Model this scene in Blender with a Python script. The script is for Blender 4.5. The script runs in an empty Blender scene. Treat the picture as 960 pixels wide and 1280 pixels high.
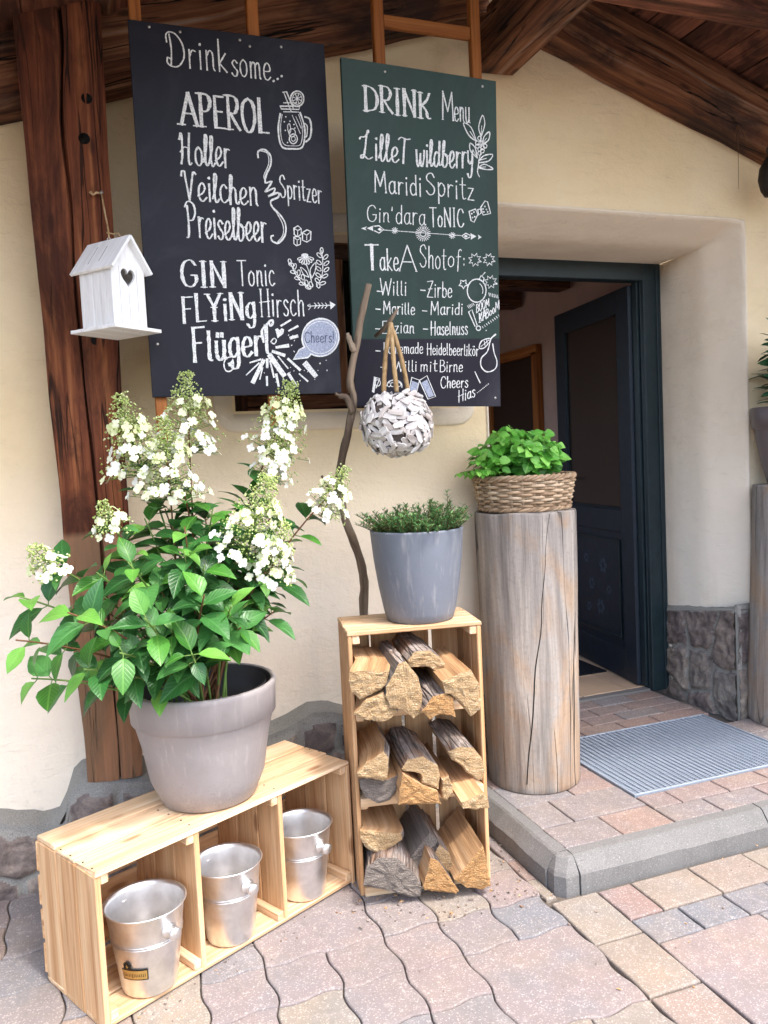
import bpy, math, random
from math import sin, cos, pi, radians as rad
from mathutils import Vector, Matrix, noise
V = Vector
C = bpy.context.scene.collection
sc = bpy.context.scene

# ------------------------------------------------------------------ camera, sky, sun, exposure
EYE = 1.36
YAW, PITCH, ROLL = rad(19.6713), rad(4.0102), rad(-2.7671)
f_ = V((sin(YAW)*cos(PITCH), cos(YAW)*cos(PITCH), -sin(PITCH)))
r0 = V((cos(YAW), -sin(YAW), 0)); u0 = r0.cross(f_)
r_ = cos(ROLL)*r0 + sin(ROLL)*u0; u_ = -sin(ROLL)*r0 + cos(ROLL)*u0
cd = bpy.data.cameras.new('camera'); cam = bpy.data.objects.new('camera', cd); C.objects.link(cam)
cd.sensor_fit = 'HORIZONTAL'; cd.sensor_width = 36; cd.lens = 36*1000.8/960
cd.clip_start = 0.02; cd.clip_end = 400
cam.matrix_world = Matrix(((r_.x, u_.x, -f_.x, 0), (r_.y, u_.y, -f_.y, 0), (r_.z, u_.z, -f_.z, EYE), (0, 0, 0, 1)))
sc.camera = cam

SUN_EL, SUN_AZ = rad(62), rad(28)      # azimuth measured from the wall normal towards the right
to_sun = V((sin(SUN_AZ)*cos(SUN_EL), -cos(SUN_AZ)*cos(SUN_EL), sin(SUN_EL)))
w = bpy.data.worlds.new('World'); sc.world = w; w.use_nodes = True
nt = w.node_tree; nt.nodes.clear()
sky = nt.nodes.new('ShaderNodeTexSky'); sky.sky_type = 'NISHITA'; sky.sun_disc = False
sky.sun_elevation = SUN_EL; sky.sun_rotation = math.atan2(to_sun.x, to_sun.y)
sky.air_density = 1.0; sky.dust_density = 4.0; sky.ozone_density = 1.0
bg = nt.nodes.new('ShaderNodeBackground'); bg.inputs[1].default_value = 0.15
wo = nt.nodes.new('ShaderNodeOutputWorld')
nt.links.new(sky.outputs[0], bg.inputs[0]); nt.links.new(bg.outputs[0], wo.inputs[0])
sl = bpy.data.lights.new('sun', 'SUN'); sl.energy = .7; sl.angle = rad(4); sl.color = (1, .985, .965)
so = bpy.data.objects.new('sun', sl); C.objects.link(so); so.location = (2, -4, 8)
so.rotation_euler = to_sun.to_track_quat('Z', 'Y').to_euler()
sc.view_settings.view_transform = 'Standard'; sc.view_settings.look = 'None'
sc.view_settings.exposure = 2.28; sc.view_settings.gamma = 1.0
sc.cycles.use_denoising = True
sc.cycles.max_bounces = 8; sc.cycles.diffuse_bounces = 5

# ------------------------------------------------------------------ mesh builder
R = random.Random(7)
def rr(a, b): return R.uniform(a, b)

class MB:
    """collects primitives; every vertex carries tc (grain coordinates) and rnd (one number per primitive)"""
    def __init__(s): s.v = []; s.f = []; s.tc = []; s.rn = []; s.mi = []; s.sm = []
    def add(s, vs, fs, tcs=None, m=0, smooth=False, rnd=None):
        o = len(s.v); rnd = R.random() if rnd is None else rnd
        s.v += [V(p) for p in vs]; s.tc += [tuple(t) for t in (tcs or vs)]; s.rn += [rnd]*len(vs)
        for k, f in enumerate(fs):
            s.f.append([o+i for i in f]); s.mi.append(m[k] if isinstance(m, (list, tuple)) else m); s.sm.append(smooth)
    def box(s, c, size, X=(1, 0, 0), Y=(0, 1, 0), b=.0015, grain=0, m=0, wob=0, rnd=None):
        """box centred at c with axes X, Y (unit), size along X, Y, XxY; grain = axis the wood grain follows"""
        X = V(X).normalized(); Y = V(Y).normalized(); Z = X.cross(Y); A = (X, Y, Z); c = V(c)
        h = [size[0]/2, size[1]/2, size[2]/2]; b = min(b, *(q*.45 for q in h))
        off = V((rr(0, 40), rr(0, 40), rr(0, 40))); vs = []; tc = []; ix = {}
        for sx in (-1, 1):
            for sy in (-1, 1):
                for sz in (-1, 1):
                    sg = (sx, sy, sz)
                    jit = V((rr(-wob, wob), rr(-wob, wob), rr(-wob, wob)))
                    for k in range(3):
                        loc = V([sg[i]*(h[i]-(0 if i == k else b)) for i in range(3)])+jit
                        ix[sg, k] = len(vs); vs.append(c+A[0]*loc.x+A[1]*loc.y+A[2]*loc.z)
                        o = [loc[grain], loc[(grain+1) % 3], loc[(grain+2) % 3]]
                        tc.append(V(o)+off)
        fs = []
        for k in range(3):
            i, j = (k+1) % 3, (k+2) % 3
            for sk in (-1, 1):
                q = []
                for a, bb in ((-1, -1), (1, -1), (1, 1), (-1, 1)):
                    sg = [0, 0, 0]; sg[k] = sk; sg[i] = a; sg[j] = bb; q.append(ix[tuple(sg), k])
                fs.append(q if sk > 0 else q[::-1])
        for k in range(3):
            i, j = (k+1) % 3, (k+2) % 3
            for a in (-1, 1):
                for bb in (-1, 1):
                    q = []
                    for t, ax in ((-1, i), (-1, j), (1, j), (1, i)):
                        sg = [0, 0, 0]; sg[k] = t; sg[i] = a; sg[j] = bb; q.append(ix[tuple(sg), ax])
                    fs.append(q if a*bb < 0 else q[::-1])
        for sg in [(x, y, z) for x in (-1, 1) for y in (-1, 1) for z in (-1, 1)]:
            q = [ix[sg, 0], ix[sg, 1], ix[sg, 2]]
            fs.append(q if sg[0]*sg[1]*sg[2] > 0 else q[::-1])
        s.add(vs, fs, tc, m, False, rnd)
    def tube(s, pts, rad_, n=8, m=0, cap=True, smooth=True, rnd=None, wob=0, flat=1.0):
        pts = [V(p) for p in pts]; N = len(pts)
        if not isinstance(rad_, (list, tuple)): rad_ = [rad_]*N
        off = V((rr(0, 40), rr(0, 40), rr(0, 40))); vs = []; tc = []; fs = []
        t0 = (pts[1]-pts[0]).normalized(); up = V((0, 0, 1)) if abs(t0.z) < .9 else V((0, 1, 0))
        nrm = (up-t0*up.dot(t0)).normalized(); L = 0
        for i, p in enumerate(pts):
            t = (pts[min(i+1, N-1)]-pts[max(i-1, 0)]).normalized()
            nrm = (nrm-t*nrm.dot(t)).normalized(); bn = t.cross(nrm)
            if i: L += (p-pts[i-1]).length
            for k in range(n):
                a = 2*pi*k/n; rr_ = rad_[i]*(1+(rr(-wob, wob) if wob else 0))
                d = nrm*cos(a)*rr_+bn*sin(a)*rr_*flat
                vs.append(p+d); tc.append(off+V((L, cos(a)*rr_, sin(a)*rr_)))
        for i in range(N-1):
            for k in range(n):
                k2 = (k+1) % n; fs.append([i*n+k, i*n+k2, (i+1)*n+k2, (i+1)*n+k])
        if cap: fs.append(list(range(n))[::-1]); fs.append([(N-1)*n+k for k in range(n)])
        s.add(vs, fs, tc, m, smooth, rnd)
    def lathe(s, prof, c=(0, 0, 0), n=40, axis=(0, 0, 1), m=0, smooth=True, wob=None, rnd=None, closed=False):
        Z = V(axis).normalized(); X = (V((1, 0, 0))-Z*Z.x); X = X.normalized() if X.length > .1 else V((0, 1, 0)); X = (X-Z*X.dot(Z)).normalized(); Y = Z.cross(X)
        c = V(c); vs = []; fs = []; tc = []
        for i, (r, z) in enumerate(prof):
            for k in range(n):
                a = 2*pi*k/n; q = r*(1+(wob(a, z) if wob else 0))
                vs.append(c+X*cos(a)*q+Y*sin(a)*q+Z*z); tc.append((z, cos(a)*r, sin(a)*r))
        for i in range(len(prof)-1):
            for k in range(n):
                k2 = (k+1) % n; fs.append([i*n+k, i*n+k2, (i+1)*n+k2, (i+1)*n+k])
        if not closed:
            if prof[0][0] > 1e-6: fs.append(list(range(n))[::-1])
            if prof[-1][0] > 1e-6: fs.append([(len(prof)-1)*n+k for k in range(n)])
        s.add(vs, fs, tc, m, smooth, rnd)
    def prism(s, poly, o, X, Y, D, m=0, msides=None, rnd=None, mcap=None):
        """polygon (a,b) at o+aX+bY extruded along vector D"""
        o = V(o); X = V(X); Y = V(Y); D = V(D); n = len(poly)
        vs = [o+X*a+Y*b for a, b in poly]+[o+X*a+Y*b+D for a, b in poly]
        fs = [list(range(n)), [n+k for k in range(n)][::-1]]+[[k, n+k, n+(k+1) % n, (k+1) % n] for k in range(n)]
        if X.cross(Y).dot(D) > 0: fs = [f[::-1] for f in fs]
        s.add(vs, fs, None, m, False, rnd)
    def quad(s, a, b, c, d, m=0): s.add([a, b, c, d], [[0, 1, 2, 3]], None, m)
    def build(s, name, mats, parent=None):
        me = bpy.data.meshes.new(name); base = V((0, 0, 0)); q = parent
        while q: base += q.location; q = q.parent
        me.from_pydata([tuple(p-base) for p in s.v], [], s.f)
        if not isinstance(mats, (list, tuple)): mats = [mats]
        for mt in mats: me.materials.append(mt)
        me.polygons.foreach_set('material_index', s.mi); me.polygons.foreach_set('use_smooth', s.sm)
        a = me.attributes.new('tc', 'FLOAT_VECTOR', 'POINT'); a.data.foreach_set('vector', [x for t in s.tc for x in t])
        a = me.attributes.new('rnd', 'FLOAT', 'POINT'); a.data.foreach_set('value', s.rn)
        me.update()
        o = bpy.data.objects.new(name, me); C.objects.link(o)
        if parent: o.parent = parent
        return o

def tag(o, label=None, cat=None, group=None, kind=None):
    if label: o['label'] = label
    if cat: o['category'] = cat
    if group: o['group'] = group
    if kind: o['kind'] = kind
    return o
def thing(name, label, cat, loc, group=None):
    o = bpy.data.objects.new(name, None); C.objects.link(o); o.location = loc; o.empty_display_size = .05
    return tag(o, label, cat, group)

# ------------------------------------------------------------------ materials
def lin(h):
    h = h.lstrip('#'); out = []
    for i in (0, 2, 4):
        x = int(h[i:i+2], 16)/255; out.append(x/12.92 if x <= .04045 else ((x+.055)/1.055)**2.4)
    return (*out, 1)
class Mat:
    def __init__(s, name, rough=.7, spec=.3, metal=0):
        s.m = bpy.data.materials.new(name); s.m.use_nodes = True; s.nt = s.m.node_tree
        s.b = s.nt.nodes['Principled BSDF']; s.out = s.nt.nodes['Material Output']
        s.b.inputs['Roughness'].default_value = rough; s.b.inputs['Metallic'].default_value = metal
        s.b.inputs['Specular IOR Level'].default_value = spec
    def n(s, t, **kw):
        x = s.nt.nodes.new('ShaderNode'+t)
        for k, v in kw.items():
            if k in x.inputs: s.inp(x.inputs[k], v)
            elif k[0] == 'i' and k[1:].isdigit(): s.inp(x.inputs[int(k[1:])], v)
            else: setattr(x, k, v)
        return x
    def inp(s, i, v):
        if isinstance(v, bpy.types.NodeSocket): s.nt.links.new(v, i)
        else: i.default_value = v
    def attr(s, name, o='Vector'): return s.n('Attribute', attribute_name=name).outputs[o]
    def scale(s, vec, sc_, off=(0, 0, 0)):
        return s.n('Mapping', i0=vec, i1=off, i3=sc_).outputs[0]
    def pos(s): return s.n('NewGeometry').outputs['Position']
    def noise(s, vec, scale=5, detail=6, rough=.6, dist=0, o=0):
        return s.n('TexNoise', Vector=vec, Scale=scale, Detail=detail, Roughness=rough, Distortion=dist).outputs[o]
    def vor(s, vec, scale=5, feat='F1', o=0, rnd=1.0):
        x = s.n('TexVoronoi', feature=feat); s.inp(x.inputs['Vector'], vec); s.inp(x.inputs['Scale'], scale); s.inp(x.inputs['Randomness'], rnd); return x.outputs[o]
    def ramp(s, fac, stops, interp='LINEAR'):
        x = s.n('ValToRGB', i0=fac); e = x.color_ramp.elements; x.color_ramp.interpolation = interp
        while len(e) < len(stops): e.new(.5)
        for k, (p, c) in enumerate(stops):
            e[k].position = p; e[k].color = lin(c) if isinstance(c, str) else ((c, c, c, 1) if not isinstance(c, tuple) else c)
        return x.outputs[0]
    def mix(s, fac, a, b, mode='MIX'):
        x = s.n('Mix', data_type='RGBA', blend_type=mode); s.inp(x.inputs[0], fac)
        for i, v in ((6, a), (7, b)): s.inp(x.inputs[i], lin(v) if isinstance(v, str) else v)
        return x.outputs[2]
    def math(s, op, a, b=0.0, c=0.0):
        x = s.n('Math', operation=op); s.inp(x.inputs[0], a); s.inp(x.inputs[1], b)
        if op in ('MULTIPLY_ADD', 'SMOOTH_MIN', 'SMOOTH_MAX'): s.inp(x.inputs[2], c)
        return x.outputs[0]
    def sep(s, v): return s.n('SeparateXYZ', i0=v).outputs
    def color(s, c): s.inp(s.b.inputs['Base Color'], lin(c) if isinstance(c, str) else c); return s
    def rough(s, v): s.inp(s.b.inputs['Roughness'], v); return s
    def bump(s, h, strength=.5, dist=.01, prev=None):
        x = s.n('Bump', Strength=strength, Distance=dist, Height=h)
        if prev is not None: s.inp(x.inputs['Normal'], prev)
        s.inp(s.b.inputs['Normal'], x.outputs[0]); return x.outputs[0]

def m_plain(name, c, rough=.6, spec=.3, metal=0, var=.12, scale=40, bump=.1):
    M = Mat(name, rough, spec, metal); p = M.attr('tc'); nz = M.noise(p, scale, 5)
    l = lin(c); d = tuple(x*(1-var) for x in l[:3])+(1,); u = tuple(min(1, x*(1+var)) for x in l[:3])+(1,)
    M.color(M.ramp(nz, [(.3, d), (.7, u)]))
    if bump: M.bump(M.noise(p, scale*3, 4), bump, .004)
    return M.m
def m_wood(name, stops, fibre=150, rough=.75, bump=.35, knots=None, tint=.25, stretch=1.6, dark=None, cracks=0):
    """grain follows tc.x"""
    M = Mat(name, rough, .25); tc = M.attr('tc'); rn = M.attr('rnd', 'Fac')
    warp = M.noise(M.scale(tc, (2.5, 9, 9)), 1, 3, o=1)
    tw = M.mix(.018, tc, warp, 'ADD')
    g = M.noise(M.scale(tw, (stretch, 30, 30)), 1, 7, .62, .8)
    col = M.ramp(g, stops)
    fb = M.noise(M.scale(tc, (4, fibre, fibre)), 1, 4, .7)
    col = M.mix(.55, col, M.ramp(fb, [(.25, (.5, .47, .45, 1)), (.6, (1, 1, 1, 1))]), 'MULTIPLY')
    t = M.ramp(rn, [(0, (1-tint, 1-tint*1.05, 1-tint*1.1, 1)), (1, (1.0, 1.0, 1.0, 1))])
    col = M.mix(1, col, t, 'MULTIPLY')
    h = M.math('ADD', M.math('MULTIPLY', g, .6), M.math('MULTIPLY', fb, .6))
    if knots:
        k = M.vor(M.scale(tc, (4.5, 13, 13)), 1, 'F1', 0); kr = M.ramp(k, [(0, 1.0), (.1, .75), (.17, 0.0)])
        col = M.mix(kr, col, M.mix(.75, col, knots))
    if dark:
        d = M.noise(M.scale(tc, (1.8, 6, 6)), 1, 6, .68, .5); dr = M.ramp(d, [(.46, 0.0), (.6, 1.0)])
        col = M.mix(dr, col, M.mix(.8, col, dark))
    if cracks:
        cr = M.noise(M.scale(tw, (.9, 24, 24)), 1, 2, .4); cr = M.math('ABSOLUTE', M.math('SUBTRACT', cr, .5))
        ck = M.ramp(cr, [(0, 1.0), (.006, 1.0), (.014, 0.0)])
        mk = M.ramp(M.noise(M.scale(tc, (1.5, 8, 8), (3, 3, 3)), 1, 2), [(.45, 0.0), (.55, cracks)])
        ck = M.math('MULTIPLY', ck, mk); col = M.mix(ck, col, '#0d0806'); h = M.math('SUBTRACT', h, M.math('MULTIPLY', ck, 1.5))
    M.color(col); M.bump(h, bump, .004); return M.m

def m_plaster(name, a, b, streak=1.0):
    M = Mat(name, .88, .15); p = M.pos()
    big = M.noise(p, 1.3, 4, .6); mid = M.noise(M.scale(p, (5, 5, 7)), 1, 6, .68)
    col = M.mix(M.ramp(big, [(.35, 0.0), (.65, 1.0)]), a, b)
    col = M.mix(M.math('MULTIPLY', M.ramp(mid, [(.5, 0.0), (.8, .5)]), 1), col, M.mix(.35, col, '#a98f6a'))
    # plaster colour turns paler towards the bottom of the wall
    z = M.sep(p)[2]; low = M.ramp(M.math('ADD', M.math('MULTIPLY', z, .6), M.math('MULTIPLY', big, .35)), [(.72, 1.0), (1.35, 0.0)])
    col = M.mix(M.math('MULTIPLY', low, .85), col, '#ece2d2')
    tro = M.noise(M.scale(p, (7, 7, 17)), 1, 6, .68, .8); fine = M.noise(p, 130, 4, .7)
    scr = M.ramp(M.noise(M.scale(p, (11, 11, 48), (2, 2, 2)), 1, 4, .6, .8), [(.30, 0.0), (.36, 1.0)])
    lump = M.noise(p, 9, 3)
    h = M.math('ADD', M.math('MULTIPLY', tro, .6*streak), M.math('ADD', M.math('MULTIPLY', fine, .22), M.math('ADD', M.math('MULTIPLY', lump, .8), M.math('MULTIPLY', scr, .12*streak))))
    col = M.mix(M.math('MULTIPLY', M.math('SUBTRACT', 1.0, scr), .06*streak), col, '#8d7a5c')
    st = M.noise(M.scale(p, (9, 9, .8)), 1, 4, .6); dr = M.math('MULTIPLY', M.ramp(st, [(.52, 0.0), (.7, .25)]), M.ramp(z, [(.3, 1.0), (1.0, 0.0)])); col = M.mix(dr, col, '#a89f90')
    spl = M.noise(p, 26, 6, .75); col = M.mix(M.math('MULTIPLY', M.ramp(spl, [(.55, 0.0), (.7, .22)]), M.ramp(z, [(.25, 1.0), (.62, 0.0)])), col, '#8f887d')
    ck = M.math('ABSOLUTE', M.math('SUBTRACT', M.noise(M.scale(p, (2.2, 2.2, 5), (1, 7, 3)), 1, 6, .62, .6), .5)); cf = M.math('MULTIPLY', M.ramp(ck, [(0, 1.0), (.0015, .8), (.004, 0.0)]), M.ramp(M.noise(p, 1.9, 2), [(.55, 0.0), (.63, .16)])); col = M.mix(cf, col, '#7a6a52')
    M.color(col); M.bump(h, .75, .011); return M.m
def m_stone(name, stops, sc_=9):
    M = Mat(name, .8, .3); p = M.pos(); rn = M.attr('rnd', 'Fac')
    n1 = M.noise(p, sc_, 7, .65, .6); col = M.ramp(n1, stops)
    n2 = M.noise(p, sc_*9, 5, .7); col = M.mix(.5, col, M.ramp(n2, [(.3, (.45, .43, .42, 1)), (.65, (1, 1, 1, 1))]), 'MULTIPLY')
    col = M.mix(1, col, M.ramp(rn, [(0, (.78, .74, .76, 1)), (.5, (1, .95, .9, 1)), (1, (.95, 1, 1, 1))]), 'MULTIPLY')
    M.color(col); M.bump(M.math('ADD', n1, M.math('MULTIPLY', n2, .4)), .7, .012); return M.m
def m_concrete(name, a, b, pale='#c9c4ba'):
    M = Mat(name, .9, .2); p = M.pos(); n1 = M.noise(p, 6, 6, .6); n2 = M.noise(p, 260, 3, .7)
    col = M.mix(n1, a, b); col = M.mix(M.ramp(n2, [(.35, .45), (.5, 0.0)]), col, '#4c4a48'); col = M.mix(M.ramp(n2, [(.6, 0.0), (.72, .6)]), col, pale)
    M.color(col); M.bump(M.math('ADD', M.math('MULTIPLY', n2, .5), n1), .35, .004); return M.m
def m_paver(name, stops):
    M = Mat(name, .85, .25); p = M.pos(); rn = M.attr('rnd', 'Fac')
    base = M.ramp(rn, stops)
    blot = M.noise(p, 7, 4, .55); hue = M.noise(p, 3.3, 3)
    col = M.mix(M.ramp(blot, [(.35, .0), (.75, .4)]), base, M.mix(M.ramp(hue, [(.4, 0.0), (.6, 1.0)]), '#6f767c', '#968470'))
    g1 = M.noise(p, 420, 2, .8); g2 = M.vor(p, 330, 'F1', 1)
    col = M.mix(M.ramp(g1, [(.3, .55), (.48, 0.0)]), col, '#6f625f')
    col = M.mix(M.ramp(M.sep(g2)[0], [(.84, 0.0), (.95, .32)]), col, '#cfc6be')
    dirt = M.noise(p, 5.5, 7, .7); col = M.mix(M.ramp(dirt, [(.48, 0.0), (.7, .45)]), col, '#6a645e')
    st = M.noise(p, 38, 5, .65); col = M.mix(M.ramp(st, [(.56, 0.0), (.72, .35)]), col, '#b0a9a2'); col = M.mix(M.ramp(st, [(.3, .35), (.42, 0.0)]), col, '#5d5854')
    M.color(col); M.bump(M.math('ADD', g1, M.math('MULTIPLY', blot, .8)), .4, .003); return M.m
def m_leaf(name, dark, mid, light, rough=.38, veins=9, trans=.3):
    M = Mat(name, rough, .45); tc = M.attr('tc'); rn = M.attr('rnd', 'Fac'); x, y, z = M.sep(tc)
    col = M.ramp(rn, [(0, dark), (.55, mid), (1, light)])
    ay = M.math('ABSOLUTE', y)
    ph = M.math('FRACT', M.math('MULTIPLY', M.math('SUBTRACT', x, M.math('MULTIPLY', ay, .45)), veins))
    vein = M.ramp(M.math('ABSOLUTE', M.math('SUBTRACT', ph, .5)), [(0, 1.0), (.08, .6), (.22, 0.0)])
    mid_ = M.ramp(ay, [(0, 1.0), (.05, 1.0), (.1, 0.0)])
    vv = M.math('MAXIMUM', M.math('MULTIPLY', vein, .45), mid_)
    col = M.mix(M.math('MULTIPLY', vv, .45), col, light)
    bl = M.noise(M.pos(), 30, 3); col = M.mix(M.ramp(bl, [(.45, 0.0), (.8, .35)]), col, dark)
    M.color(col); M.bump(M.math('SUBTRACT', 1.0, vv), .35, .003)
    tr = M.n('BsdfTranslucent', i0=M.mix(.5, col, light)); mx = M.n('MixShader', i0=trans, i1=M.b.outputs[0], i2=tr.outputs[0])
    M.nt.links.new(mx.outputs[0], M.out.inputs[0]); return M.m
def m_stump():
    M = Mat('weathered_log', .85, .2); tc = M.attr('tc'); p = M.pos(); z = M.sep(p)[2]
    fb = M.noise(M.scale(tc, (3, 90, 90)), 1, 5, .7); g = M.noise(M.scale(tc, (1.2, 14, 14)), 1, 6, .6, .6)
    col = M.ramp(g, [(.25, '#645f5a'), (.5, '#979089'), (.75, '#bab1a6')])
    warm = M.noise(M.scale(p, (7, 7, 3.2)), 1, 5, .6, .7); low = M.ramp(z, [(.2, .12), (.7, .08), (.95, 0.0)])
    wm = M.ramp(M.math('ADD', warm, low), [(.53, 0.0), (.72, 1.0)])
    col = M.mix(M.math('MULTIPLY', wm, .58), col, M.ramp(g, [(.3, '#8f6b4a'), (.7, '#bb9870')]))
    col = M.mix(.55, col, M.ramp(fb, [(.25, (.5, .48, .46, 1)), (.6, (1, 1, 1, 1))]), 'MULTIPLY')
    spk = M.noise(p, 70, 5, .7); col = M.mix(M.ramp(spk, [(.5, 0.0), (.75, .4)]), col, '#6b655f')
    cr = M.math('ABSOLUTE', M.math('SUBTRACT', M.noise(M.scale(tc, (.7, 11, 11)), 1, 2, .4), .5))
    ck = M.math('MULTIPLY', M.ramp(cr, [(0, 1.0), (.0025, 1.0), (.007, 0.0)]), M.ramp(M.noise(M.scale(tc, (1.2, 5, 5), (5, 1, 2)), 1, 2), [(.46, 0.0), (.54, .9)]))
    col = M.mix(ck, col, '#1c1815'); M.color(col)
    h = M.math('SUBTRACT', M.math('ADD', M.math('MULTIPLY', fb, .5), g), M.math('MULTIPLY', ck, 2.0)); M.bump(h, .9, .007); return M.m
def m_endgrain(name, a, b, c):
    M = Mat(name, .85, .15); p = M.pos()
    n1 = M.noise(p, 330, 3, .8); n2 = M.noise(M.scale(p, (40, 40, 420)), 1, 3, .7); n3 = M.noise(p, 16, 4)
    tc = M.attr('tc'); rg = M.math('FRACT', M.math('MULTIPLY', M.math('ADD', M.n('VectorMath', operation='LENGTH', i0=M.scale(tc, (0, 1, 1))).outputs[1], M.math('MULTIPLY', n3, .02)), 130.0))
    col = M.ramp(M.math('ADD', M.math('MULTIPLY', n1, .62), M.math('MULTIPLY', n2, .38)), [(.34, a), (.5, b), (.62, c)])
    col = M.mix(M.ramp(rg, [(0, .35), (.25, 0.0), (.8, 0.0), (1, .35)]), col, a); col = M.mix(M.ramp(n3, [(.5, 0.0), (.75, .4)]), col, a)
    M.color(col); M.bump(M.math('ADD', n1, M.math('MULTIPLY', n2, 1.4)), 1.0, .008); return M.m
def m_bark():
    M = Mat('bark', .9, .15); tc = M.attr('tc')
    n1 = M.noise(M.scale(tc, (6, 26, 26)), 1, 6, .65, 1.0); n2 = M.vor(M.mix(.12, M.scale(tc, (4, 60, 60)), M.noise(M.scale(tc, (10, 40, 40)), 1, 4, o=1), 'ADD'), 1, 'DISTANCE_TO_EDGE')
    col = M.ramp(n1, [(.3, '#5a504a'), (.52, '#8a7e76'), (.72, '#b3a89f')]); col = M.mix(M.ramp(n2, [(0, .5), (.10, 0.0)]), col, '#2a2320')
    n3 = M.noise(M.scale(tc, (4, 9, 9)), 1, 4); col = M.mix(M.ramp(n3, [(.52, 0.0), (.66, .7)]), col, '#8a6547')
    M.color(col); M.bump(M.math('ADD', n1, M.ramp(n2, [(0, 0.0), (.2, 1.0)])), .9, .006); return M.m

PINE = m_wood('crate_pine', [(.28, '#b98b5e'), (.5, '#dab892'), (.72, '#ead4b4')], 170, .65, .2, '#7d4a22', .14, 1.3)
PINE_D = m_wood('crate_pine_side', [(.28, '#b07f52'), (.5, '#d0a67a'), (.72, '#e2c19a')], 170, .65, .2, '#6d3d1a', .14, 1.3)
OLDWOOD = m_wood('old_beam_wood', [(.28, '#37231b'), (.46, '#6c432c'), (.6, '#8f6346'), (.75, '#94877c')], 60, .85, .9, '#1c0e0a', .1, .8, '#292120', 1.0)
POSTWOOD = m_wood('post_wood', [(.3, '#2c160e'), (.46, '#663622'), (.6, '#7f4a2e'), (.75, '#a66c43')], 60, .85, 1.0, '#1a0c08', .05, .7, '#331910', .8)
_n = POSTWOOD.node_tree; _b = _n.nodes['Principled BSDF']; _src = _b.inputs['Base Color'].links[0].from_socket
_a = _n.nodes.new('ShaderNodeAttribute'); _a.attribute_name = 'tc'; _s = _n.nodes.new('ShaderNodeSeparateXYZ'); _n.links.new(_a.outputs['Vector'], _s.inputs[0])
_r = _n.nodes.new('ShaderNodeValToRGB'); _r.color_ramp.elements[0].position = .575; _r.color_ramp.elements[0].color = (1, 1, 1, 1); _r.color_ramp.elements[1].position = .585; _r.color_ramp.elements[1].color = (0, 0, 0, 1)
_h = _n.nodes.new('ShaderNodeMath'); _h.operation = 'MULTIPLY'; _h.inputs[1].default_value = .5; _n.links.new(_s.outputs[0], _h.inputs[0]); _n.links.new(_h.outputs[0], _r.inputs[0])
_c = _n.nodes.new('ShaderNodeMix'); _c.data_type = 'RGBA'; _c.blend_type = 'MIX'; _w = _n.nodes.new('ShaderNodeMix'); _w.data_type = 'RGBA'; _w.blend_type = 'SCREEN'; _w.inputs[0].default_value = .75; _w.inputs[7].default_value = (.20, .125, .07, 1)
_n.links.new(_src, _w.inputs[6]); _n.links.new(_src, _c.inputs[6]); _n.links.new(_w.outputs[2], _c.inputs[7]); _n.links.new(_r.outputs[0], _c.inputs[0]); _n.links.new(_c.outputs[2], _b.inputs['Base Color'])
BOARDWOOD = m_wood('roof_board_wood', [(.3, '#5a3527'), (.5, '#8a5640'), (.72, '#a56e54')], 130, .75, .4, '#221009', .35, 1.3, '#2a1812', .4)
LATH = m_wood('lath_wood', [(.3, '#7a4322'), (.5, '#a4632f'), (.72, '#bd7d45')], 160, .6, .3, None, .2, 1.4)
PLASTER = m_plaster('cream_plaster', '#e8d0a6', '#edd9b6')
PLASTER2 = m_plaster('pale_surround_plaster', '#e4d4bd', '#eadcc8', 1.0)
HALLP = m_plain('hall_plaster', '#b89c90', .9, .1, 0, .08, 6, .1)
MORTAR = m_concrete('mortar', '#7d7c77', '#a09d95')
STONE = m_stone('rubble_stone', [(.3, '#5c5554'), (.5, '#8a807a'), (.7, '#b0a598')], 14)
KERB = m_concrete('kerb_concrete', '#62615f', '#787674', '#b4b0aa')
PAVER = m_paver('paver_concrete', [(0, '#6a6c71'), (.3, '#7c7473'), (.5, '#807371'), (.7, '#757070'), (.85, '#857b6e'), (1, '#846e67')])
PAVER2 = m_paver('landing_clinker', [(0, '#747274'), (.25, '#7c706d'), (.5, '#836f69'), (.75, '#877067'), (1, '#787576')])
SAND = m_concrete('joint_sand', '#4b443d', '#6a6158', '#8d8378')
STUMP = m_stump()
BARK = m_bark()
SPLIT = m_wood('split_wood', [(.3, '#9c7450'), (.5, '#c59c70'), (.72, '#dfbd95')], 130, .8, .8, None, .3, 1.2)
SPLIT_G = m_wood('split_wood_grey', [(.3, '#6f6863'), (.5, '#8d857d'), (.72, '#aaa096')], 130, .85, .8, None, .3, 1.2)
ENDG = m_endgrain('sawn_end', '#8a6848', '#c7a679', '#ead6b4')
ENDG2 = m_endgrain('sawn_end_orange', '#8a6140', '#c2935f', '#e0bd8c')
ENDG_G = m_endgrain('sawn_end_grey', '#5f5750', '#8a8078', '#a89e93')
CHALK = Mat('chalk_white', .95, .1); _p = CHALK.pos(); CHALK.color(CHALK.ramp(CHALK.noise(_p, 260, 3, .7), [(.3, '#8e8e8c'), (.5, '#d9d9d6'), (.7, '#eeeeea')])); CHALK = CHALK.m
CHALK_D = m_plain('chalk_faint', '#9aa0b0', .95, .1, 0, .35, 200, 0)
CHALK_K = m_plain('chalk_dark_writing', '#4c5062', .95, .1)
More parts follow.
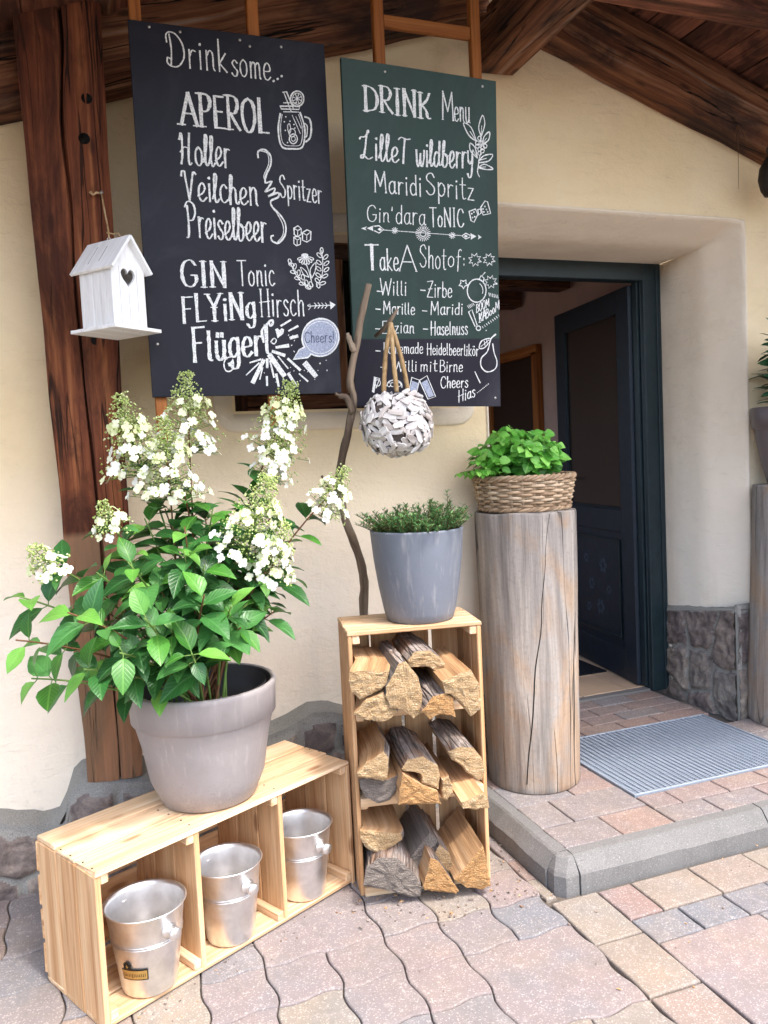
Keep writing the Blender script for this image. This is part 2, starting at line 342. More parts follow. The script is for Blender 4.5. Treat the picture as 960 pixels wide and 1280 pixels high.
def m_board(name, a, low=None, zcut=0, slope=0):
    M = Mat(name, .5, .16); tc = M.attr('tc'); x, y, z = M.sep(tc)
    n = M.noise(M.scale(tc, (6, 2.5, 1)), 1, 5, .6, .5); d = M.noise(tc, 90, 3)
    l = lin(a); col = M.ramp(n, [(.3, tuple(q*.85 for q in l[:3])+(1,)), (.7, tuple(q*1.2 for q in l[:3])+(1,))])
    if low:
        e = M.math('SUBTRACT', M.math('ADD', y, M.math('MULTIPLY', x, slope)), zcut); col = M.mix(M.ramp(e, [(0, 1.0), (.004, 0.0)]), col, low)
    d2 = M.noise(M.scale(tc, (3, 2, 1)), 1, 6, .7, 1.0); col = M.mix(M.ramp(d2, [(.5, 0.0), (.8, .10)]), col, '#8f9096')
    M.color(col); M.rough(M.ramp(n, [(.3, .42), (.7, .56)])); return M.m
BLACKB = m_board('black_chalkboard', '#1f1f27')
GREENB = m_board('green_chalkboard', '#2c3d37', '#23212a', .217, .015)
def m_plastic(name, c, z0, z1):
    M = Mat(name, .45, .35); p = M.pos(); z = M.sep(p)[2]; n = M.noise(p, 14, 6, .65); s_ = M.noise(M.scale(p, (60, 60, 7)), 1, 4, .6); sp_ = M.noise(p, 160, 3, .8)
    l = lin(c); col = M.ramp(n, [(.3, tuple(q*.93 for q in l[:3])+(1,)), (.7, tuple(min(1, q*1.06) for q in l[:3])+(1,))])
    col = M.mix(M.ramp(s_, [(.54, 0.0), (.75, .22)]), col, '#c9c3bb')
    low = M.ramp(z, [(0, 0.0), (1, 0.0)]); lo = M.math('MULTIPLY', M.ramp(M.math('DIVIDE', M.math('SUBTRACT', z, z0), z1-z0), [(0, 1.0), (.35, .25), (1, .12)]), M.ramp(sp_, [(.55, 0.0), (.68, .8)]))
    col = M.mix(lo, col, '#75685b'); M.color(col); M.rough(M.ramp(n, [(.3, .38), (.7, .56)])); M.bump(n, .04, .004); return M.m
TAUPE = m_plastic('taupe_plastic', '#8f8886', .40, .74)
GREYP = m_plastic('grey_plastic', '#6b7079', .83, 1.12)
DARKP = m_plain('dark_plastic', '#3c3a3c', .5, .4, 0, .05, 12, .03)
BROWNP = m_plain('brown_grey_plastic', '#6a6060', .42, .4, 0, .04, 12, .03)
SOIL = m_plain('potting_soil', '#3a2b21', .95, .1, 0, .6, 90, .9)
def m_alu():
    M = Mat('brushed_aluminium', .3, .5, 1.0); tc = M.attr('tc'); n = M.noise(M.scale(tc, (160, 6, 6)), 1, 4, .6); d = M.noise(tc, 22, 4)
    M.color(M.ramp(d, [(.35, '#dcdad8'), (.65, '#efeeec')])); M.rough(M.ramp(n, [(.3, .3), (.7, .48)])); M.bump(n, .06, .001); return M.m
ALU = m_alu()
GALV = m_plain('galvanised_steel', '#929ba6', .5, .5, .3, .1, 60, .1)
GOLD = m_plain('gold_label', '#b08d4f', .4, .4, .5, .1, 60, 0)
BLACK = m_plain('black_ink', '#14130f', .6, .3)
def m_white():
    M = Mat('white_washed_wood', .7, .25); tc = M.attr('tc'); n = M.noise(M.scale(tc, (3, 45, 45)), 1, 5, .7)
    col = M.ramp(n, [(.22, '#8d8984'), (.33, '#d9d8d6'), (.6, '#f0f0ef')]); M.color(col); M.bump(n, .3, .002); return M.m
WHITE = m_white()
LEAF = m_leaf('hydrangea_leaf', '#183c1a', '#2c5f2a', '#528a46', .36, 7, .18)
LEAF_Y = m_leaf('fresh_leaf', '#2f6420', '#4c8a32', '#76ab4c', .36, 7, .25)
MINT = m_leaf('mint_leaf', '#2f6a22', '#57a234', '#9ad868', .42, 7, .35)
HERB = m_leaf('needle_leaf', '#28502a', '#44733c', '#7aa062', .5, 1, .15)
LAUREL = m_leaf('laurel_leaf', '#122a16', '#20452a', '#3c6a44', .32, 7, .15)
STEM_G = m_plain('green_stem', '#5f7a3a', .6, .3)
STEM_B = m_plain('brown_stem', '#6b4a33', .8, .2)
def m_petal():
    M = Mat('cream_petal', .6, .2); rn = M.attr('rnd', 'Fac'); col = M.ramp(rn, [(0, '#dfe6a8'), (.4, '#eef0cf'), (.7, '#f6f6e8'), (1, '#fbfbf6')])
    M.color(col); tr = M.n('BsdfTranslucent', i0=col); mx = M.n('MixShader', i0=.25, i1=M.b.outputs[0], i2=tr.outputs[0]); M.nt.links.new(mx.outputs[0], M.out.inputs[0]); return M.m
PETAL = m_petal()
BUD = m_leaf('green_bud', '#9cb35a', '#c2d183', '#e6ebb8', .6, 1, .2)
WICKER = m_wood('wicker', [(.3, '#7d6650'), (.5, '#b59a7c'), (.72, '#d8c5aa')], 140, .7, .4, None, .35, 3)
DRIFT = m_wood('drift_branch', [(.3, '#5a4b40'), (.5, '#8a7966'), (.72, '#ad9c88')], 130, .85, .9, '#2b211b', .1, 2, '#3c3029', .6)
ROPE = m_wood('sisal_rope', [(.3, '#7d6240'), (.5, '#b3946a'), (.72, '#d0b78f')], 260, .9, .6, None, .1, 20)
def m_chip():
    M = Mat('whitewashed_chip', .85, .2); tc = M.attr('tc'); rn = M.attr('rnd', 'Fac'); n = M.noise(M.scale(tc, (8, 50, 50)), 1, 5, .7)
    col = M.ramp(n, [(.3, '#8d8580'), (.48, '#c9c4c0'), (.65, '#e6e3e0')]); col = M.mix(1, col, M.ramp(rn, [(0, (.75, .7, .66, 1)), (.6, (1, 1, 1, 1)), (.97, (1, 1, 1, 1)), (1, (.9, .72, .55, 1))]), 'MULTIPLY')
    M.color(col); M.bump(n, .5, .003); return M.m
CHIP = m_chip()
DOORP = m_plain('dark_door_paint', '#1f2832', .45, .4, 0, .2, 18, .15)
FRAMEP = m_plain('frame_paint', '#18272c', .42, .4, 0, .22, 22, .2)
DOORGLASS = m_plain('door_dark_panel', '#352b27', .25, .5, 0, .1, 5, 0)
DOORFL = m_plain('faded_flower_paint', '#454f58', .6, .3, 0, .4, 80, 0)
TILE = m_plain('hall_tile', '#b99f85', .45, .4, 0, .12, 6, .05)
MATD = m_plain('dark_mat', '#202329', .95, .1, 0, .3, 300, .8)
IRON = m_plain('dark_iron', '#2d2622', .6, .4, .3, .2, 50, .3)
SCREW = m_plain('screw_steel', '#b9b6b0', .35, .5, .8, .05, 40, 0)
PLASTIC_TAG = m_plain('white_tag', '#dfe6ee', .5, .3, 0, .03, 20, 0)
LEFT_WORDS=[('Drink',.1071,.9887,.2863,.9891,.0929,'serif'),('some',.2982,.9807,.4209,.9766,.0826,'serif'),('APEROL',.1372,.8208,.406,.8157,.0982,'bold'),('Holler',.1295,.6985,.2761,.7025,.0959,'hand'),('Veilchen',.1303,.5957,.3566,.5885,.0889,'hand'),('Preiselbeer',.1353,.4833,.3778,.479,.1012,'hand'),('Spritzer',.4299,.6204,.5671,.6069,.0695,'semi'),('GIN',.1067,.333,.246,.3357,.0795,'bold2'),('Tonic',.281,.3395,.3976,.3438,.076,'semi'),('FLYiNg',.1023,.2246,.3302,.2402,.0796,'bold2'),('Hirsch',.3457,.2455,.4903,.2493,.0867,'semi'),('Flügerl',.1262,.1043,.3716,.127,.0993,'bold'),('Cheers!',.4851,.1638,.5858,.1655,.0352,'dark')]
GREEN_WORDS=[('DRINK',.069,.9311,.2977,.9319,.0754,'bold2'),('M',.3373,.9346,.383,.9355,.0907,'semi'),('enu',.383,.9355,.4409,.9354,.0761,'semi'),('LilleT',.0546,.7854,.2194,.782,.0833,'script'),('wild',.2416,.782,.3261,.7864,.0829,'script'),('berry',.3346,.7848,.4476,.7948,.0865,'script'),('Maridi',.0919,.686,.2592,.6879,.0645,'semi'),('Spritz',.2734,.6969,.452,.6889,.0686,'semi'),("Gin'",.0628,.5939,.1548,.5971,.0497,'thin'),('dara',.1629,.5953,.2687,.5971,.0605,'thin'),('ToNIC',.2855,.5934,.4096,.6016,.059,'semi'),('T',.0535,.4434,.0994,.4466,.0777,'bold'),('ake',.102,.4443,.1678,.4463,.0706,'semi'),('A',.1705,.4439,.2318,.4456,.0866,'semi'),('Shot',.2434,.4618,.3403,.4582,.0719,'thin'),('of',.3463,.469,.3958,.4725,.0547,'thin'),('Willi',.1001,.3657,.1937,.3661,.0508,'thin'),('Zirbe',.2669,.3652,.359,.3678,.0518,'thin'),('Marille',.1068,.3051,.2204,.3056,.0407,'thin'),('Maridi',.2772,.3085,.3992,.3119,.0417,'thin'),('Enzian',.0997,.2409,.2163,.2458,.0409,'thin'),('Haselnuss',.2759,.2405,.4159,.2462,.0471,'thin'),('homemade',.1035,.1743,.2461,.1791,.036,'fine'),('Heidelbeerlikör',.2603,.1743,.4567,.1753,.0394,'fine'),('Willi',.138,.116,.2221,.1181,.0388,'fine'),('mit',.2335,.1184,.2966,.12,.0393,'fine'),('Birne',.3052,.1175,.3932,.1197,.0398,'fine'),('Cheers',.3071,.0618,.4132,.0664,.0399,'thin'),('Hias',.3737,.0119,.4397,.0343,.0403,'thin'),('BOOM',.4498,.3198,.5012,.3465,.0266,'fine'),('KA',.4613,.2883,.4886,.3057,.0294,'semi'),('BooM',.4855,.3001,.5406,.3378,.0295,'fine')]
LEFT_MARKS=[([(.434,.9779),(.4326,.975),(.4297,.9736),(.4268,.9744),(.4258,.9771),(.4272,.98),(.4302,.9815),(.433,.9806),(.434,.9779)],.0,0,1),([(.4473,.9855),(.4459,.9825),(.4429,.9811),(.4401,.9819),(.439,.9846),(.4404,.9875),(.4434,.989),(.4462,.9881),(.4473,.9855)],.0,0,1),([(.4607,.9955),(.4593,.9926),(.4563,.9911),(.4535,.9919),(.4524,.9946),(.4538,.9975),(.4568,.999),(.4596,.9982),(.4607,.9955)],.0,0,1),([(.4456,.8796),(.4372,.8394),(.4378,.7999),(.448,.7753),(.4775,.7738),(.5106,.7805),(.5218,.8185),(.5209,.8526),(.51,.8885)],.00572,1,0),([(.4513,.8773),(.4443,.84),(.445,.8033),(.4545,.7843),(.481,.7831),(.5051,.7886),(.514,.8178),(.5137,.8519),(.5048,.8824)],.00234,1,0),([(.4469,.9023),(.5094,.9083)],.00572,0,0),([(.4469,.9023),(.4494,.8941),(.507,.8979),(.5094,.9083)],.00364,0,0),([(.4566,.8863),(.5053,.8898)],.00416,0,0),([(.4582,.9136),(.501,.9178)],.00338,0,0),([(.5254,.8769),(.54,.8714),(.5446,.849),(.5395,.8143),(.5236,.7987)],.00572,1,0),([(.5241,.8557),(.5314,.8478),(.5284,.819),(.5221,.8128)],.00364,1,0),([(.4602,.946),(.4815,.8887)],.0039,0,0),([(.4697,.948),(.4891,.8979)],.0039,0,0),([(.4566,.9456),(.4698,.9486)],.00312,0,0),([(.5247,.9326),(.5232,.9251),(.5197,.9182),(.5146,.9125),(.5083,.9086),(.5016,.9068),(.4949,.9073),(.4891,.9101),(.4847,.9148),(.482,.9211),(.4814,.9283),(.4829,.9357),(.4864,.9426),(.4914,.9483),(.4977,.9522),(.5044,.9541),(.511,.9536),(.5169,.9508),(.5214,.9461),(.5241,.9398),(.5247,.9326)],.00468,1,0),([(.5187,.932),(.5176,.9265),(.515,.9214),(.5113,.9172),(.5068,.9143),(.5019,.913),(.4971,.9134),(.4929,.9154),(.4897,.9189),(.4878,.9236),(.4874,.9289),(.4885,.9343),(.491,.9394),(.4947,.9436),(.4992,.9465),(.504,.9478),(.5088,.9475),(.513,.9454),(.5163,.9419),(.5182,.9373),(.5187,.932)],.00234,1,0),([(.4887,.9349),(.5173,.9259)],.00234,0,0),([(.4973,.9456),(.5086,.9153)],.00234,0,0),([(.5093,.9473),(.4966,.9135)],.00234,0,0),([(.5176,.9392),(.4884,.9217)],.00234,0,0),([(.4965,.806),(.4956,.8014),(.4935,.797),(.4904,.7935),(.4867,.7911),(.4826,.79),(.4786,.7904),(.4751,.7922),(.4725,.7953),(.4709,.7993),(.4705,.8038),(.4714,.8085),(.4735,.8128),(.4766,.8164),(.4804,.8188),(.4844,.8199),(.4884,.8195),(.4919,.8177),(.4946,.8146),(.4962,.8106),(.4965,.806)],.00364,1,0),([(.49,.8055),(.4896,.8032),(.4885,.801),(.487,.7992),(.4851,.798),(.4831,.7975),(.4811,.7977),(.4793,.7986),(.478,.8001),(.4772,.8021),(.477,.8044),(.4775,.8067),(.4785,.8089),(.4801,.8106),(.4819,.8119),(.484,.8124),(.4859,.8122),(.4877,.8113),(.489,.8098),(.4898,.8078),(.49,.8055)],.0026,1,0),([(.4909,.8243),(.4901,.8204),(.4884,.8168),(.486,.8139),(.483,.8118),(.4797,.811),(.4765,.8113),(.4738,.8128),(.4716,.8154),(.4704,.8187),(.4701,.8225),(.4708,.8264),(.4725,.83),(.475,.8329),(.478,.8349),(.4812,.8358),(.4844,.8355),(.4872,.834),(.4893,.8315),(.4906,.8281),(.4909,.8243)],.00312,1,0),([(.467,.8449),(.4733,.8511),(.4768,.8316),(.4714,.8198),(.4673,.8307),(.467,.8449)],.0026,1,0),([(.4653,.8713),(.4639,.869),(.4613,.8688),(.4601,.8708),(.4615,.8731),(.4641,.8733),(.4653,.8713)],.0,0,1),([(.4781,.8589),(.4767,.8566),(.4741,.8564),(.4729,.8584),(.4744,.8607),(.4769,.8609),(.4781,.8589)],.0,0,1),([(.4906,.8498),(.4892,.8476),(.4866,.8473),(.4854,.8494),(.4868,.8516),(.4894,.8519),(.4906,.8498)],.0,0,1),([(.4929,.8387),(.4915,.8364),(.4889,.8362),(.4877,.8382),(.4891,.8405),(.4917,.8407),(.4929,.8387)],.0,0,1),([(.4615,.8291),(.4601,.8268),(.4575,.8266),(.4564,.8286),(.4578,.8309),(.4604,.8311),(.4615,.8291)],.0,0,1),([(.4664,.7921),(.4649,.7899),(.4624,.7897),(.4612,.7917),(.4626,.794),(.4652,.7942),(.4664,.7921)],.0,0,1),([(.4728,.8),(.4713,.7978),(.4687,.7976),(.4676,.7996),(.469,.8019),(.4716,.8021),(.4728,.8)],.0,0,1),([(.4596,.8555),(.4582,.8532),(.4556,.853),(.4544,.855),(.4559,.8573),(.4584,.8575),(.4596,.8555)],.0,0,1),([(.4838,.8776),(.5072,.8229)],.00234,0,0),([(.4955,.8758),(.5112,.8403)],.00234,0,0),([(.367,.7384),(.3681,.757),(.3889,.7643),(.407,.746),(.4052,.7177),(.39,.6884),(.3856,.6627),(.4063,.6681),(.3902,.6433),(.3838,.6344),(.4138,.6478),(.41,.6334),(.3917,.6208),(.4247,.6344),(.4239,.6201),(.3997,.6072),(.4043,.5877),(.4265,.5664),(.4425,.539),(.4404,.5047),(.4182,.478),(.3979,.4826),(.3941,.4966),(.4019,.4998)],.00572,1,0),([(.377,.7594),(.3969,.7537),(.3997,.7229),(.3823,.685),(.3859,.6684)],.00286,1,0),([(.4099,.5824),(.4336,.5385),(.4333,.5044),(.4155,.4818)],.00286,1,0),([(.4702,.5263),(.4837,.5345),(.494,.5259),(.4929,.5076),(.4805,.5),(.4701,.5063),(.4702,.5263)],.0039,0,0),([(.4702,.5263),(.482,.5193),(.494,.5259)],.00286,0,0),([(.482,.5193),(.4811,.5043)],.00286,0,0),([(.4684,.4977),(.4805,.5012),(.491,.496),(.4885,.4759),(.4751,.4712),(.4672,.4776),(.4684,.4977)],.0039,0,0),([(.4684,.4977),(.4786,.4891),(.491,.496)],.00286,0,0),([(.4786,.4891),(.4777,.4741)],.00286,0,0),([(.4974,.5135),(.5129,.523),(.5258,.518),(.5231,.492),(.5106,.4844),(.4965,.4895),(.4974,.5135)],.0039,0,0),([(.4974,.5135),(.5112,.5059),(.5258,.518)],.00286,0,0),([(.5112,.5059),(.5103,.4908)],.00286,0,0),([(.4522,.4193),(.465,.3856),(.487,.3549),(.5128,.3358)],.00312,1,0),([(.5583,.4587),(.5601,.4184),(.5546,.3777),(.5356,.3435)],.00312,1,0),([(.4537,.4121),(.451,.4123),(.4483,.4147),(.4463,.4186),(.4456,.423),(.4464,.4267),(.4484,.4287),(.4511,.4285),(.4538,.4262),(.4558,.4222),(.4565,.4178),(.4557,.4141),(.4537,.4121)],.00286,1,0),([(.4644,.4082),(.4623,.4063),(.4584,.4056),(.4539,.4064),(.4498,.4083),(.4474,.411),(.4472,.4136),(.4494,.4155),(.4532,.4162),(.4578,.4155),(.4618,.4135),(.4642,.4109),(.4644,.4082)],.00286,1,0),([(.464,.3967),(.4619,.3982),(.4609,.4017),(.4614,.4063),(.4631,.4107),(.4657,.4137),(.4684,.4146),(.4705,.4131),(.4715,.4096),(.471,.405),(.4693,.4006),(.4667,.3976),(.464,.3967)],.00286,1,0),([(.4695,.3871),(.4677,.3849),(.464,.3836),(.4592,.3835),(.4548,.3848),(.4519,.3869),(.4513,.3894),(.4531,.3916),(.4568,.3929),(.4615,.393),(.4659,.3917),(.4689,.3896),(.4695,.3871)],.00286,1,0),([(.4776,.3771),(.4752,.3782),(.4735,.3814),(.4732,.3859),(.4741,.3905),(.4761,.3938),(.4787,.3951),(.4811,.394),(.4827,.3908),(.4831,.3863),(.4821,.3818),(.4801,.3784),(.4776,.3771)],.00286,1,0),([(.482,.3675),(.4802,.3653),(.4765,.364),(.4717,.364),(.4673,.3652),(.4644,.3674),(.4637,.3699),(.4655,.3721),(.4693,.3734),(.474,.3734),(.4785,.3722),(.4814,.37),(.482,.3675)],.00286,1,0),([(.4921,.3635),(.4895,.3641),(.4873,.367),(.4861,.3713),(.4862,.3758),(.4876,.3794),(.4899,.3811),(.4925,.3805),(.4948,.3776),(.496,.3733),(.4959,.3688),(.4945,.3652),(.4921,.3635)],.00286,1,0),([(.4962,.3524),(.4948,.35),(.4913,.3481),(.4865,.3473),(.4819,.3477),(.4785,.3494),(.4774,.3517),(.4788,.3541),(.4824,.356),(.4871,.3568),(.4918,.3564),(.4951,.3547),(.4962,.3524)],.00286,1,0),([(.5047,.3471),(.502,.3473),(.4992,.3497),(.4972,.3537),(.4965,.3581),(.4973,.3618),(.4993,.3639),(.502,.3637),(.5048,.3613),(.5068,.3573),(.5075,.3529),(.5067,.3491),(.5047,.3471)],.00286,1,0),([(.5158,.3374),(.5136,.3355),(.5097,.3348),(.5051,.3356),(.501,.3376),(.4986,.3403),(.4984,.3429),(.5005,.3448),(.5044,.3455),(.5091,.3447),(.5131,.3427),(.5156,.34),(.5158,.3374)],.00286,1,0),([(.521,.3426),(.5182,.3424),(.515,.3442),(.5122,.3477),(.5107,.3519),(.5108,.3557),(.5124,.358),(.5153,.3582),(.5185,.3563),(.5212,.3528),(.5227,.3487),(.5226,.3449),(.521,.3426)],.00286,1,0),([(.5577,.4491),(.5553,.4503),(.5536,.4537),(.5532,.4584),(.5542,.4633),(.5563,.4669),(.5589,.4683),(.5613,.4671),(.5629,.4637),(.5633,.4589),(.5624,.4541),(.5603,.4505),(.5577,.4491)],.00286,1,0),([(.5562,.4374),(.5534,.4365),(.5496,.4376),(.5457,.4403),(.5429,.444),(.5418,.4477),(.5428,.4503),(.5456,.4512),(.5494,.4502),(.5533,.4474),(.5561,.4437),(.5572,.44),(.5562,.4374)],.00286,1,0),([(.578,.4462),(.5787,.4436),(.5772,.4398),(.5738,.4358),(.5696,.4327),(.5656,.4313),(.5629,.4319),(.5622,.4345),(.5638,.4383),(.5671,.4423),(.5713,.4454),(.5753,.4468),(.578,.4462)],.00286,1,0),([(.5542,.4148),(.5515,.4137),(.5476,.4145),(.5434,.4169),(.5402,.4203),(.5388,.4238),(.5396,.4265),(.5423,.4276),(.5462,.4269),(.5504,.4245),(.5536,.4211),(.555,.4175),(.5542,.4148)],.00286,1,0),([(.5804,.4254),(.5808,.4228),(.579,.4191),(.5753,.4154),(.5708,.4126),(.5668,.4115),(.5642,.4124),(.5637,.415),(.5656,.4187),(.5693,.4224),(.5737,.4252),(.5778,.4263),(.5804,.4254)],.00286,1,0),([(.5524,.3946),(.5497,.3934),(.5458,.3942),(.5416,.3966),(.5384,.4),(.537,.4036),(.5377,.4062),(.5405,.4074),(.5444,.4066),(.5485,.4042),(.5517,.4008),(.5532,.3973),(.5524,.3946)],.00286,1,0),([(.5792,.4051),(.5796,.4025),(.5778,.3988),(.5741,.3951),(.5696,.3923),(.5655,.3912),(.5629,.3921),(.5625,.3948),(.5644,.3984),(.568,.4022),(.5725,.4049),(.5766,.406),(.5792,.4051)],.00286,1,0),([(.55,.3743),(.5473,.3731),(.5433,.3739),(.5392,.3763),(.536,.3797),(.5346,.3833),(.5353,.386),(.538,.3871),(.542,.3863),(.5461,.3839),(.5493,.3805),(.5507,.3769),(.55,.3743)],.00286,1,0),([(.5746,.3833),(.5746,.3806),(.5721,.3772),(.5679,.3741),(.563,.372),(.5589,.3717),(.5565,.373),(.5566,.3757),(.5591,.3791),(.5633,.3822),(.5681,.3842),(.5723,.3846),(.5746,.3833)],.00286,1,0),([(.5446,.3555),(.5418,.3549),(.5381,.3563),(.5345,.3594),(.5321,.3634),(.5313,.3672),(.5326,.3697),(.5354,.3704),(.5391,.369),(.5426,.3659),(.5451,.3619),(.5458,.3581),(.5446,.3555)],.00286,1,0),([(.566,.3583),(.5654,.3556),(.5624,.3526),(.5577,.3502),(.5527,.349),(.5486,.3493),(.5466,.351),(.5472,.3537),(.5502,.3567),(.5548,.3591),(.5598,.3603),(.5639,.36),(.566,.3583)],.00286,1,0),([(.5436,.3394),(.5408,.3397),(.538,.3423),(.5359,.3465),(.5351,.3512),(.5358,.3551),(.5378,.3572),(.5406,.3569),(.5435,.3543),(.5456,.3501),(.5464,.3454),(.5457,.3415),(.5436,.3394)],.00286,1,0),([(.5041,.44),(.5264,.4347),(.5296,.4295),(.5231,.4284),(.5041,.44)],.00286,1,0),([(.5041,.44),(.5218,.4268),(.5226,.4207),(.5163,.422),(.5041,.44)],.00286,1,0),([(.5041,.44),(.5146,.4209),(.5129,.4147),(.5078,.4182),(.5041,.44)],.00286,1,0),([(.5041,.44),(.5059,.4177),(.5019,.4124),(.4988,.4175),(.5041,.44)],.00286,1,0),([(.5041,.44),(.4969,.4179),(.4913,.4141),(.4906,.4202),(.5041,.44)],.00286,1,0),([(.5041,.44),(.489,.4212),(.4826,.4196),(.4843,.4257),(.5041,.44)],.00286,1,0),([(.5041,.44),(.4833,.4273),(.477,.428),(.481,.4333),(.5041,.44)],.00286,1,0),([(.513,.4427),(.5106,.4389),(.5045,.4364),(.4972,.436),(.4915,.438),(.4895,.4416),(.4919,.4454),(.498,.448),(.5052,.4483),(.511,.4463),(.513,.4427)],.0,0,1),([(.5038,.4159),(.5129,.3875),(.5224,.3447)],.00286,1,0),([(.5209,.3706),(.5165,.3963),(.536,.4202),(.5332,.3941),(.5209,.3706)],.00286,1,0),([(.5109,.3731),(.4945,.3811),(.4851,.4036),(.5013,.3928),(.5109,.3731)],.00286,1,0),([(.5035,.2808),(.5795,.2848)],.00338,0,0),([(.5772,.2975),(.5967,.2864),(.5787,.2714)],.0,0,1),([(.5252,.2912),(.5319,.2828),(.5242,.2739)],.00286,0,0),([(.5373,.2916),(.5441,.2831),(.5363,.2742)],.00286,0,0),([(.5495,.292),(.5562,.2835),(.5484,.2746)],.00286,0,0),([(.5616,.2923),(.5684,.2838),(.5606,.2749)],.00286,0,0),([(.5018,.2824),(.51,.2884),(.5092,.2752)],.0026,0,0),([(.5046,.2693),(.5123,.2781)],.0026,0,0),([(.3973,.1778),(.3932,.1977),(.3908,.2062),(.3992,.2098),(.4048,.2037),(.4128,.2101),(.4202,.2057),(.4165,.1925)],.0,0,1),([(.2564,.1217),(.2304,.1157),(.2218,.096),(.2279,.0764),(.2451,.0782),(.252,.0963),(.2501,.1132)],.00416,1,0),([(.2373,.0894),(.2334,.1006),(.241,.1029),(.2488,.1103),(.2504,.0991)],.0,0,1),([(.3514,.1656),(.3477,.1996),(.3604,.2169),(.379,.2344),(.3857,.2289),(.378,.2173),(.3725,.2229)],.0078,1,0),([(.3748,.166),(.3844,.1776),(.3928,.172),(.3862,.1605),(.3776,.1632)],.0039,1,0),([(.4103,.2169),(.4428,.236)],.0052,0,0),([(.4348,.2015),(.4654,.2165)],.00624,0,0),([(.4393,.1786),(.4623,.1848)],.00884,0,0),([(.3914,.1492),(.4301,.1544)],.0104,0,0),([(.3789,.1364),(.4164,.1238)],.0117,0,0),([(.3693,.1232),(.4108,.0607)],.0169,0,0),([(.348,.1087),(.3101,.0402)],.0156,0,0),([(.3598,.1117),(.3583,.086)],.0078,0,0),([(.3688,.1061),(.3786,.0548)],.0052,0,0),([(.3394,.1114),(.304,.1014)],.0052,0,0),([(.3329,.1),(.2901,.0628)],.00416,0,0),([(.3956,.1207),(.4258,.0821)],.0039,0,0),([(.3553,.0564),(.3548,.029)],.0078,0,0),([(.3862,.0634),(.3922,.0263)],.0078,0,0),([(.4276,.1125),(.4653,.0767)],.00936,0,0),([(.4265,.0649),(.4481,.0282)],.00884,0,0),([(.4622,.064),(.4889,.0399)],.0052,0,0),([(.4845,.0959),(.5159,.0574)],.0182,0,0),([(.3437,.0859),(.3326,.0489)],.0039,0,0),([(.5337,.0963),(.5347,.0992)],.00183,0,0),([(.5133,.046),(.5131,.0451)],.00198,0,0),([(.4632,.0407),(.4645,.0435)],.00261,0,0),([(.3923,.0764),(.389,.074)],.00231,0,0),([(.5564,.0758),(.5558,.0729)],.00273,0,0),([(.453,.1722),(.4509,.1691)],.00227,0,0),([(.3749,.0748),(.375,.0756)],.00218,0,0),([(.4074,.0471),(.41,.0459)],.00279,0,0),([(.3561,.0895),(.3583,.0865)],.00276,0,0),([(.4256,.0354),(.4235,.0332)],.00242,0,0),([(.4481,.1375),(.4503,.1343)],.00191,0,0),([(.4478,.1872),(.4472,.1864)],.00198,0,0),([(.479,.075),(.4799,.0744)],.0024,0,0),([(.4443,.0731),(.4459,.0749)],.00213,0,0),([(.3924,.109),(.3918,.1084)],.00184,0,0),([(.3867,.0396),(.3837,.0388)],.0023,0,0),([(.3476,.0692),(.3489,.0677)],.00184,0,0),([(.4908,.0702),(.4896,.071)],.00215,0,0),([(.5325,.097),(.5312,.0978)],.00262,0,0),([(.5175,.0682),(.5149,.0694)],.00217,0,0),([(.5539,.1066),(.5566,.1069)],.00205,0,0),([(.4542,.125),(.4526,.123)],.0021,0,0),([(.4818,.0932),(.4848,.0955)],.00182,0,0),([(.4249,.0847),(.424,.0864)],.00189,0,0),([(.3929,.0781),(.3951,.0811)],.00276,0,0),([(.385,.1073),(.3868,.1095)],.00213,0,0),([(.3534,.0503),(.3527,.0474)],.00246,0,0),([(.4328,.0707),(.4325,.0689)],.00182,0,0),([(.4428,.1783),(.4405,.181)],.00283,0,0),([(.435,.0845),(.4338,.0855)],.00249,0,0),([(.397,.0705),(.395,.0716)],.00195,0,0),([(.4364,.0372),(.4357,.0399)],.00201,0,0),([(.5325,.0951),(.5345,.0959)],.00265,0,0),([(.3786,.0609),(.3777,.0609)],.00255,0,0),([(.5252,.0734),(.5251,.075)],.00238,0,0),([(.3507,.0998),(.3502,.1003)],.00273,0,0),([(.4327,.1864),(.4347,.1894)],.00192,0,0),([(.4406,.1542),(.4431,.1567)],.0027,0,0),([(.3248,.109),(.3266,.109)],.00256,0,0),([(.389,.0265),(.3883,.0274)],.00223,0,0),([(.4842,.1493),(.4795,.1614),(.4777,.1745),(.4789,.1879),(.4831,.2008),(.49,.2129),(.4994,.2233),(.5107,.2317),(.5235,.2377),(.5371,.2408),(.5509,.241),(.5641,.2383),(.5762,.2327),(.5866,.2245),(.5946,.2142),(.6,.2022),(.6024,.1891),(.6017,.1756),(.598,.1623),(.5914,.1499),(.5823,.1391),(.5711,.1303),(.5584,.124),(.5449,.1205),(.5311,.1199),(.5177,.1223),(.5055,.1275),(.4935,.1162),(.4453,.111),(.4669,.1418)],.0,0,2),([(.5944,.1816),(.5917,.168),(.5855,.1554),(.5761,.1444),(.5643,.136),(.5508,.1306),(.5366,.1286),(.5227,.1302),(.5099,.1352),(.4992,.1433),(.4913,.1538),(.4867,.1662),(.4857,.1795),(.4883,.1929),(.4944,.2055),(.5036,.2164),(.5153,.2248),(.5287,.2303),(.5428,.2324),(.5568,.231),(.5697,.2261),(.5805,.2181),(.5886,.2075),(.5933,.1951),(.5944,.1816)],.00234,1,0)]
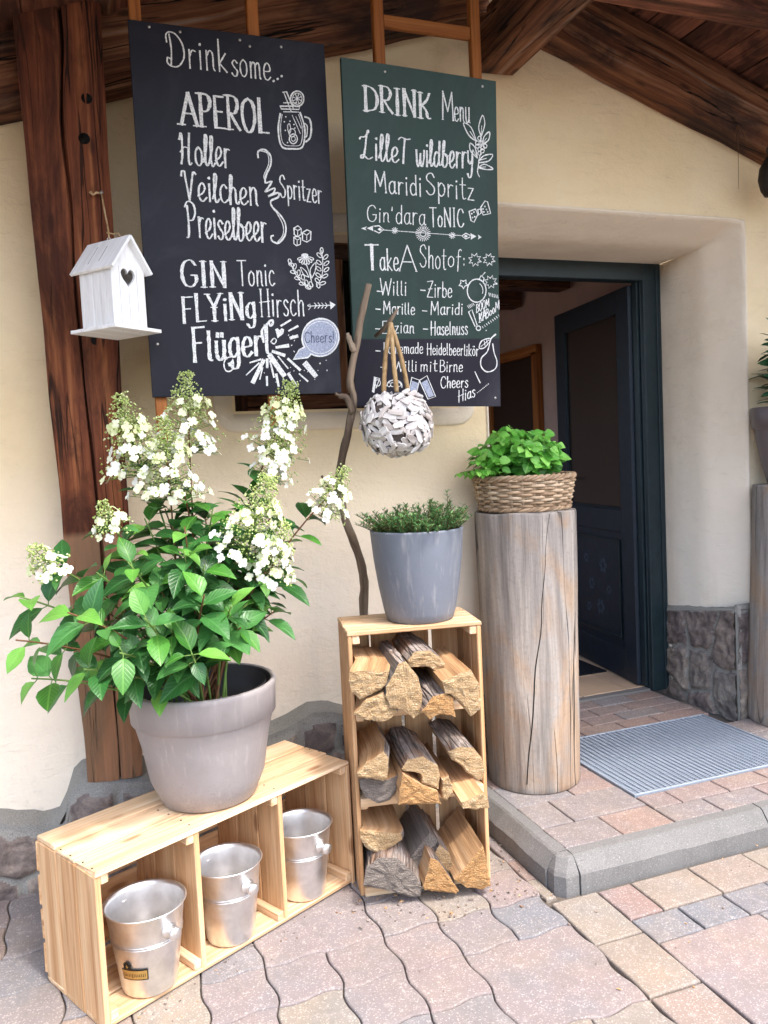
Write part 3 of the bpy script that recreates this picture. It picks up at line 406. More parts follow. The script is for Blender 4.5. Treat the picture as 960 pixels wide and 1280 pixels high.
GREEN_MARKS=[([(.4683,.7931),(.4715,.8209),(.4793,.8518),(.48,.9016)],.00364,1,0),([(.4811,.8992),(.4729,.9255),(.4877,.9646),(.4959,.9384),(.4823,.8994)],.00392,1,0),([(.4811,.8992),(.4844,.9319)],.00252,0,0),([(.4638,.8797),(.4358,.8961),(.4167,.9321),(.4446,.9219),(.4638,.8797)],.00392,1,0),([(.4638,.8797),(.4402,.909)],.00252,0,0),([(.4865,.875),(.4925,.8982),(.5127,.9156),(.5096,.8903),(.4876,.8737)],.00392,1,0),([(.4865,.875),(.501,.8942)],.00252,0,0),([(.4659,.8278),(.4407,.8472),(.44,.8719),(.4579,.8592),(.4659,.8278)],.00392,1,0),([(.4659,.8278),(.4493,.8532)],.00252,0,0),([(.4732,.8211),(.4917,.8382),(.5234,.8444),(.5087,.8227),(.4731,.8136)],.00392,1,0),([(.4732,.8211),(.5002,.8305)],.00252,0,0),([(.4712,.7984),(.4914,.8107),(.5246,.7994),(.5026,.7944),(.474,.7963)],.00392,1,0),([(.4712,.7984),(.497,.8026)],.00252,0,0),([(.4821,.8919),(.4808,.888),(.4773,.8852),(.4731,.8847),(.4698,.8866),(.4685,.8902),(.4699,.8942),(.4733,.897),(.4775,.8975),(.4809,.8955),(.4821,.8919)],.00308,1,0),([(.4734,.8759),(.472,.872),(.4686,.8692),(.4644,.8687),(.461,.8707),(.4598,.8743),(.4612,.8782),(.4646,.881),(.4688,.8815),(.4721,.8796),(.4734,.8759)],.00308,1,0),([(.4865,.8775),(.4851,.8736),(.4817,.8708),(.4775,.8703),(.4741,.8722),(.4729,.8759),(.4742,.8798),(.4777,.8826),(.4819,.8831),(.4852,.8812),(.4865,.8775)],.00308,1,0),([(.4732,.866),(.4719,.862),(.4685,.8593),(.4643,.8588),(.4609,.8607),(.4597,.8643),(.461,.8683),(.4644,.871),(.4686,.8716),(.472,.8696),(.4732,.866)],.00308,1,0),([(.4931,.8634),(.4918,.8594),(.4884,.8566),(.4841,.8561),(.4808,.8581),(.4795,.8617),(.4809,.8657),(.4843,.8685),(.4885,.869),(.4919,.867),(.4931,.8634)],.00308,1,0),([(.4817,.857),(.4803,.8531),(.4769,.8503),(.4727,.8498),(.4693,.8518),(.4681,.8554),(.4694,.8594),(.4728,.8621),(.477,.8626),(.4804,.8607),(.4817,.857)],.00308,1,0),([(.5024,.8695),(.501,.8655),(.4976,.8627),(.4934,.8622),(.49,.8642),(.4887,.8678),(.4901,.8718),(.4935,.8746),(.4977,.8751),(.5011,.8731),(.5024,.8695)],.00308,1,0),([(.4919,.8532),(.4905,.8493),(.4871,.8465),(.4829,.846),(.4795,.848),(.4782,.8516),(.4796,.8556),(.483,.8583),(.4872,.8588),(.4906,.8569),(.4919,.8532)],.00308,1,0),([(.4815,.8445),(.4801,.8406),(.4767,.8378),(.4725,.8373),(.4691,.8393),(.4679,.8429),(.4692,.8469),(.4727,.8496),(.4769,.8501),(.4802,.8482),(.4815,.8445)],.00308,1,0),([(.4725,.7682),(.4653,.7849),(.4714,.8156)],.00364,1,0),([(.4311,.6538),(.4551,.6636),(.4634,.6467),(.4488,.6202),(.4375,.6243),(.4311,.6538)],.0042,0,0),([(.4752,.6705),(.491,.6922),(.5013,.6907),(.5124,.6538),(.4835,.6461),(.4752,.6705)],.0042,0,0),([(.4636,.6619),(.4734,.6653),(.4767,.653),(.4663,.6445),(.4636,.6619)],.0042,0,0),([(.4439,.6475),(.4422,.6448),(.439,.6445),(.4374,.6469),(.4391,.6495),(.4423,.6498),(.4439,.6475)],.0,0,1),([(.4525,.6533),(.4509,.6506),(.4476,.6503),(.446,.6527),(.4477,.6553),(.4509,.6556),(.4525,.6533)],.0,0,1),([(.4466,.6351),(.4449,.6325),(.4417,.6322),(.4401,.6345),(.4417,.6372),(.445,.6375),(.4466,.6351)],.0,0,1),([(.4552,.6384),(.4535,.6358),(.4502,.6355),(.4486,.6378),(.4503,.6405),(.4536,.6408),(.4552,.6384)],.0,0,1),([(.487,.6666),(.4853,.6639),(.4821,.6636),(.4805,.666),(.4821,.6686),(.4854,.6689),(.487,.6666)],.0,0,1),([(.494,.6748),(.4923,.6722),(.4891,.6719),(.4875,.6742),(.4891,.6769),(.4924,.6772),(.494,.6748)],.0,0,1),([(.4997,.6653),(.498,.6626),(.4947,.6623),(.4931,.6646),(.4948,.6673),(.498,.6676),(.4997,.6653)],.0,0,1),([(.4898,.6567),(.4881,.6541),(.4848,.6538),(.4832,.6561),(.4849,.6588),(.4882,.6591),(.4898,.6567)],.0,0,1),([(.5042,.6581),(.5025,.6554),(.4992,.6551),(.4976,.6575),(.4993,.6601),(.5026,.6604),(.5042,.6581)],.0,0,1),([(.1113,.5712),(.1143,.5714)],.00252,0,0),([(.1167,.5712),(.1196,.5715)],.00252,0,0),([(.122,.5713),(.125,.5715)],.00252,0,0),([(.1274,.5713),(.1304,.5716)],.00252,0,0),([(.1328,.5713),(.1358,.5716)],.00252,0,0),([(.1382,.5714),(.1412,.5716)],.00252,0,0),([(.1436,.5714),(.1466,.5717)],.00252,0,0),([(.149,.5715),(.1521,.5717)],.00252,0,0),([(.1545,.5715),(.1575,.5717)],.00252,0,0),([(.1599,.5715),(.1629,.5718)],.00252,0,0),([(.1653,.5716),(.1684,.5718)],.00252,0,0),([(.1708,.5716),(.1738,.5719)],.00252,0,0),([(.1763,.5716),(.1793,.5719)],.00252,0,0),([(.1817,.5717),(.1848,.5719)],.00252,0,0),([(.1872,.5717),(.1902,.572)],.00252,0,0),([(.1927,.5718),(.1957,.572)],.00252,0,0),([(.1982,.5718),(.2012,.5721)],.00252,0,0),([(.2037,.5718),(.2067,.5721)],.00252,0,0),([(.2092,.5719),(.2122,.5721)],.00252,0,0),([(.2147,.5719),(.2178,.5722)],.00252,0,0),([(.2202,.572),(.2233,.5722)],.00252,0,0),([(.2257,.572),(.2288,.5723)],.00252,0,0),([(.2313,.572),(.2344,.5723)],.00252,0,0),([(.2368,.5721),(.2399,.5723)],.00252,0,0),([(.2424,.5721),(.2455,.5724)],.00252,0,0),([(.2479,.5721),(.251,.5724)],.00252,0,0),([(.2535,.5722),(.2566,.5724)],.00252,0,0),([(.2591,.5722),(.2622,.5725)],.00252,0,0),([(.2647,.5723),(.2678,.5725)],.00252,0,0),([(.2703,.5723),(.2734,.5726)],.00252,0,0),([(.2759,.5723),(.279,.5726)],.00252,0,0),([(.2815,.5724),(.2846,.5726)],.00252,0,0),([(.2871,.5724),(.2903,.5727)],.00252,0,0),([(.2928,.5725),(.2959,.5727)],.00252,0,0),([(.2984,.5725),(.3015,.5728)],.00252,0,0),([(.304,.5725),(.3072,.5728)],.00252,0,0),([(.3097,.5726),(.3128,.5728)],.00252,0,0),([(.3154,.5726),(.3185,.5729)],.00252,0,0),([(.321,.5727),(.3242,.5729)],.00252,0,0),([(.3267,.5727),(.3299,.573)],.00252,0,0),([(.3324,.5727),(.3356,.573)],.00252,0,0),([(.3381,.5728),(.3413,.573)],.00252,0,0),([(.3438,.5728),(.347,.5731)],.00252,0,0),([(.3495,.5729),(.3527,.5731)],.00252,0,0),([(.3553,.5729),(.3584,.5732)],.00252,0,0),([(.361,.5729),(.3642,.5732)],.00252,0,0),([(.3667,.573),(.3699,.5733)],.00252,0,0),([(.3725,.573),(.3757,.5733)],.00252,0,0),([(.3782,.5731),(.3814,.5733)],.00252,0,0),([(.384,.5731),(.3872,.5734)],.00252,0,0),([(.3898,.5731),(.393,.5734)],.00252,0,0),([(.3956,.5732),(.3988,.5735)],.00252,0,0),([(.0428,.5708),(.0635,.5788),(.0572,.5716),(.0632,.5654)],.0,0,1),([(.0624,.573),(.0869,.5833),(.083,.5743),(.0849,.5653)],.0,0,1),([(.0894,.5811),(.1051,.5835),(.1204,.5732),(.1045,.5607),(.089,.5666)],.00364,0,0),([(.0996,.5724),(.1075,.5779),(.1142,.5727),(.1073,.5672)],.0,0,1),([(.4768,.5736),(.4625,.581),(.4653,.5726),(.4623,.5648)],.0,0,1),([(.4567,.575),(.434,.5837),(.4367,.5738),(.4354,.5626)],.0,0,1),([(.4339,.5761),(.417,.5822),(.4016,.5724),(.4167,.5636),(.4322,.5709)],.00364,0,0),([(.4169,.5772),(.4242,.5733),(.4168,.5676),(.4095,.5721)],.0,0,1),([(.1626,.573),(.1703,.5736)],.00252,0,0),([(.162,.5711),(.1681,.5675)],.00252,0,0),([(.1603,.5699),(.1625,.5634)],.00252,0,0),([(.1582,.5697),(.1557,.5628)],.00252,0,0),([(.1566,.5707),(.1503,.566)],.00252,0,0),([(.156,.5724),(.1484,.5717)],.00252,0,0),([(.1567,.5742),(.1506,.5779)],.00252,0,0),([(.1584,.5755),(.1562,.582)],.00252,0,0),([(.1604,.5757),(.1629,.5826)],.00252,0,0),([(.162,.5747),(.1684,.5794)],.00252,0,0),([(.1635,.573),(.1629,.5711),(.1613,.5695),(.1592,.5688),(.1572,.5692),(.1557,.5705),(.1552,.5723),(.1558,.5743),(.1573,.5758),(.1594,.5765),(.1615,.5762),(.163,.5749),(.1635,.573)],.00308,1,0),([(.2747,.5712),(.2869,.5723)],.00252,0,0),([(.2741,.5674),(.2856,.5653)],.00252,0,0),([(.2722,.5638),(.2823,.5587)],.00252,0,0),([(.2694,.5607),(.2772,.553)],.00252,0,0),([(.2658,.5583),(.2707,.5487)],.00252,0,0),([(.2618,.5569),(.2633,.5462)],.00252,0,0),([(.2576,.5566),(.2557,.5456)],.00252,0,0),([(.2536,.5573),(.2484,.5469)],.00252,0,0),([(.2501,.5591),(.2421,.5502)],.00252,0,0),([(.2474,.5617),(.2372,.555)],.00252,0,0),([(.2458,.565),(.2342,.561)],.00252,0,0),([(.2452,.5688),(.2332,.5677)],.00252,0,0),([(.2459,.5726),(.2345,.5747)],.00252,0,0),([(.2477,.5762),(.2377,.5812)],.00252,0,0),([(.2505,.5793),(.2428,.5869)],.00252,0,0),([(.2541,.5816),(.2493,.5911)],.00252,0,0),([(.2581,.5831),(.2566,.5937)],.00252,0,0),([(.2623,.5834),(.2643,.5944)],.00252,0,0),([(.2663,.5827),(.2715,.5931)],.00252,0,0),([(.2698,.5809),(.2779,.5899)],.00252,0,0),([(.2725,.5783),(.2828,.5851)],.00252,0,0),([(.2742,.575),(.2859,.579)],.00252,0,0),([(.2702,.5709),(.2687,.5661),(.2649,.5624),(.2598,.5607),(.2547,.5616),(.2511,.5646),(.2498,.5691),(.2512,.5739),(.255,.5776),(.2601,.5792),(.2652,.5784),(.2689,.5754),(.2702,.5709)],.00308,1,0),([(.3697,.5718),(.3779,.5724)],.00252,0,0),([(.369,.5699),(.3756,.5661)],.00252,0,0),([(.3673,.5686),(.3697,.5619)],.00252,0,0),([(.3651,.5684),(.3625,.5613)],.00252,0,0),([(.3634,.5694),(.3568,.5646)],.00252,0,0),([(.3628,.5712),(.3547,.5705)],.00252,0,0),([(.3635,.5731),(.357,.5768)],.00252,0,0),([(.3652,.5743),(.3628,.581)],.00252,0,0),([(.3674,.5745),(.37,.5816)],.00252,0,0),([(.3691,.5735),(.3758,.5784)],.00252,0,0),([(.3707,.5718),(.37,.5698),(.3684,.5682),(.3662,.5675),(.364,.5679),(.3624,.5692),(.3618,.5711),(.3625,.5731),(.3641,.5747),(.3663,.5754),(.3685,.5751),(.3701,.5738),(.3707,.5718)],.00308,1,0),([(.4734,.4925),(.4599,.4903),(.4608,.4784),(.4504,.4852),(.4415,.4754),(.4403,.4873),(.4268,.4853),(.4355,.4952),(.4253,.5022),(.4387,.5045),(.4378,.5163),(.4482,.5096),(.4571,.5194),(.4583,.5075),(.4718,.5095),(.4632,.4996),(.4734,.4925)],.00364,0,0),([(.5262,.4967),(.5133,.4946),(.5142,.4833),(.5042,.4898),(.4958,.4805),(.4946,.4917),(.4818,.4899),(.49,.4993),(.4803,.5059),(.4931,.508),(.4922,.5193),(.5021,.5129),(.5105,.5222),(.5117,.511),(.5246,.5128),(.5164,.5034),(.5262,.4967)],.00364,0,0),([(.4206,.4116),(.4094,.4086),(.4037,.3994),(.398,.4078),(.387,.4091),(.3945,.4172),(.3934,.4272),(.4037,.4239),(.4141,.4288),(.413,.4186),(.4206,.4116)],.00364,0,0),([(.5328,.422),(.5191,.4199),(.52,.4078),(.5094,.4148),(.5004,.405),(.4991,.417),(.4855,.4152),(.4942,.4251),(.4839,.4323),(.4975,.4344),(.4965,.4464),(.5071,.4395),(.5161,.4493),(.5174,.4374),(.5312,.4392),(.5224,.4292),(.5328,.422)],.00364,0,0),([(.4897,.3975),(.4887,.3888),(.4859,.3805),(.4815,.3729),(.4757,.3664),(.4688,.3615),(.4612,.3582),(.4532,.3568),(.4452,.3573),(.4377,.3597),(.431,.3639),(.4254,.3697),(.4213,.3768),(.4188,.3847),(.418,.3932),(.4191,.4018),(.4218,.4101),(.4262,.4176),(.4319,.424),(.4387,.429),(.4463,.4323),(.4542,.4338),(.4622,.4334),(.4698,.431),(.4765,.4269),(.4821,.4211),(.4863,.4141),(.4889,.4061),(.4897,.3975)],.0042,1,0),([(.466,.4191),(.4694,.4166),(.4723,.4136),(.4746,.4099),(.4763,.4058),(.4774,.4014),(.4777,.3968),(.4772,.3921),(.4761,.3876)],.0028,1,0),([(.4643,.4338),(.4716,.4464),(.4833,.4382),(.4796,.4274)],.00392,0,0),([(.4763,.4467),(.4871,.4579)],.0028,0,0),([(.5006,.3902),(.5028,.3798)],.00252,0,0),([(.5071,.389),(.5094,.3786)],.00252,0,0),([(.5137,.3878),(.516,.3773)],.00252,0,0),([(.5203,.3866),(.5226,.3761)],.00252,0,0),([(.5269,.3854),(.5292,.3749)],.00252,0,0),([(.5335,.3842),(.5358,.3737)],.00252,0,0),([(.4171,.3434),(.4246,.3348)],.00252,0,0),([(.4224,.3458),(.4293,.3377)],.00252,0,0),([(.4277,.3481),(.4341,.3406)],.00252,0,0),([(.433,.3505),(.4388,.3435)],.00252,0,0),([(.4384,.3529),(.4436,.3464)],.00252,0,0),([(.4728,.2759),(.4775,.2708)],.00252,0,0),([(.4807,.281),(.4854,.2759)],.00252,0,0),([(.4885,.2862),(.4932,.2811)],.00252,0,0),([(.4963,.2913),(.5011,.2862)],.00252,0,0),([(.5042,.2965),(.5089,.2914)],.00252,0,0),([(.5121,.3017),(.5168,.2966)],.00252,0,0),([(.5199,.3068),(.5247,.3017)],.00252,0,0),([(.5278,.312),(.5326,.3069)],.00252,0,0),([(.5358,.3172),(.5405,.3121)],.00252,0,0),([(.4215,.3226),(.4345,.3312),(.4533,.2793),(.4455,.2747),(.4215,.3226)],.00392,0,0),([(.4664,.2698),(.4648,.2653),(.4605,.2624),(.4553,.2621),(.4512,.2647),(.4496,.269),(.4513,.2735),(.4555,.2764),(.4607,.2766),(.4649,.2741),(.4664,.2698)],.00364,1,0),([(.4905,.2627),(.4892,.2608),(.4868,.2607),(.4856,.2625),(.4869,.2645),(.4893,.2646),(.4905,.2627)],.0,0,1),([(.0895,.3765),(.1058,.3762)],.00364,0,0),([(.0826,.3191),(.0989,.3187)],.00364,0,0),([(.0783,.2553),(.0946,.2547)],.00364,0,0),([(.2447,.3872),(.2616,.3869)],.00364,0,0),([(.249,.3201),(.266,.3196)],.00364,0,0),([(.2506,.2603),(.2677,.2597)],.00364,0,0),([(.0765,.1837),(.0928,.183)],.00336,0,0),([(.0915,.1302),(.1107,.1295)],.00336,0,0),([(.408,.4996),(.4079,.4957)],.0042,0,0),([(.4077,.4812),(.4076,.4773)],.0042,0,0),([(.5021,.2238),(.4908,.1903),(.4678,.1681),(.4651,.1413),(.481,.123),(.502,.1219),(.5233,.1348),(.5279,.1592),(.5179,.1858),(.5122,.2178)],.0042,1,0),([(.5021,.2281),(.5095,.2391),(.5247,.2504)],.00504,1,0),([(.5021,.2254),(.479,.2032),(.4593,.2025),(.4704,.2269),(.5022,.2361),(.5021,.2254)],.00392,1,0),([(.4974,.2306),(.4792,.2166),(.4659,.2065)],.00252,1,0),([(.4793,.2272),(.4821,.2113)],.00224,0,0),([(.4884,.2319),(.4912,.2181)],.00224,0,0),([(.4409,.1204),(.4607,.0823)],.0042,0,0),([(.4482,.0471),(.45,.0483)],.0028,0,0),([(.4537,.051),(.4555,.0521)],.0028,0,0),([(.4591,.0548),(.4609,.056)],.0028,0,0),([(.4645,.0587),(.4663,.0598)],.0028,0,0),([(.47,.0626),(.4718,.0637)],.0028,0,0),([(.4754,.0664),(.4772,.0675)],.0028,0,0),([(.4809,.0703),(.4827,.0714)],.0028,0,0),([(.4864,.0742),(.4882,.0753)],.0028,0,0),([(.4918,.078),(.4936,.0792)],.0028,0,0),([(.2026,.0979),(.2305,.0891),(.2183,.0462),(.1904,.0509),(.2026,.0979)],.00336,0,0),([(.2041,.0865),(.2275,.0786),(.2167,.0488),(.1933,.0536)],.0,0,3),([(.2305,.0881),(.259,.1044),(.289,.0341),(.2603,.0248),(.2305,.0881)],.00336,0,0),([(.2376,.0804),(.2588,.0913),(.2833,.0367),(.2632,.0301)],.0,0,3),([(.0671,.0973),(.087,.0927),(.0727,.0617)],.00336,0,0),([(.0572,.0487),(.0671,.0973),(.0762,.095),(.0658,.0453)],.0,0,1),([(.0888,.0786),(.0874,.0734),(.0838,.0695),(.079,.0681),(.0742,.0694),(.0708,.0731),(.0697,.0782),(.0711,.0834),(.0747,.0872),(.0795,.0887),(.0843,.0874),(.0877,.0837),(.0888,.0786)],.0028,1,0),([(.1108,.0676),(.1194,.0831),(.1442,.0888),(.1633,.0789),(.1657,.0634)],.00364,1,0),([(.1252,.073),(.1233,.0682),(.119,.0661),(.1147,.068),(.1131,.0727),(.115,.0775),(.1193,.0796),(.1236,.0777),(.1252,.073)],.00252,1,0),([(.1373,.0732),(.1354,.0684),(.131,.0663),(.1268,.0682),(.1251,.073),(.127,.0778),(.1314,.0799),(.1356,.078),(.1373,.0732)],.00252,1,0),([(.1494,.0735),(.1475,.0686),(.1431,.0666),(.1389,.0685),(.1372,.0732),(.1391,.078),(.1435,.0801),(.1477,.0782),(.1494,.0735)],.00252,1,0),([(.1616,.0737),(.1597,.0689),(.1553,.0668),(.151,.0687),(.1493,.0735),(.1512,.0783),(.1556,.0804),(.1599,.0785),(.1616,.0737)],.00252,1,0)]
LOGS=[('T1',.135,[(-.0145,.7486),(.0429,.7455),(.1005,.7378),(.0929,.7058),(.0771,.6877),(.011,.6626),(-.0108,.688),(-.0182,.7212)],[0,0,1,1,1,0,0,0]),('T2',.14,[(-.0123,.6255),(.0287,.6623),(.0803,.6758),(.1195,.618),(.0904,.5966),(.0647,.5941),(.0076,.61)],[0,0,1,1,1,1,0]),('T3',.15,[(.0865,.6966),(.1268,.7624),(.148,.7674),(.183,.7152),(.1923,.6629),(.1827,.6075),(.1634,.5954),(.132,.6268),(.0952,.6353),(.0838,.669)],[0,1,1,1,1,0,0,0,0,0]),('T4',.07,[(.168,.7458),(.1885,.7704),(.2371,.7718),(.275,.7432),(.2978,.7022),(.292,.6833),(.2584,.7011),(.2348,.7203),(.1767,.7257)],[1,1,1,1,1,0,0,0,0]),('T5',.175,[(.1827,.6247),(.2171,.663),(.2549,.6695),(.2777,.6523),(.2823,.5957),(.2335,.6101),(.207,.5956)],[1,1,1,0,0,0,0]),('T6',.18,[(.2436,.7082),(.3032,.7267),(.3318,.7324),(.356,.6881),(.3553,.6132),(.326,.5951),(.2901,.6432),(.2722,.6637),(.2537,.6701)],[0,0,1,1,1,0,0,0,0]),('M1',.09,[(-.004,.4278),(.0259,.457),(.0797,.4855),(.0939,.4646),(.0876,.4025),(.0753,.3957),(.0002,.4167)],[0,0,1,1,0,0,0]),('M2',.06,[(.0059,.3992),(.0566,.4016),(.0897,.3864),(.1269,.4007),(.1231,.3519),(.0964,.3231),(.062,.316),(.0245,.3383),(.0083,.3706)],[0,0,0,1,1,1,1,1,1]),('M3',.10500000000000001,[(.1284,.4326),(.1474,.4593),(.1957,.4635),(.2378,.432),(.2447,.3997),(.2379,.3566),(.1871,.3822),(.186,.4114),(.1315,.4274)],[1,1,1,1,1,0,0,0,0]),('M4',.115,[(.1175,.3753),(.1302,.4219),(.1802,.3846),(.232,.3566),(.2424,.3155),(.1129,.3286)],[0,0,0,0,0,0]),('M5',.1,[(.2493,.3874),(.2716,.3945),(.2857,.3586),(.2839,.3382),(.2633,.3162),(.2499,.3237)],[0,0,0,0,0,0]),('M6',.07,[(.2796,.4558),(.3223,.4669),(.3618,.4575),(.3855,.4241),(.3949,.3831),(.3837,.3555),(.3677,.3574),(.3338,.3853),(.3197,.4068),(.2908,.4289)],[1,1,1,1,1,0,0,0,0,0]),('M7',.18,[(.2868,.3437),(.3547,.3649),(.3682,.3432),(.371,.3166),(.331,.3154),(.2907,.3242)],[0,0,0,0,0,0]),('B1',.03,[(.0035,.2257),(.0625,.2125),(.1302,.2009),(.133,.1783),(.0869,.1555),(.059,.1426),(.017,.1715),(.0039,.2009)],[0,0,1,1,1,1,0,0]),('B2',.08,[(-.0015,.079),(.0131,.1368),(.0515,.1598),(.1098,.148),(.156,.0951),(.1793,.0477),(.1727,.021),(.1471,.0203),(.0729,.0509)],[1,1,1,1,1,1,0,0,0]),('B3',.005,[(.1496,.0964),(.2263,.1794),(.2583,.1384),(.2556,.1046),(.2221,.0864),(.2059,.0403),(.1599,.078)],[0,1,1,0,0,0,0]),('B4',.095,[(.1798,.0601),(.2064,.1451),(.2302,.1309),(.2903,.0277),(.2801,.0215),(.1829,.0454)],[0,1,1,0,0,0]),('B5',.03,[(.2228,.1074),(.2514,.1486),(.2793,.1195),(.295,.0665),(.29,.0303),(.2603,.0713)],[1,1,1,1,0,0]),('B6',.095,[(.2766,.0667),(.3283,.1175),(.369,.1644),(.3794,.1215),(.3902,.0301),(.3631,.0228),(.3138,.0355)],[0,0,1,1,0,0,0])]
# ================================================================== GROUND, PAVING, STEP
WALL = 2.85                                  # y of the plaster face
b = MB(); S = 60
for i in range(12):
    for j in range(12):
        x0, x1 = -S+10*i, -S+10*i+10; y0, y1 = -S+10*j, -S+10*j+10
        b.add([(x0, y0, -.014), (x1, y0, -.014), (x1, y1, -.014), (x0, y1, -.014)], [[0, 1, 2, 3]])
# one sheet: build directly with shared colour
tag(b.build('ground', SAND), kind='structure')

def paver(B, poly, z=0, bev=.0042, gap=.0017, rnd=None, tilt=.0016, h=.03):
    n = len(poly); cx = sum(p[0] for p in poly)/n; cy = sum(p[1] for p in poly)/n
    def inset(d):
        out = []
        for i in range(n):
            a = V(poly[i-1]); p = V(poly[i]); c = V(poly[(i+1) % n])
            e1 = (p-a).normalized(); e2 = (c-p).normalized(); nn = V((-e1.y-e2.y, e1.x+e2.x))
            L = nn.length; nn = nn/L if L > 1e-6 else V((0, 0))
            q = p+nn*d/max(.45, L/2); out.append(q)
        return out
    tx, ty, tz = rr(-tilt, tilt)/.1, rr(-tilt, tilt)/.1, rr(-.0012, .0012)
    vs = []; rings = [(gap, -h), (gap, -bev*1.1), (gap+bev*.35, -bev*.35), (gap+bev, 0)]
    for d, dz in rings:
        for q in inset(d): vs.append((q.x, q.y, z+dz+tz+(q.x-cx)*tx*.3+(q.y-cy)*ty*.3))
    fs = []
    for k in range(len(rings)-1):
        for i in range(n): fs.append([k*n+i, k*n+(i+1) % n, (k+1)*n+(i+1) % n, (k+1)*n+i])
    fs.append([3*n+i for i in range(n)])
    B.add(vs, fs, None, 0, False, rnd)

# wavy paving: a 17 cm grid, some stones cover 2 x 1 or 2 x 2 cells
P = MB(); G = .1705; X0 = .68; Y0 = 1.739
def wx(i, j, t):                                   # vertical joint i between rows j and j+1
    return (X0+i*G+.0068*sin(2*pi*t)+.003*sin(7*i+3*j), Y0+(j+t)*G)
def wy(i, j, t):                                   # horizontal joint j between columns i and i+1
    return (X0+(i+t)*G, Y0+j*G-.008*sin(2*pi*t)-.003*sin(5*i+2*j))
def node(i, j): return (X0+i*G, Y0+j*G)
def cell(i, j, a, c):
    pts = []; N = 7
    for k in range(a):
        pts += [wy(i+k, j, t/N) if t else node(i+k, j) for t in range(N)]
    for k in range(c):
        pts += [wx(i+a, j+k, t/N) if t else node(i+a, j+k) for t in range(N)]
    for k in reversed(range(a)):
        pts += [wy(i+k, j+c, 1-t/N) if t else node(i+k+1, j+c) for t in range(N)]
    for k in reversed(range(c)):
        pts += [wx(i, j+k, 1-t/N) if t else node(i, j+k+1) for t in range(N)]
    out = []
    for p in pts:
        p = (p[0]+.0016*noise.noise(V((p[0]*55, p[1]*55, 1))), p[1]+.0016*noise.noise(V((p[0]*55, p[1]*55, 6))))
        if not out or (abs(p[0]-out[-1][0])+abs(p[1]-out[-1][1])) > 1e-4: out.append(p)
    return out
used = {}; fixed = [((1, -1), 2, 2, .55), ((-2, 2), 2, 2, .42), ((0, 1), 1, 1, .5), ((1, 1), 1, 1, .62), ((2, 2), 1, 1, .5), ((1, 2), 1, 1, .83), ((2, 1), 1, 1, .12) if False else ((2, 1), 1, 1, .05),
         ((0, 0), 1, 1, .48), ((0, -1), 1, 1, .68), ((-1, 0), 1, 1, .58), ((-1, -1), 1, 1, .1), ((-2, 0), 1, 1, .84), ((-2, 1), 1, 1, .4), ((-1, 1), 1, 1, .55), ((0, 2), 1, 1, .3), ((2, 3), 1, 1, .75), ((1, 3), 1, 1, .1)]
for (i, j), a, c, rn in fixed:
    for k in range(a):
        for l in range(c): used[i+k, j+l] = 1
    paver(P, cell(i, j, a, c), rnd=rn)
for j in range(-11, 7):
    for i in range(-13, 3):
        if (i, j) in used: continue
        a = c = 1; t = R.random()
        def free(a, c): return all((i+k, j+l) not in used and i+k < 3 and j+l < 7 for k in range(a) for l in range(c))
        if t < .12 and free(2, 2): a = c = 2
        elif t < .3 and free(2, 1): a = 2
        elif t < .42 and free(1, 2): c = 2
        for k in range(a):
            for l in range(c): used[i+k, j+l] = 1
        paver(P, cell(i, j, a, c))
def rect(x0, y0, x1, y1, w=.003):
    p = []
    for (a, b_), (c_, d) in (((x0, y0), (x1, y0)), ((x1, y0), (x1, y1)), ((x1, y1), (x0, y1)), ((x0, y1), (x0, y0))):
        N = 3
        for k in range(N): t = k/N; o = (rr(-w, w)*.5 if k else 0); p.append((a+(c_-a)*t+(o if a == c_ else 0), b_+(d-b_)*t+(o if b_ == d else 0)))
    return p
# straight strip of tan stones and the rows in front of the step
xs0 = X0+3*G+.002; y = 2.025
for k in range(9):
    paver(P, rect(xs0, y-.226, 1.352, y), rnd=[.86, .88, .93][k % 3]); y -= .229
x = 1.356
for k, (wd, rn) in enumerate([(.117, 1.0), (.216, .88), (.216, .9), (.216, .86), (.216, .9), (.216, .84), (.216, .9), (.216, .88), (.216, .9)]):
    paver(P, rect(x, 1.862, x+wd, 2.022), rnd=rn); x += wd+.002
x = 1.356
for k in range(12):
    paver(P, rect(x, 1.742, x+.16, 1.858), rnd=[.04, .02, .08, .15][k % 4]); x += .162
used2 = {}
for jj in range(0, 9):
    for ii in range(0, 12):
        if (ii, jj) in used2: continue
        a = c = 2 if (ii % 2 == 0 and jj % 2 == 0 and (ii == 0 or R.random() < .4)) else 1
        for k in range(a):
            for l in range(c): used2[ii+k, jj+l] = 1
        x0 = 1.356+ii*.173; y1 = 1.739-jj*.173
        paver(P, rect(x0, y1-.173*c, x0+.173*a, y1, .012), rnd=(.5 if (ii, jj) == (0, 0) else None))
# thin cut stones along the left kerb
y = 2.05
for k, (d, rn) in enumerate([(.12, .84), (.13, 1.0), (.15, .6), (.15, .3), (.2, .5)]):
    paver(P, rect(xs0, y, 1.231, y+d), rnd=rn, gap=.0015); y += d
tag(P.build('paving', PAVER), kind='structure')

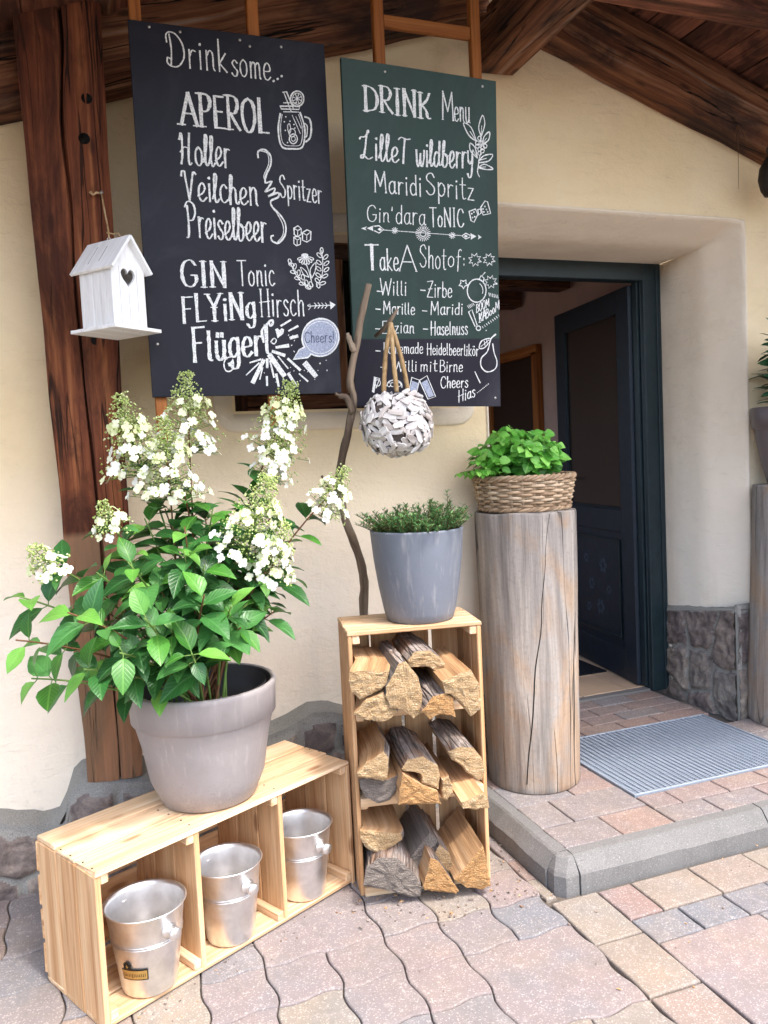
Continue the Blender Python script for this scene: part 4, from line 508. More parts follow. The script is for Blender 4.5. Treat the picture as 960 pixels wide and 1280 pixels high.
# raised landing: kerb stones and clinker pavers
K = MB(); ZL = .10
prof = [(0, -.06), (0, .052), (.008, .062), (.036, .094), (.044, .098), (.078, .100), (.078, -.06)]
def kerb(p0, p1, inward, m0=0, m1=0):
    p0 = V(p0); p1 = V(p1); d = (p1-p0).normalized(); inn = V(inward); n = len(prof); N = max(2, int((p1-p0).length/.018)); vs = []; fs = []
    for i in range(N+1):
        for q, z in prof:
            a = p0+d*(m0*q); e = p1-d*(m1*q); pt = a.lerp(e, i/N)+inn*q
            pt = pt+V((0, 0, z+(noise.noise(V((pt.x*9, pt.y*9, z*30)))*.003+noise.noise(V((pt.x*60, pt.y*60, z*60)))*.0018 if z > 0 else 0)))+inn*(noise.noise(V((pt.x*14, pt.y*14, z*40+5)))*.004+noise.noise(V((pt.x*50, pt.y*50, z*60+5)))*.002)
            vs.append(pt)
    for i in range(N):
        for k in range(n): k2 = (k+1) % n; fs.append([i*n+k, (i+1)*n+k, (i+1)*n+k2, i*n+k2])
    fs.append(list(range(n))); fs.append([N*n+k for k in range(n)][::-1])
    if d.cross(inn).z < 0: fs = [f[::-1] for f in fs]
    K.add(vs, fs)
kerb((1.233, 2.79, 0), (1.233, 2.118, 0), (1, 0, 0))
kerb((1.313, 2.042, 0), (2.055, 2.042, 0), (0, 1, 0))
kerb((2.060, 2.042, 0), (3.05, 2.042, 0), (0, 1, 0)); kerb((3.055, 2.042, 0), (4.2, 2.042, 0), (0, 1, 0))
# chamfered corner stone
cpoly = [(1.237, 2.112), (1.237, 2.075), (1.262, 2.046), (1.309, 2.046), (1.309, 2.112)]
def ring(z, ins): return [(x+(ins if x < 1.3 else 0)*(.8), y+(ins if y < 2.1 else 0)*(.8), z) for x, y in cpoly]
rg = [ring(-.06, 0), ring(.05, .002), ring(.062, .008), ring(.094, .034), ring(.0995, .045)]
vs = [q for r__ in rg for q in r__]; n = 5
K.add(vs, [[k*n+i, k*n+(i+1) % n, (k+1)*n+(i+1) % n, (k+1)*n+i] for k in range(4) for i in range(n)]+[[4*n+i for i in range(n)]])
tag(K.build('kerb', KERB), kind='structure')
# whitish mortar in the corner joints
J = MB()
for a, c in (((1.2355, 2.115, .0), (1.313, 2.115, .0)), ((1.311, 2.0445, 0), (1.311, 2.115, 0))):
    d = V(c)-V(a)
    for t0, t1, z0, z1 in ((0, .0, 0, .05), ):
        pass
B = MB()
B.box((2.75, 2.6, .03), (2.9, .96, .06), b=0)
B.build('landing_bed', SAND)['kind'] = 'structure'
B = MB()
def field(x0, x1, ys, wd=.235, off=0, z=ZL):
    for k in range(len(ys)-1):
        x = x0; first = True
        while x < x1-.01:
            w_ = wd*(rr(.9, 1.08)) if not (first and (k+off) % 2) else wd*.55
            if x1-x-w_ < .06: w_ = x1-x
            paver(B, rect(x, ys[k], min(x+w_, x1), ys[k+1]), z=z, bev=.004, gap=.0025, tilt=.001); x += w_; first = False
field(1.312, 1.735, [2.122, 2.27, 2.445, 2.62, 2.79])
field(1.737, 4.2, [2.122, 2.232, 2.338], .22)
field(2.56, 4.2, [2.338, 2.49, 2.64, 2.79], .22)
field(1.737, 2.60, [2.93, 3.03, 3.13, 3.235, 3.335], .2)
field(1.56, 1.735, [2.79, 2.95, 3.13, 3.335], .2)
tag(B.build('landing', PAVER2), kind='structure')

# grating set flush in the landing
gm = thing('door_grating', 'grey steel grating mat set in the landing before the door', 'doormat', (2.148, 2.634, ZL))
B = MB(); x0, x1, y0, y1 = 1.74, 2.556, 2.342, 2.926
for c, s_ in (((x0+.004, (y0+y1)/2, ZL-.008), (.008, y1-y0, .024)), ((x1-.004, (y0+y1)/2, ZL-.008), (.008, y1-y0, .024)), (((x0+x1)/2, y0+.004, ZL-.008), (x1-x0-.017, .008, .024)), (((x0+x1)/2, y1-.004, ZL-.008), (x1-x0-.017, .008, .024))): B.box(c, s_, b=.001)
B.build('frame', GALV, gm)
B = MB()
N = 50
for k in range(1, N): B.box(((x0+x1)/2, y0+.008+(y1-y0-.016)*k/N, ZL-.0065), (x1-x0-.018, .0026, .012), b=.0004)
for k in range(1, 34): B.box((x0+.008+(x1-x0-.016)*k/34, (y0+y1)/2, ZL-.0055), (.0042, y1-y0-.018, .016), b=.0006)
B.build('grid', GALV, gm)
B = MB(); B.box(((x0+x1)/2, (y0+y1)/2, .063), (x1-x0-.002, y1-y0-.002, .004), b=0); B.build('drip_tray', m_plain('tray_grey', '#33363a', .8, .3, .2, .15, 30, .1), gm)

# ================================================================== HOUSE WALL with doorway, window, hall
house = thing('house', 'cream plastered house front with stone plinth and open dark door', 'house', (1.2, WALL, 0))
RX, RZ = 1.556, 3.275                            # ridge of the gable
def roofz(x): return RZ-.327*abs(x-RX)
DL, DR, DT = 1.555, 2.69, 2.238                  # doorway
WL, WR, WB, WT = .482, 1.34, 1.542, 2.17         # window
W = MB()
def strip(x0, x1, z0, z1=None, N=1):
    zz = (lambda x: roofz(x)-.02) if z1 is None else (lambda x: z1)
    W.quad((x0, WALL, z0), (x1, WALL, z0), (x1, WALL, zz(x1)), (x0, WALL, zz(x0)))
ox0, ox1, oz = DL-.088, DR+.088, DT+.088
wx0, wx1, wz0, wz1 = WL-.001, WR+.001, WB-.001, WT+.001
strip(-3, wx0, -.05); strip(wx0, wx1, -.05, wz0); strip(wx0, wx1, wz1); strip(wx1, ox0, -.05)
strip(ox0, RX, oz); strip(RX, ox1, oz); strip(ox1, 5, -.05)
for cx_, sg in ((DL, -1), (DR, 1)):
    W.add([(cx_+sg*.0885, WALL, DT+.0885), (cx_+sg*.0885, WALL, DT-.02), (cx_+sg*.080, WALL, DT+.080), (cx_-sg*.02, WALL, DT+.0885)], [[0, 1, 2], [0, 2, 3]])
W.build('wall', PLASTER, house)
# door surround: rounded reveal swept round the opening
pf = [(-.002, 3.41), (0, 3.10), (.003, 3.055), (.010, 3.02), (.022, 2.99), (.048, 2.925), (.072, 2.862), (.080, 2.846), (.087, 2.842), (.090, 2.848), (.091, 2.858)]
D = MB(); path = []
N = 10
for k in range(N+1): path.append((DL, .08+(DT-.08)*k/N, (-1, 0)))
path.append('c')
cols = []
def sw(px, pz, nx, nz):
    cols.append([(px+nx*o, y_, pz+nz*o) for o, y_ in pf])
for k in range(9): sw(DL+noise.noise(V((k, 0, 1)))*.004, .08+(DT-.08)*k/8, -1, 0)
sw(DL, DT, -.93, .93)
for k in range(9): sw(DL+(DR-DL)*k/8, DT+noise.noise(V((k, 5, 1)))*.003, 0, 1)
sw(DR, DT, .93, .93)
for k in range(9): sw(DR+noise.noise(V((k, 9, 1)))*.004, DT-(DT-.08)*k/8, 1, 0)
n = len(pf); vs = [q for c in cols for q in c]
D.add(vs, [[i*n+k, i*n+k+1, (i+1)*n+k+1, (i+1)*n+k] for i in range(len(cols)-1) for k in range(n-1)], None, 0, True)
D.build('door_surround', PLASTER2, house)
# rough rubble masonry: a fine relief of irregular stones in mortar
def rubble(name, o, X, Y, Nn, w_, top, seeds, relief=.016, cell_=.0085, zlo=-.05, cap=.0, joint=.011, front=None):
    B = MB(); o = V(o); X = V(X); Y = V(Y); Nn = V(Nn); nx = int(w_/cell_)
    ht = max(top(w_*i/nx) for i in range(nx+1))-zlo; ny = int(ht/cell_); vs = []; rn = []; mort = []
    for i in range(nx+1):
        a = w_*i/nx; tz = top(a)
        for j in range(ny+1):
            b = zlo+(tz-zlo)*j/ny; wq = V((a, b, o.x))
            aw = a+.022*noise.noise(wq*11)+.006*noise.noise(wq*45); bw = b+.022*noise.noise(wq*11+V((9, 3, 1)))+.006*noise.noise(wq*45+V((5, 0, 0)))
            d1 = d2 = 9; k1 = 0
            for k, (sx, sz, ax) in enumerate(seeds):
                d = math.hypot((aw-sx)/ax, bw-sz)
                if d < d1: d2 = d1; d1 = d; k1 = k
                elif d < d2: d2 = d
            e = d2-d1; jt = joint*(1+.8*noise.noise(wq*14+V((0, 0, 7))))
            m = e < jt or (cap and tz-b < cap*(1+.6*noise.noise(wq*16)))
            t = max(0, min(1, (e-jt*.6)/.035)); t = t*t*(3-2*t)
            if cap and tz-b < cap*1.5: t *= max(0, (tz-b-cap*.6)/(cap*.9)) if tz-b > cap*.6 else 0
            hgt = relief*t*(.75+.5*((k1*37) % 10)/10)+.010*t*noise.noise(wq*26+V((k1*3, 0, 0)))+.005*t*noise.noise(wq*80)+.0035*noise.noise(wq*40)
            fr = front(a) if front else 0
            vs.append(o+X*a+Y*b+Nn*(hgt+fr)); rn.append(((k1*61) % 17)/16); mort.append(m)
    fs = []; mi = []
    for i in range(nx):
        for j in range(ny):
            q = [i*(ny+1)+j, (i+1)*(ny+1)+j, (i+1)*(ny+1)+j+1, i*(ny+1)+j+1]; fs.append(q); mi.append(1 if sum(mort[v] for v in q) >= 2 else 0)
    if X.cross(Y).dot(Nn) < 0: fs = [f[::-1] for f in fs]
    B.add(vs, fs, None, mi, True); B.rn = rn
    return B.build(name, [STONE, MORTAR], house)
jt_ = lambda a: .525+.075*a/.5+.012*noise.noise(V((a*14, 1, 0)))
rubble('jamb_stones', (2.688, 3.345, 0), (0, -1, 0), (0, 0, 1), (-1, 0, 0), .505, jt_, [(.09, .45, 1), (.10, .22, .9), (.27, .48, 1.1), (.26, .24, .75), (.43, .42, .7), (.43, .16, .9), (.05, .07, 1), (.28, .05, 1.2)], cap=.016, zlo=.07)
rubble('jamb_stones', (2.680, 2.836, 0), (1, 0, 0), (0, 0, 1), (0, -1, 0), .30, lambda a: .605+.02*noise.noise(V((a*12, 4, 0))), [(.07, .45, .8), (.06, .2, .9), (.2, .5, 1), (.19, .28, .8), (.2, .1, 1)], cap=.03, zlo=.07)
S_ = MB(); S_.box((2.84, 2.842, .60), (.32, .03, .02), b=.006, wob=.004); S_.box((2.70, 3.1, .545), (.04, .50, .03), X=(1, 0, 0), Y=V((0, 1, -.13)).normalized(), b=.01, wob=.006); S_.box((2.690, 2.836, .33), (.02, .02, .56), b=.008, wob=.003)
S_.build('jamb_mortar', MORTAR, house)
# plinth
pz = [(-3, .25), (-1.2, .24), (-.5, .255), (-.36, .25), (-.24, .215), (-.17, .225), (-.15, .33), (-.1, .375), (.02, .36), (.1, .345), (.17, .30), (.3, .33), (.42, .37), (.52, .395), (.6, .415), (.68, .45), (.76, .44), (.84, .405), (.95, .39), (1.1, .4), (1.3, .38), (1.468, .36)]
def bulge(x): return 2.772-.115*math.exp(-((x-.03)/.19)**4)
def bulge(x): return 2.772-.115*math.exp(-((x-.03)/.19)**4)
def ptop(x):
    for (a, za), (c, zc) in zip(pz, pz[1:]):
        if a <= x <= c: return za+(zc-za)*(x-a)/(c-a)+.006*noise.noise(V((x*17, 1, 2)))
    return pz[-1][1]
S_ = MB(); vs = []; nF = 170
for k in range(nF+1):
    x_ = -3+4.468*k/nF; zt = ptop(x_); vs += [(x_, bulge(x_)+.004, zt-.006), (x_, bulge(x_)+.02, zt+.004), (x_, WALL+.004, zt+.018)]
S_.add(vs, [[3*i+k, 3*i+3+k, 3*i+4+k, 3*i+1+k] for i in range(nF) for k in range(2)], None, 0, True)
S_.build('plinth', MORTAR, house)
sd = [(.69, .36, 1.25), (.57, .365, 1.3), (.84, .34, 1.1), (.47, .27, 1.2), (-.31, .12, 1.2), (-.13, .12, .9), (-.2, .0, 1.3), (-.07, .29, 1), (.09, .27, 1.2), (.02, .12, 1), (.19, .14, 1.1), (.33, .2, 1), (.33, .05, 1.2)]
x = .5
while x < 1.5: sd += [(x+rr(-.03, .03), .10+rr(-.03, .03), rr(.9, 1.3)), (x+.09, .23+rr(-.03, .03), rr(.9, 1.3))]; x += .19
x = 1.0
while x < 1.5: sd.append((x, .35, 1.1)); x += .17
x = -.48
while x > -1.6: sd += [(x, .15+rr(-.04, .04), rr(.9, 1.3)), (x+.08, .0, 1.2)]; x -= .2
rubble('plinth_stones', (-1.5, 2.772, 0), (1, 0, 0), (0, 0, 1), (0, -1, 0), 2.966, lambda a: ptop(a-1.5)-.004, [(a+1.5, b_, c_) for a, b_, c_ in sd], cap=.035, cell_=.010, joint=.017, front=lambda a: 2.772-bulge(a-1.5))
rubble('plinth_stones', (2.975, 2.790, 0), (1, 0, 0), (0, 0, 1), (0, -1, 0), 2.0, lambda a: .42+.03*noise.noise(V((a*5, 2, 2))), [(.1+.2*k+rr(-.03, .03), .17+.17*(k % 2)+rr(-.03, .03), rr(.9, 1.3)) for k in range(10)]+[(.2+.2*k, .12+.2*((k+1) % 2), 1.1) for k in range(9)], cap=.03, cell_=.014, joint=.015, zlo=.06)
S_ = MB(); S_.box((3.975, 2.818, .415), (2.0, .07, .05), b=.01, wob=.004); S_.build('plinth', MORTAR, house)

# window behind the boards
M_ = MB(); pf2 = [(-.0, WALL+.16), (0, 2.872), (.008, 2.852), (.026, 2.838), (.066, 2.836), (.075, 2.842), (.078, 2.856)]
cols = []
def corner(cx, cz, a0): 
    for k in range(5):
        a = rad(a0+90*k/4); cols.append([(cx+cos(a)*o, y_, cz+sin(a)*o) for o, y_ in pf2])
corner(WL, WB, 180); corner(WR, WB, 270); corner(WR, WT, 0); corner(WL, WT, 90); cols.append(cols[0])
n = len(pf2); M_.add([q for c in cols for q in c], [[i*n+k, i*n+k+1, (i+1)*n+k+1, (i+1)*n+k] for i in range(len(cols)-1) for k in range(n-1)], None, 0, True)
wn = M_.build('window_surround', PLASTER2, house)
F = MB(); yw = WALL+.12
for c, s_ in (((WL+.03, yw, (WB+WT)/2), (.06, .05, WT-WB)), ((WR-.03, yw, (WB+WT)/2), (.06, .05, WT-WB)), (((WL+WR)/2, yw, WB+.03), (WR-WL-.12, .05, .06)), (((WL+WR)/2, yw, WT-.03), (WR-WL-.12, .05, .06)), (((WL+WR)/2, yw, (WB+WT)/2), (.05, .045, WT-WB-.12))): F.box(c, s_, b=.004, grain=2 if s_[2] > s_[0] else 0)
wf = F.build('window', OLDWOOD, house)
F = MB(); F.quad((WL, yw+.01, WB), (WR, yw+.01, WB), (WR, yw+.01, WT), (WL, yw+.01, WT)); F.build('pane', m_plain('window_glass', '#15120f', .12, .5, 0, .1, 5, 0), wf)

# hall behind the door
H = MB(); hx0, hx1, hy0, hy1, hz = .9, 2.95, 3.40, 6.2, 2.52
H.quad((hx1, hy0, .1), (hx1, hy1, .1), (hx1, hy1, hz), (hx1, hy0, hz)); H.quad((hx0, hy1, .1), (hx1, hy1, .1), (hx1, hy1, hz), (hx0, hy1, hz)); 
for a_, b_, c_, d_ in ((hy0, 4.0, .1, hz), (5.6, hy1, .1, hz), (4.0, 5.6, .1, .9), (4.0, 5.6, 2.25, hz)): H.quad((hx0, a_, c_), (hx0, b_, c_), (hx0, b_, d_), (hx0, a_, d_))   # unseen gap in the side wall, added to let light into the hall
H.quad((hx0, hy0, .1), (DL+.1, hy0, .1), (DL+.1, hy0, hz), (hx0, hy0, hz)); H.quad((DR+.03, hy0, .1), (hx1, hy0, .1), (hx1, hy0, hz), (DR+.03, hy0, hz)); H.quad((DL+.1, hy0, DT), (DR+.03, hy0, DT), (DR+.03, hy0, hz), (DL+.1, hy0, hz))
H.build('hall_wall', HALLP, house)
H = MB(); H.quad((hx0, hy0, hz), (hx1, hy0, hz), (hx1, hy1, hz), (hx0, hy1, hz)); H.build('hall_ceiling', HALLP, house)
H = MB()
for k in range(4): H.box((1.9, 3.9+.62*k, hz-.08), (2.05, .14, .15), b=.006)
H.build('hall_beams', OLDWOOD, house)
H = MB()
for i in range(8):
    for j in range(10): H.box((hx0+.13+.264*i, 3.365+.16+.3*j, .103), (.258, .294, .02), b=.002)
H.build('hall_floor', TILE, house)
H = MB(); H.box(((DL+DR)/2, 3.358, .102), (DR-DL, .05, .016), b=.003); H.build('threshold', KERB, house)
H = MB(); H.box((2.94, 5.25, 1.05), (.03, .62, 1.9), b=.003); hd = H.build('inner_door', m_plain('dark_inner_door', '#33231b', .5, .3), house)
H = MB()
for y_ in (4.9, 5.6): H.box((2.925, y_, 1.05), (.05, .07, 1.95), b=.004, grain=2)
H.box((2.925, 5.25, 2.04), (.05, .77, .07), b=.004, grain=1); H.build('door_casing', LATH, hd)

# door frame and the open leaf
F = MB(); fy = 3.345
F.box((DR-.046, fy, 1.176), (.112, .07, 2.152), b=.004, grain=2); F.box((DL+.1, fy, 1.163), (.1, .07, 2.126), b=.004, grain=2)
F.box(((DL+DR)/2+.024, fy, 2.203), (DR-DL-.252, .07, .098), b=.004)
F.box((DR-.098, fy+.012, 1.14), (.014, .05, 2.05), b=.003, grain=2); F.box((DR-.02, fy-.037, 1.163), (.022, .012, 2.1), b=.003, grain=2)
F.box((DR-.112, fy+.02, 1.14), (.012, .04, 2.04), b=.002, grain=2)
df = F.build('door_frame', FRAMEP, house)
dl0 = V((2.598, 3.385, .118)); dvx = (V((2.705, 4.21, .118))-dl0).normalized(); dn = V((-dvx.y, dvx.x, 0)); dW, dH = .86, 2.03   # dn points into the opening
def dbox(B, u0, u1, z0, z1, d0, d1, **k):
    c = dl0+dvx*((u0+u1)/2)+dn*((d0+d1)/2)+V((0, 0, (z0+z1)/2)); B.box(c, (u1-u0, d1-d0, z1-z0), X=dvx, Y=dn, **k)
F = MB()
dbox(F, 0, .12, 0, dH, 0, .045, b=.003, grain=2); dbox(F, dW-.12, dW, 0, dH, 0, .045, b=.003, grain=2)
dbox(F, .12, dW-.12, 0, .16, 0, .044, b=.003); dbox(F, .12, dW-.12, .78, .90, 0, .044, b=.003); dbox(F, .12, dW-.12, dH-.12, dH, 0, .044, b=.003)
dbox(F, .12, dW-.12, .16, .78, .008, .03, b=.002)
dr = F.build('door', DOORP, house)
F = MB(); dbox(F, .12, dW-.12, .90, dH-.12, .012, .028, b=.001); F.build('upper_panel', DOORGLASS, dr)
F = MB()
for u0_, u1_, z0_, z1_ in ((.16, dW-.16, .2, .215), (.16, dW-.16, .725, .74), (.16, .175, .215, .725), (dW-.175, dW-.16, .215, .725), (.12, dW-.12, .9, .912), (.12, .132, .9, dH-.12), (dW-.132, dW-.12, .9, dH-.12)): dbox(F, u0_, u1_, z0_, z1_, .03, .041, b=.003)
F.build('moulding', FRAMEP, dr)
F = MB()
for cu, cz, r in ((.36, .58, .03), (.5, .46, .025), (.4, .34, .03), (.56, .6, .02), (.3, .45, .018), (.54, .32, .02)):
    for k in range(6):
        a = k*pi/3; ctr = dl0+dvx*(cu+cos(a)*r)+V((0, 0, cz+sin(a)*r))+dn*.0315
        F.add([ctr+dvx*cos(t)*r*.5+V((0, 0, sin(t)*r*.5)) for t in [2*pi*q/8 for q in range(8)]], [list(range(8))[::-1]])
F.build('painted_pattern', DOORFL, dr)
F = MB(); hp = dl0+dvx*(dW-.06)+V((0, 0, 1.0))+dn*.045
F.box(hp+dn*.004, (.035, .008, .2), X=dvx, Y=dn, b=.002); F.tube([hp+dn*.005+V((0, 0, .05)), hp+dn*.05+V((0, 0, .05)), hp+dn*.055+V((0, 0, .05))-dvx*.1], .008, 8)
F.build('handle', IRON, dr)
hm = MB(); hm.box((2.1, 4.12, .1165), (.96, .86, .009), b=.003)
tag(hm.build('hall_doormat', MATD), 'black doormat lying on the tiles just inside the doorway', 'doormat')

# ================================================================== ROOF TIMBERS
roof = thing('porch_roof', 'dark timber gable roof overhang with rafters above the house front', 'roof', (RX, 2.2, 2.8))
def rafter(B, x0, x1, zb0, zb1, h, y0, y1, N=14):
    """beam along x in the wall plane, uneven hewn edges"""
    vs = []; fs = []; off = V((rr(0, 30),)*3); tc = []
    d = V((x1-x0, 0, zb1-zb0)); L = d.length; d.normalize(); nn = V((-d.z, 0, d.x)); nn = nn if nn.z > 0 else -nn
    for i in range(N+1):
        p = V((x0, 0, zb0))+d*(L*i/N)
        for k, (hh, y_) in enumerate(((0, y0), (h*.45, y0-.006), (h, y0), (h, y1), (0, y1))):
            q = p+nn*hh+V((0, y_, 0)); q += nn*.010*noise.noise(V((i*.7, k*3.1, x0)))+V((0, .006*noise.noise(V((i*.9, k*2.3+9, x0))), 0))
            vs.append(q); tc.append(off+V((L*i/N, hh, y_)))
    n = 5
    for i in range(N):
        for k in range(n): k2 = (k+1) % n; fs.append([i*n+k, i*n+k2, (i+1)*n+k2, (i+1)*n+k])
    fs.append(list(range(n))[::-1]); fs.append([N*n+k for k in range(n)])
    if d.x < 0: fs = [f[::-1] for f in fs]
    fs = [f[::-1] for f in fs]
    B.add(vs, fs, tc)
B = MB(); rafter(B, 1.50, -2.6, 2.98, 2.98-.306*4.1, .25, 2.745, 2.846, 26); B.build('rafter', OLDWOOD, roof)
B = MB(); rafter(B, 1.58, 4.6, 2.985, 2.985-.327*3.02, .235, 2.745, 2.846, 20); B.build('rafter', OLDWOOD, roof)
B = MB(); B.box((1.556, 2.13, 2.9), (.15, 1.42, .2), b=.008, grain=1, wob=.006); B.build('ridge_purlin', OLDWOOD, roof)
B = MB(); B.box((-.02, 2.13, 2.865), (.36, 1.42, .16), b=.012, grain=1, wob=.006); B.build('eaves_purlin', OLDWOOD, roof)
B = MB(); B.box((2.16, 2.36, 2.935), (1.05, .1, .14), b=.006, grain=0, wob=.004); B.build('tie_beam', BOARDWOOD, roof)
B = MB()
for side in (-1, 1):
    sl_ = V((side, 0, -.327)).normalized(); nn = V((.327*side, 0, 1)).normalized(); dist = .02
    L = 4.4 if side < 0 else 3.6
    while dist < L:
        wd = rr(.14, .2); c = V((RX, 2.13, RZ))+sl_*(dist+wd/2)+nn*(.0+rr(0, .004))
        B.box(c, (wd-.004, 1.43, .024), X=sl_, Y=(0, 1, 0), b=.003, grain=1, wob=.001); dist += wd
B.build('roof_boarding', BOARDWOOD, roof)
B = MB()
for side in (-1, 1):
    sl_ = V((side, 0, -.327)).normalized(); nn = V((.327*side, 0, 1)).normalized(); L = 4.5 if side < 0 else 3.7
    B.box(V((RX, 2.11, RZ))+sl_*(L/2)+nn*.05, (L, 1.5, .06), X=sl_, Y=(0, 1, 0), b=.01)
B.build('roof_covering', m_plain('brown_roofing', '#6b4a3c', .85, .2), roof)

# ================================================================== TIMBER POST
tp = MB(); N = 40; vs = []; fs = []; tc = []
prof_ = lambda q: [(0, 0), (.16, -.006), (.38, -.010), (.515, -.008), (.54, .012), (.562, -.006), (.8, -.010), (1, 0), (1, .13), (0, .13)]
for i in range(N+1):
    t = i/N; z = .362+(2.80-.362)*t
    xl = -.090-.049*t; xr = .078+.038*t
    for k, (u, d) in enumerate(prof_(t)):
        cu = u+(.06*sin(t*5+1.2)-.02*t+.035*noise.noise(V((t*9, 7, 7))))*(1 if 3 <= k <= 5 else (.5 if k in (2, 6) else 0))
        crack = 1 if k != 4 else max(.2, min(1, 1.3*abs(noise.noise(V((t*4, 2, 2))))+.55))
        x_ = xl+(xr-xl)*cu+.006*noise.noise(V((t*9, k*1.7, 0))); y_ = 2.675+(d*(crack if k == 4 else 1) if d < .1 else .17)+.005*noise.noise(V((t*11, k*2.3, 4)))
        if k == 4: y_ = 2.675+.034*max(0, min(1, .75+1.6*noise.noise(V((t*5, 2, 2)))))-.006
        vs.append((x_, y_, z)); tc.append((z, x_, y_))
n = 10
for i in range(N):
    for k in range(n): k2 = (k+1) % n; fs.append([i*n+k, i*n+k2, (i+1)*n+k2, (i+1)*n+k])
fs.append([N*n+k for k in range(n)]); fs.append(list(range(n))[::-1])
tp.add(vs, fs, tc)
post = tag(tp.build('timber_post', POSTWOOD), 'rough reddish brown hewn timber post with a long crack, left of the black chalkboard', 'post')
B = MB()
for x_, z, r in ((.055, 2.49, .016), (.04, 2.37, .017), (.03, 1.76, .014)):
    B = MB(); B.lathe([(r, .004), (r*.6, .0035)], (x_, 2.669, z), 14, (0, -1, 0)); B.build('peg_hole', BLACK, post)
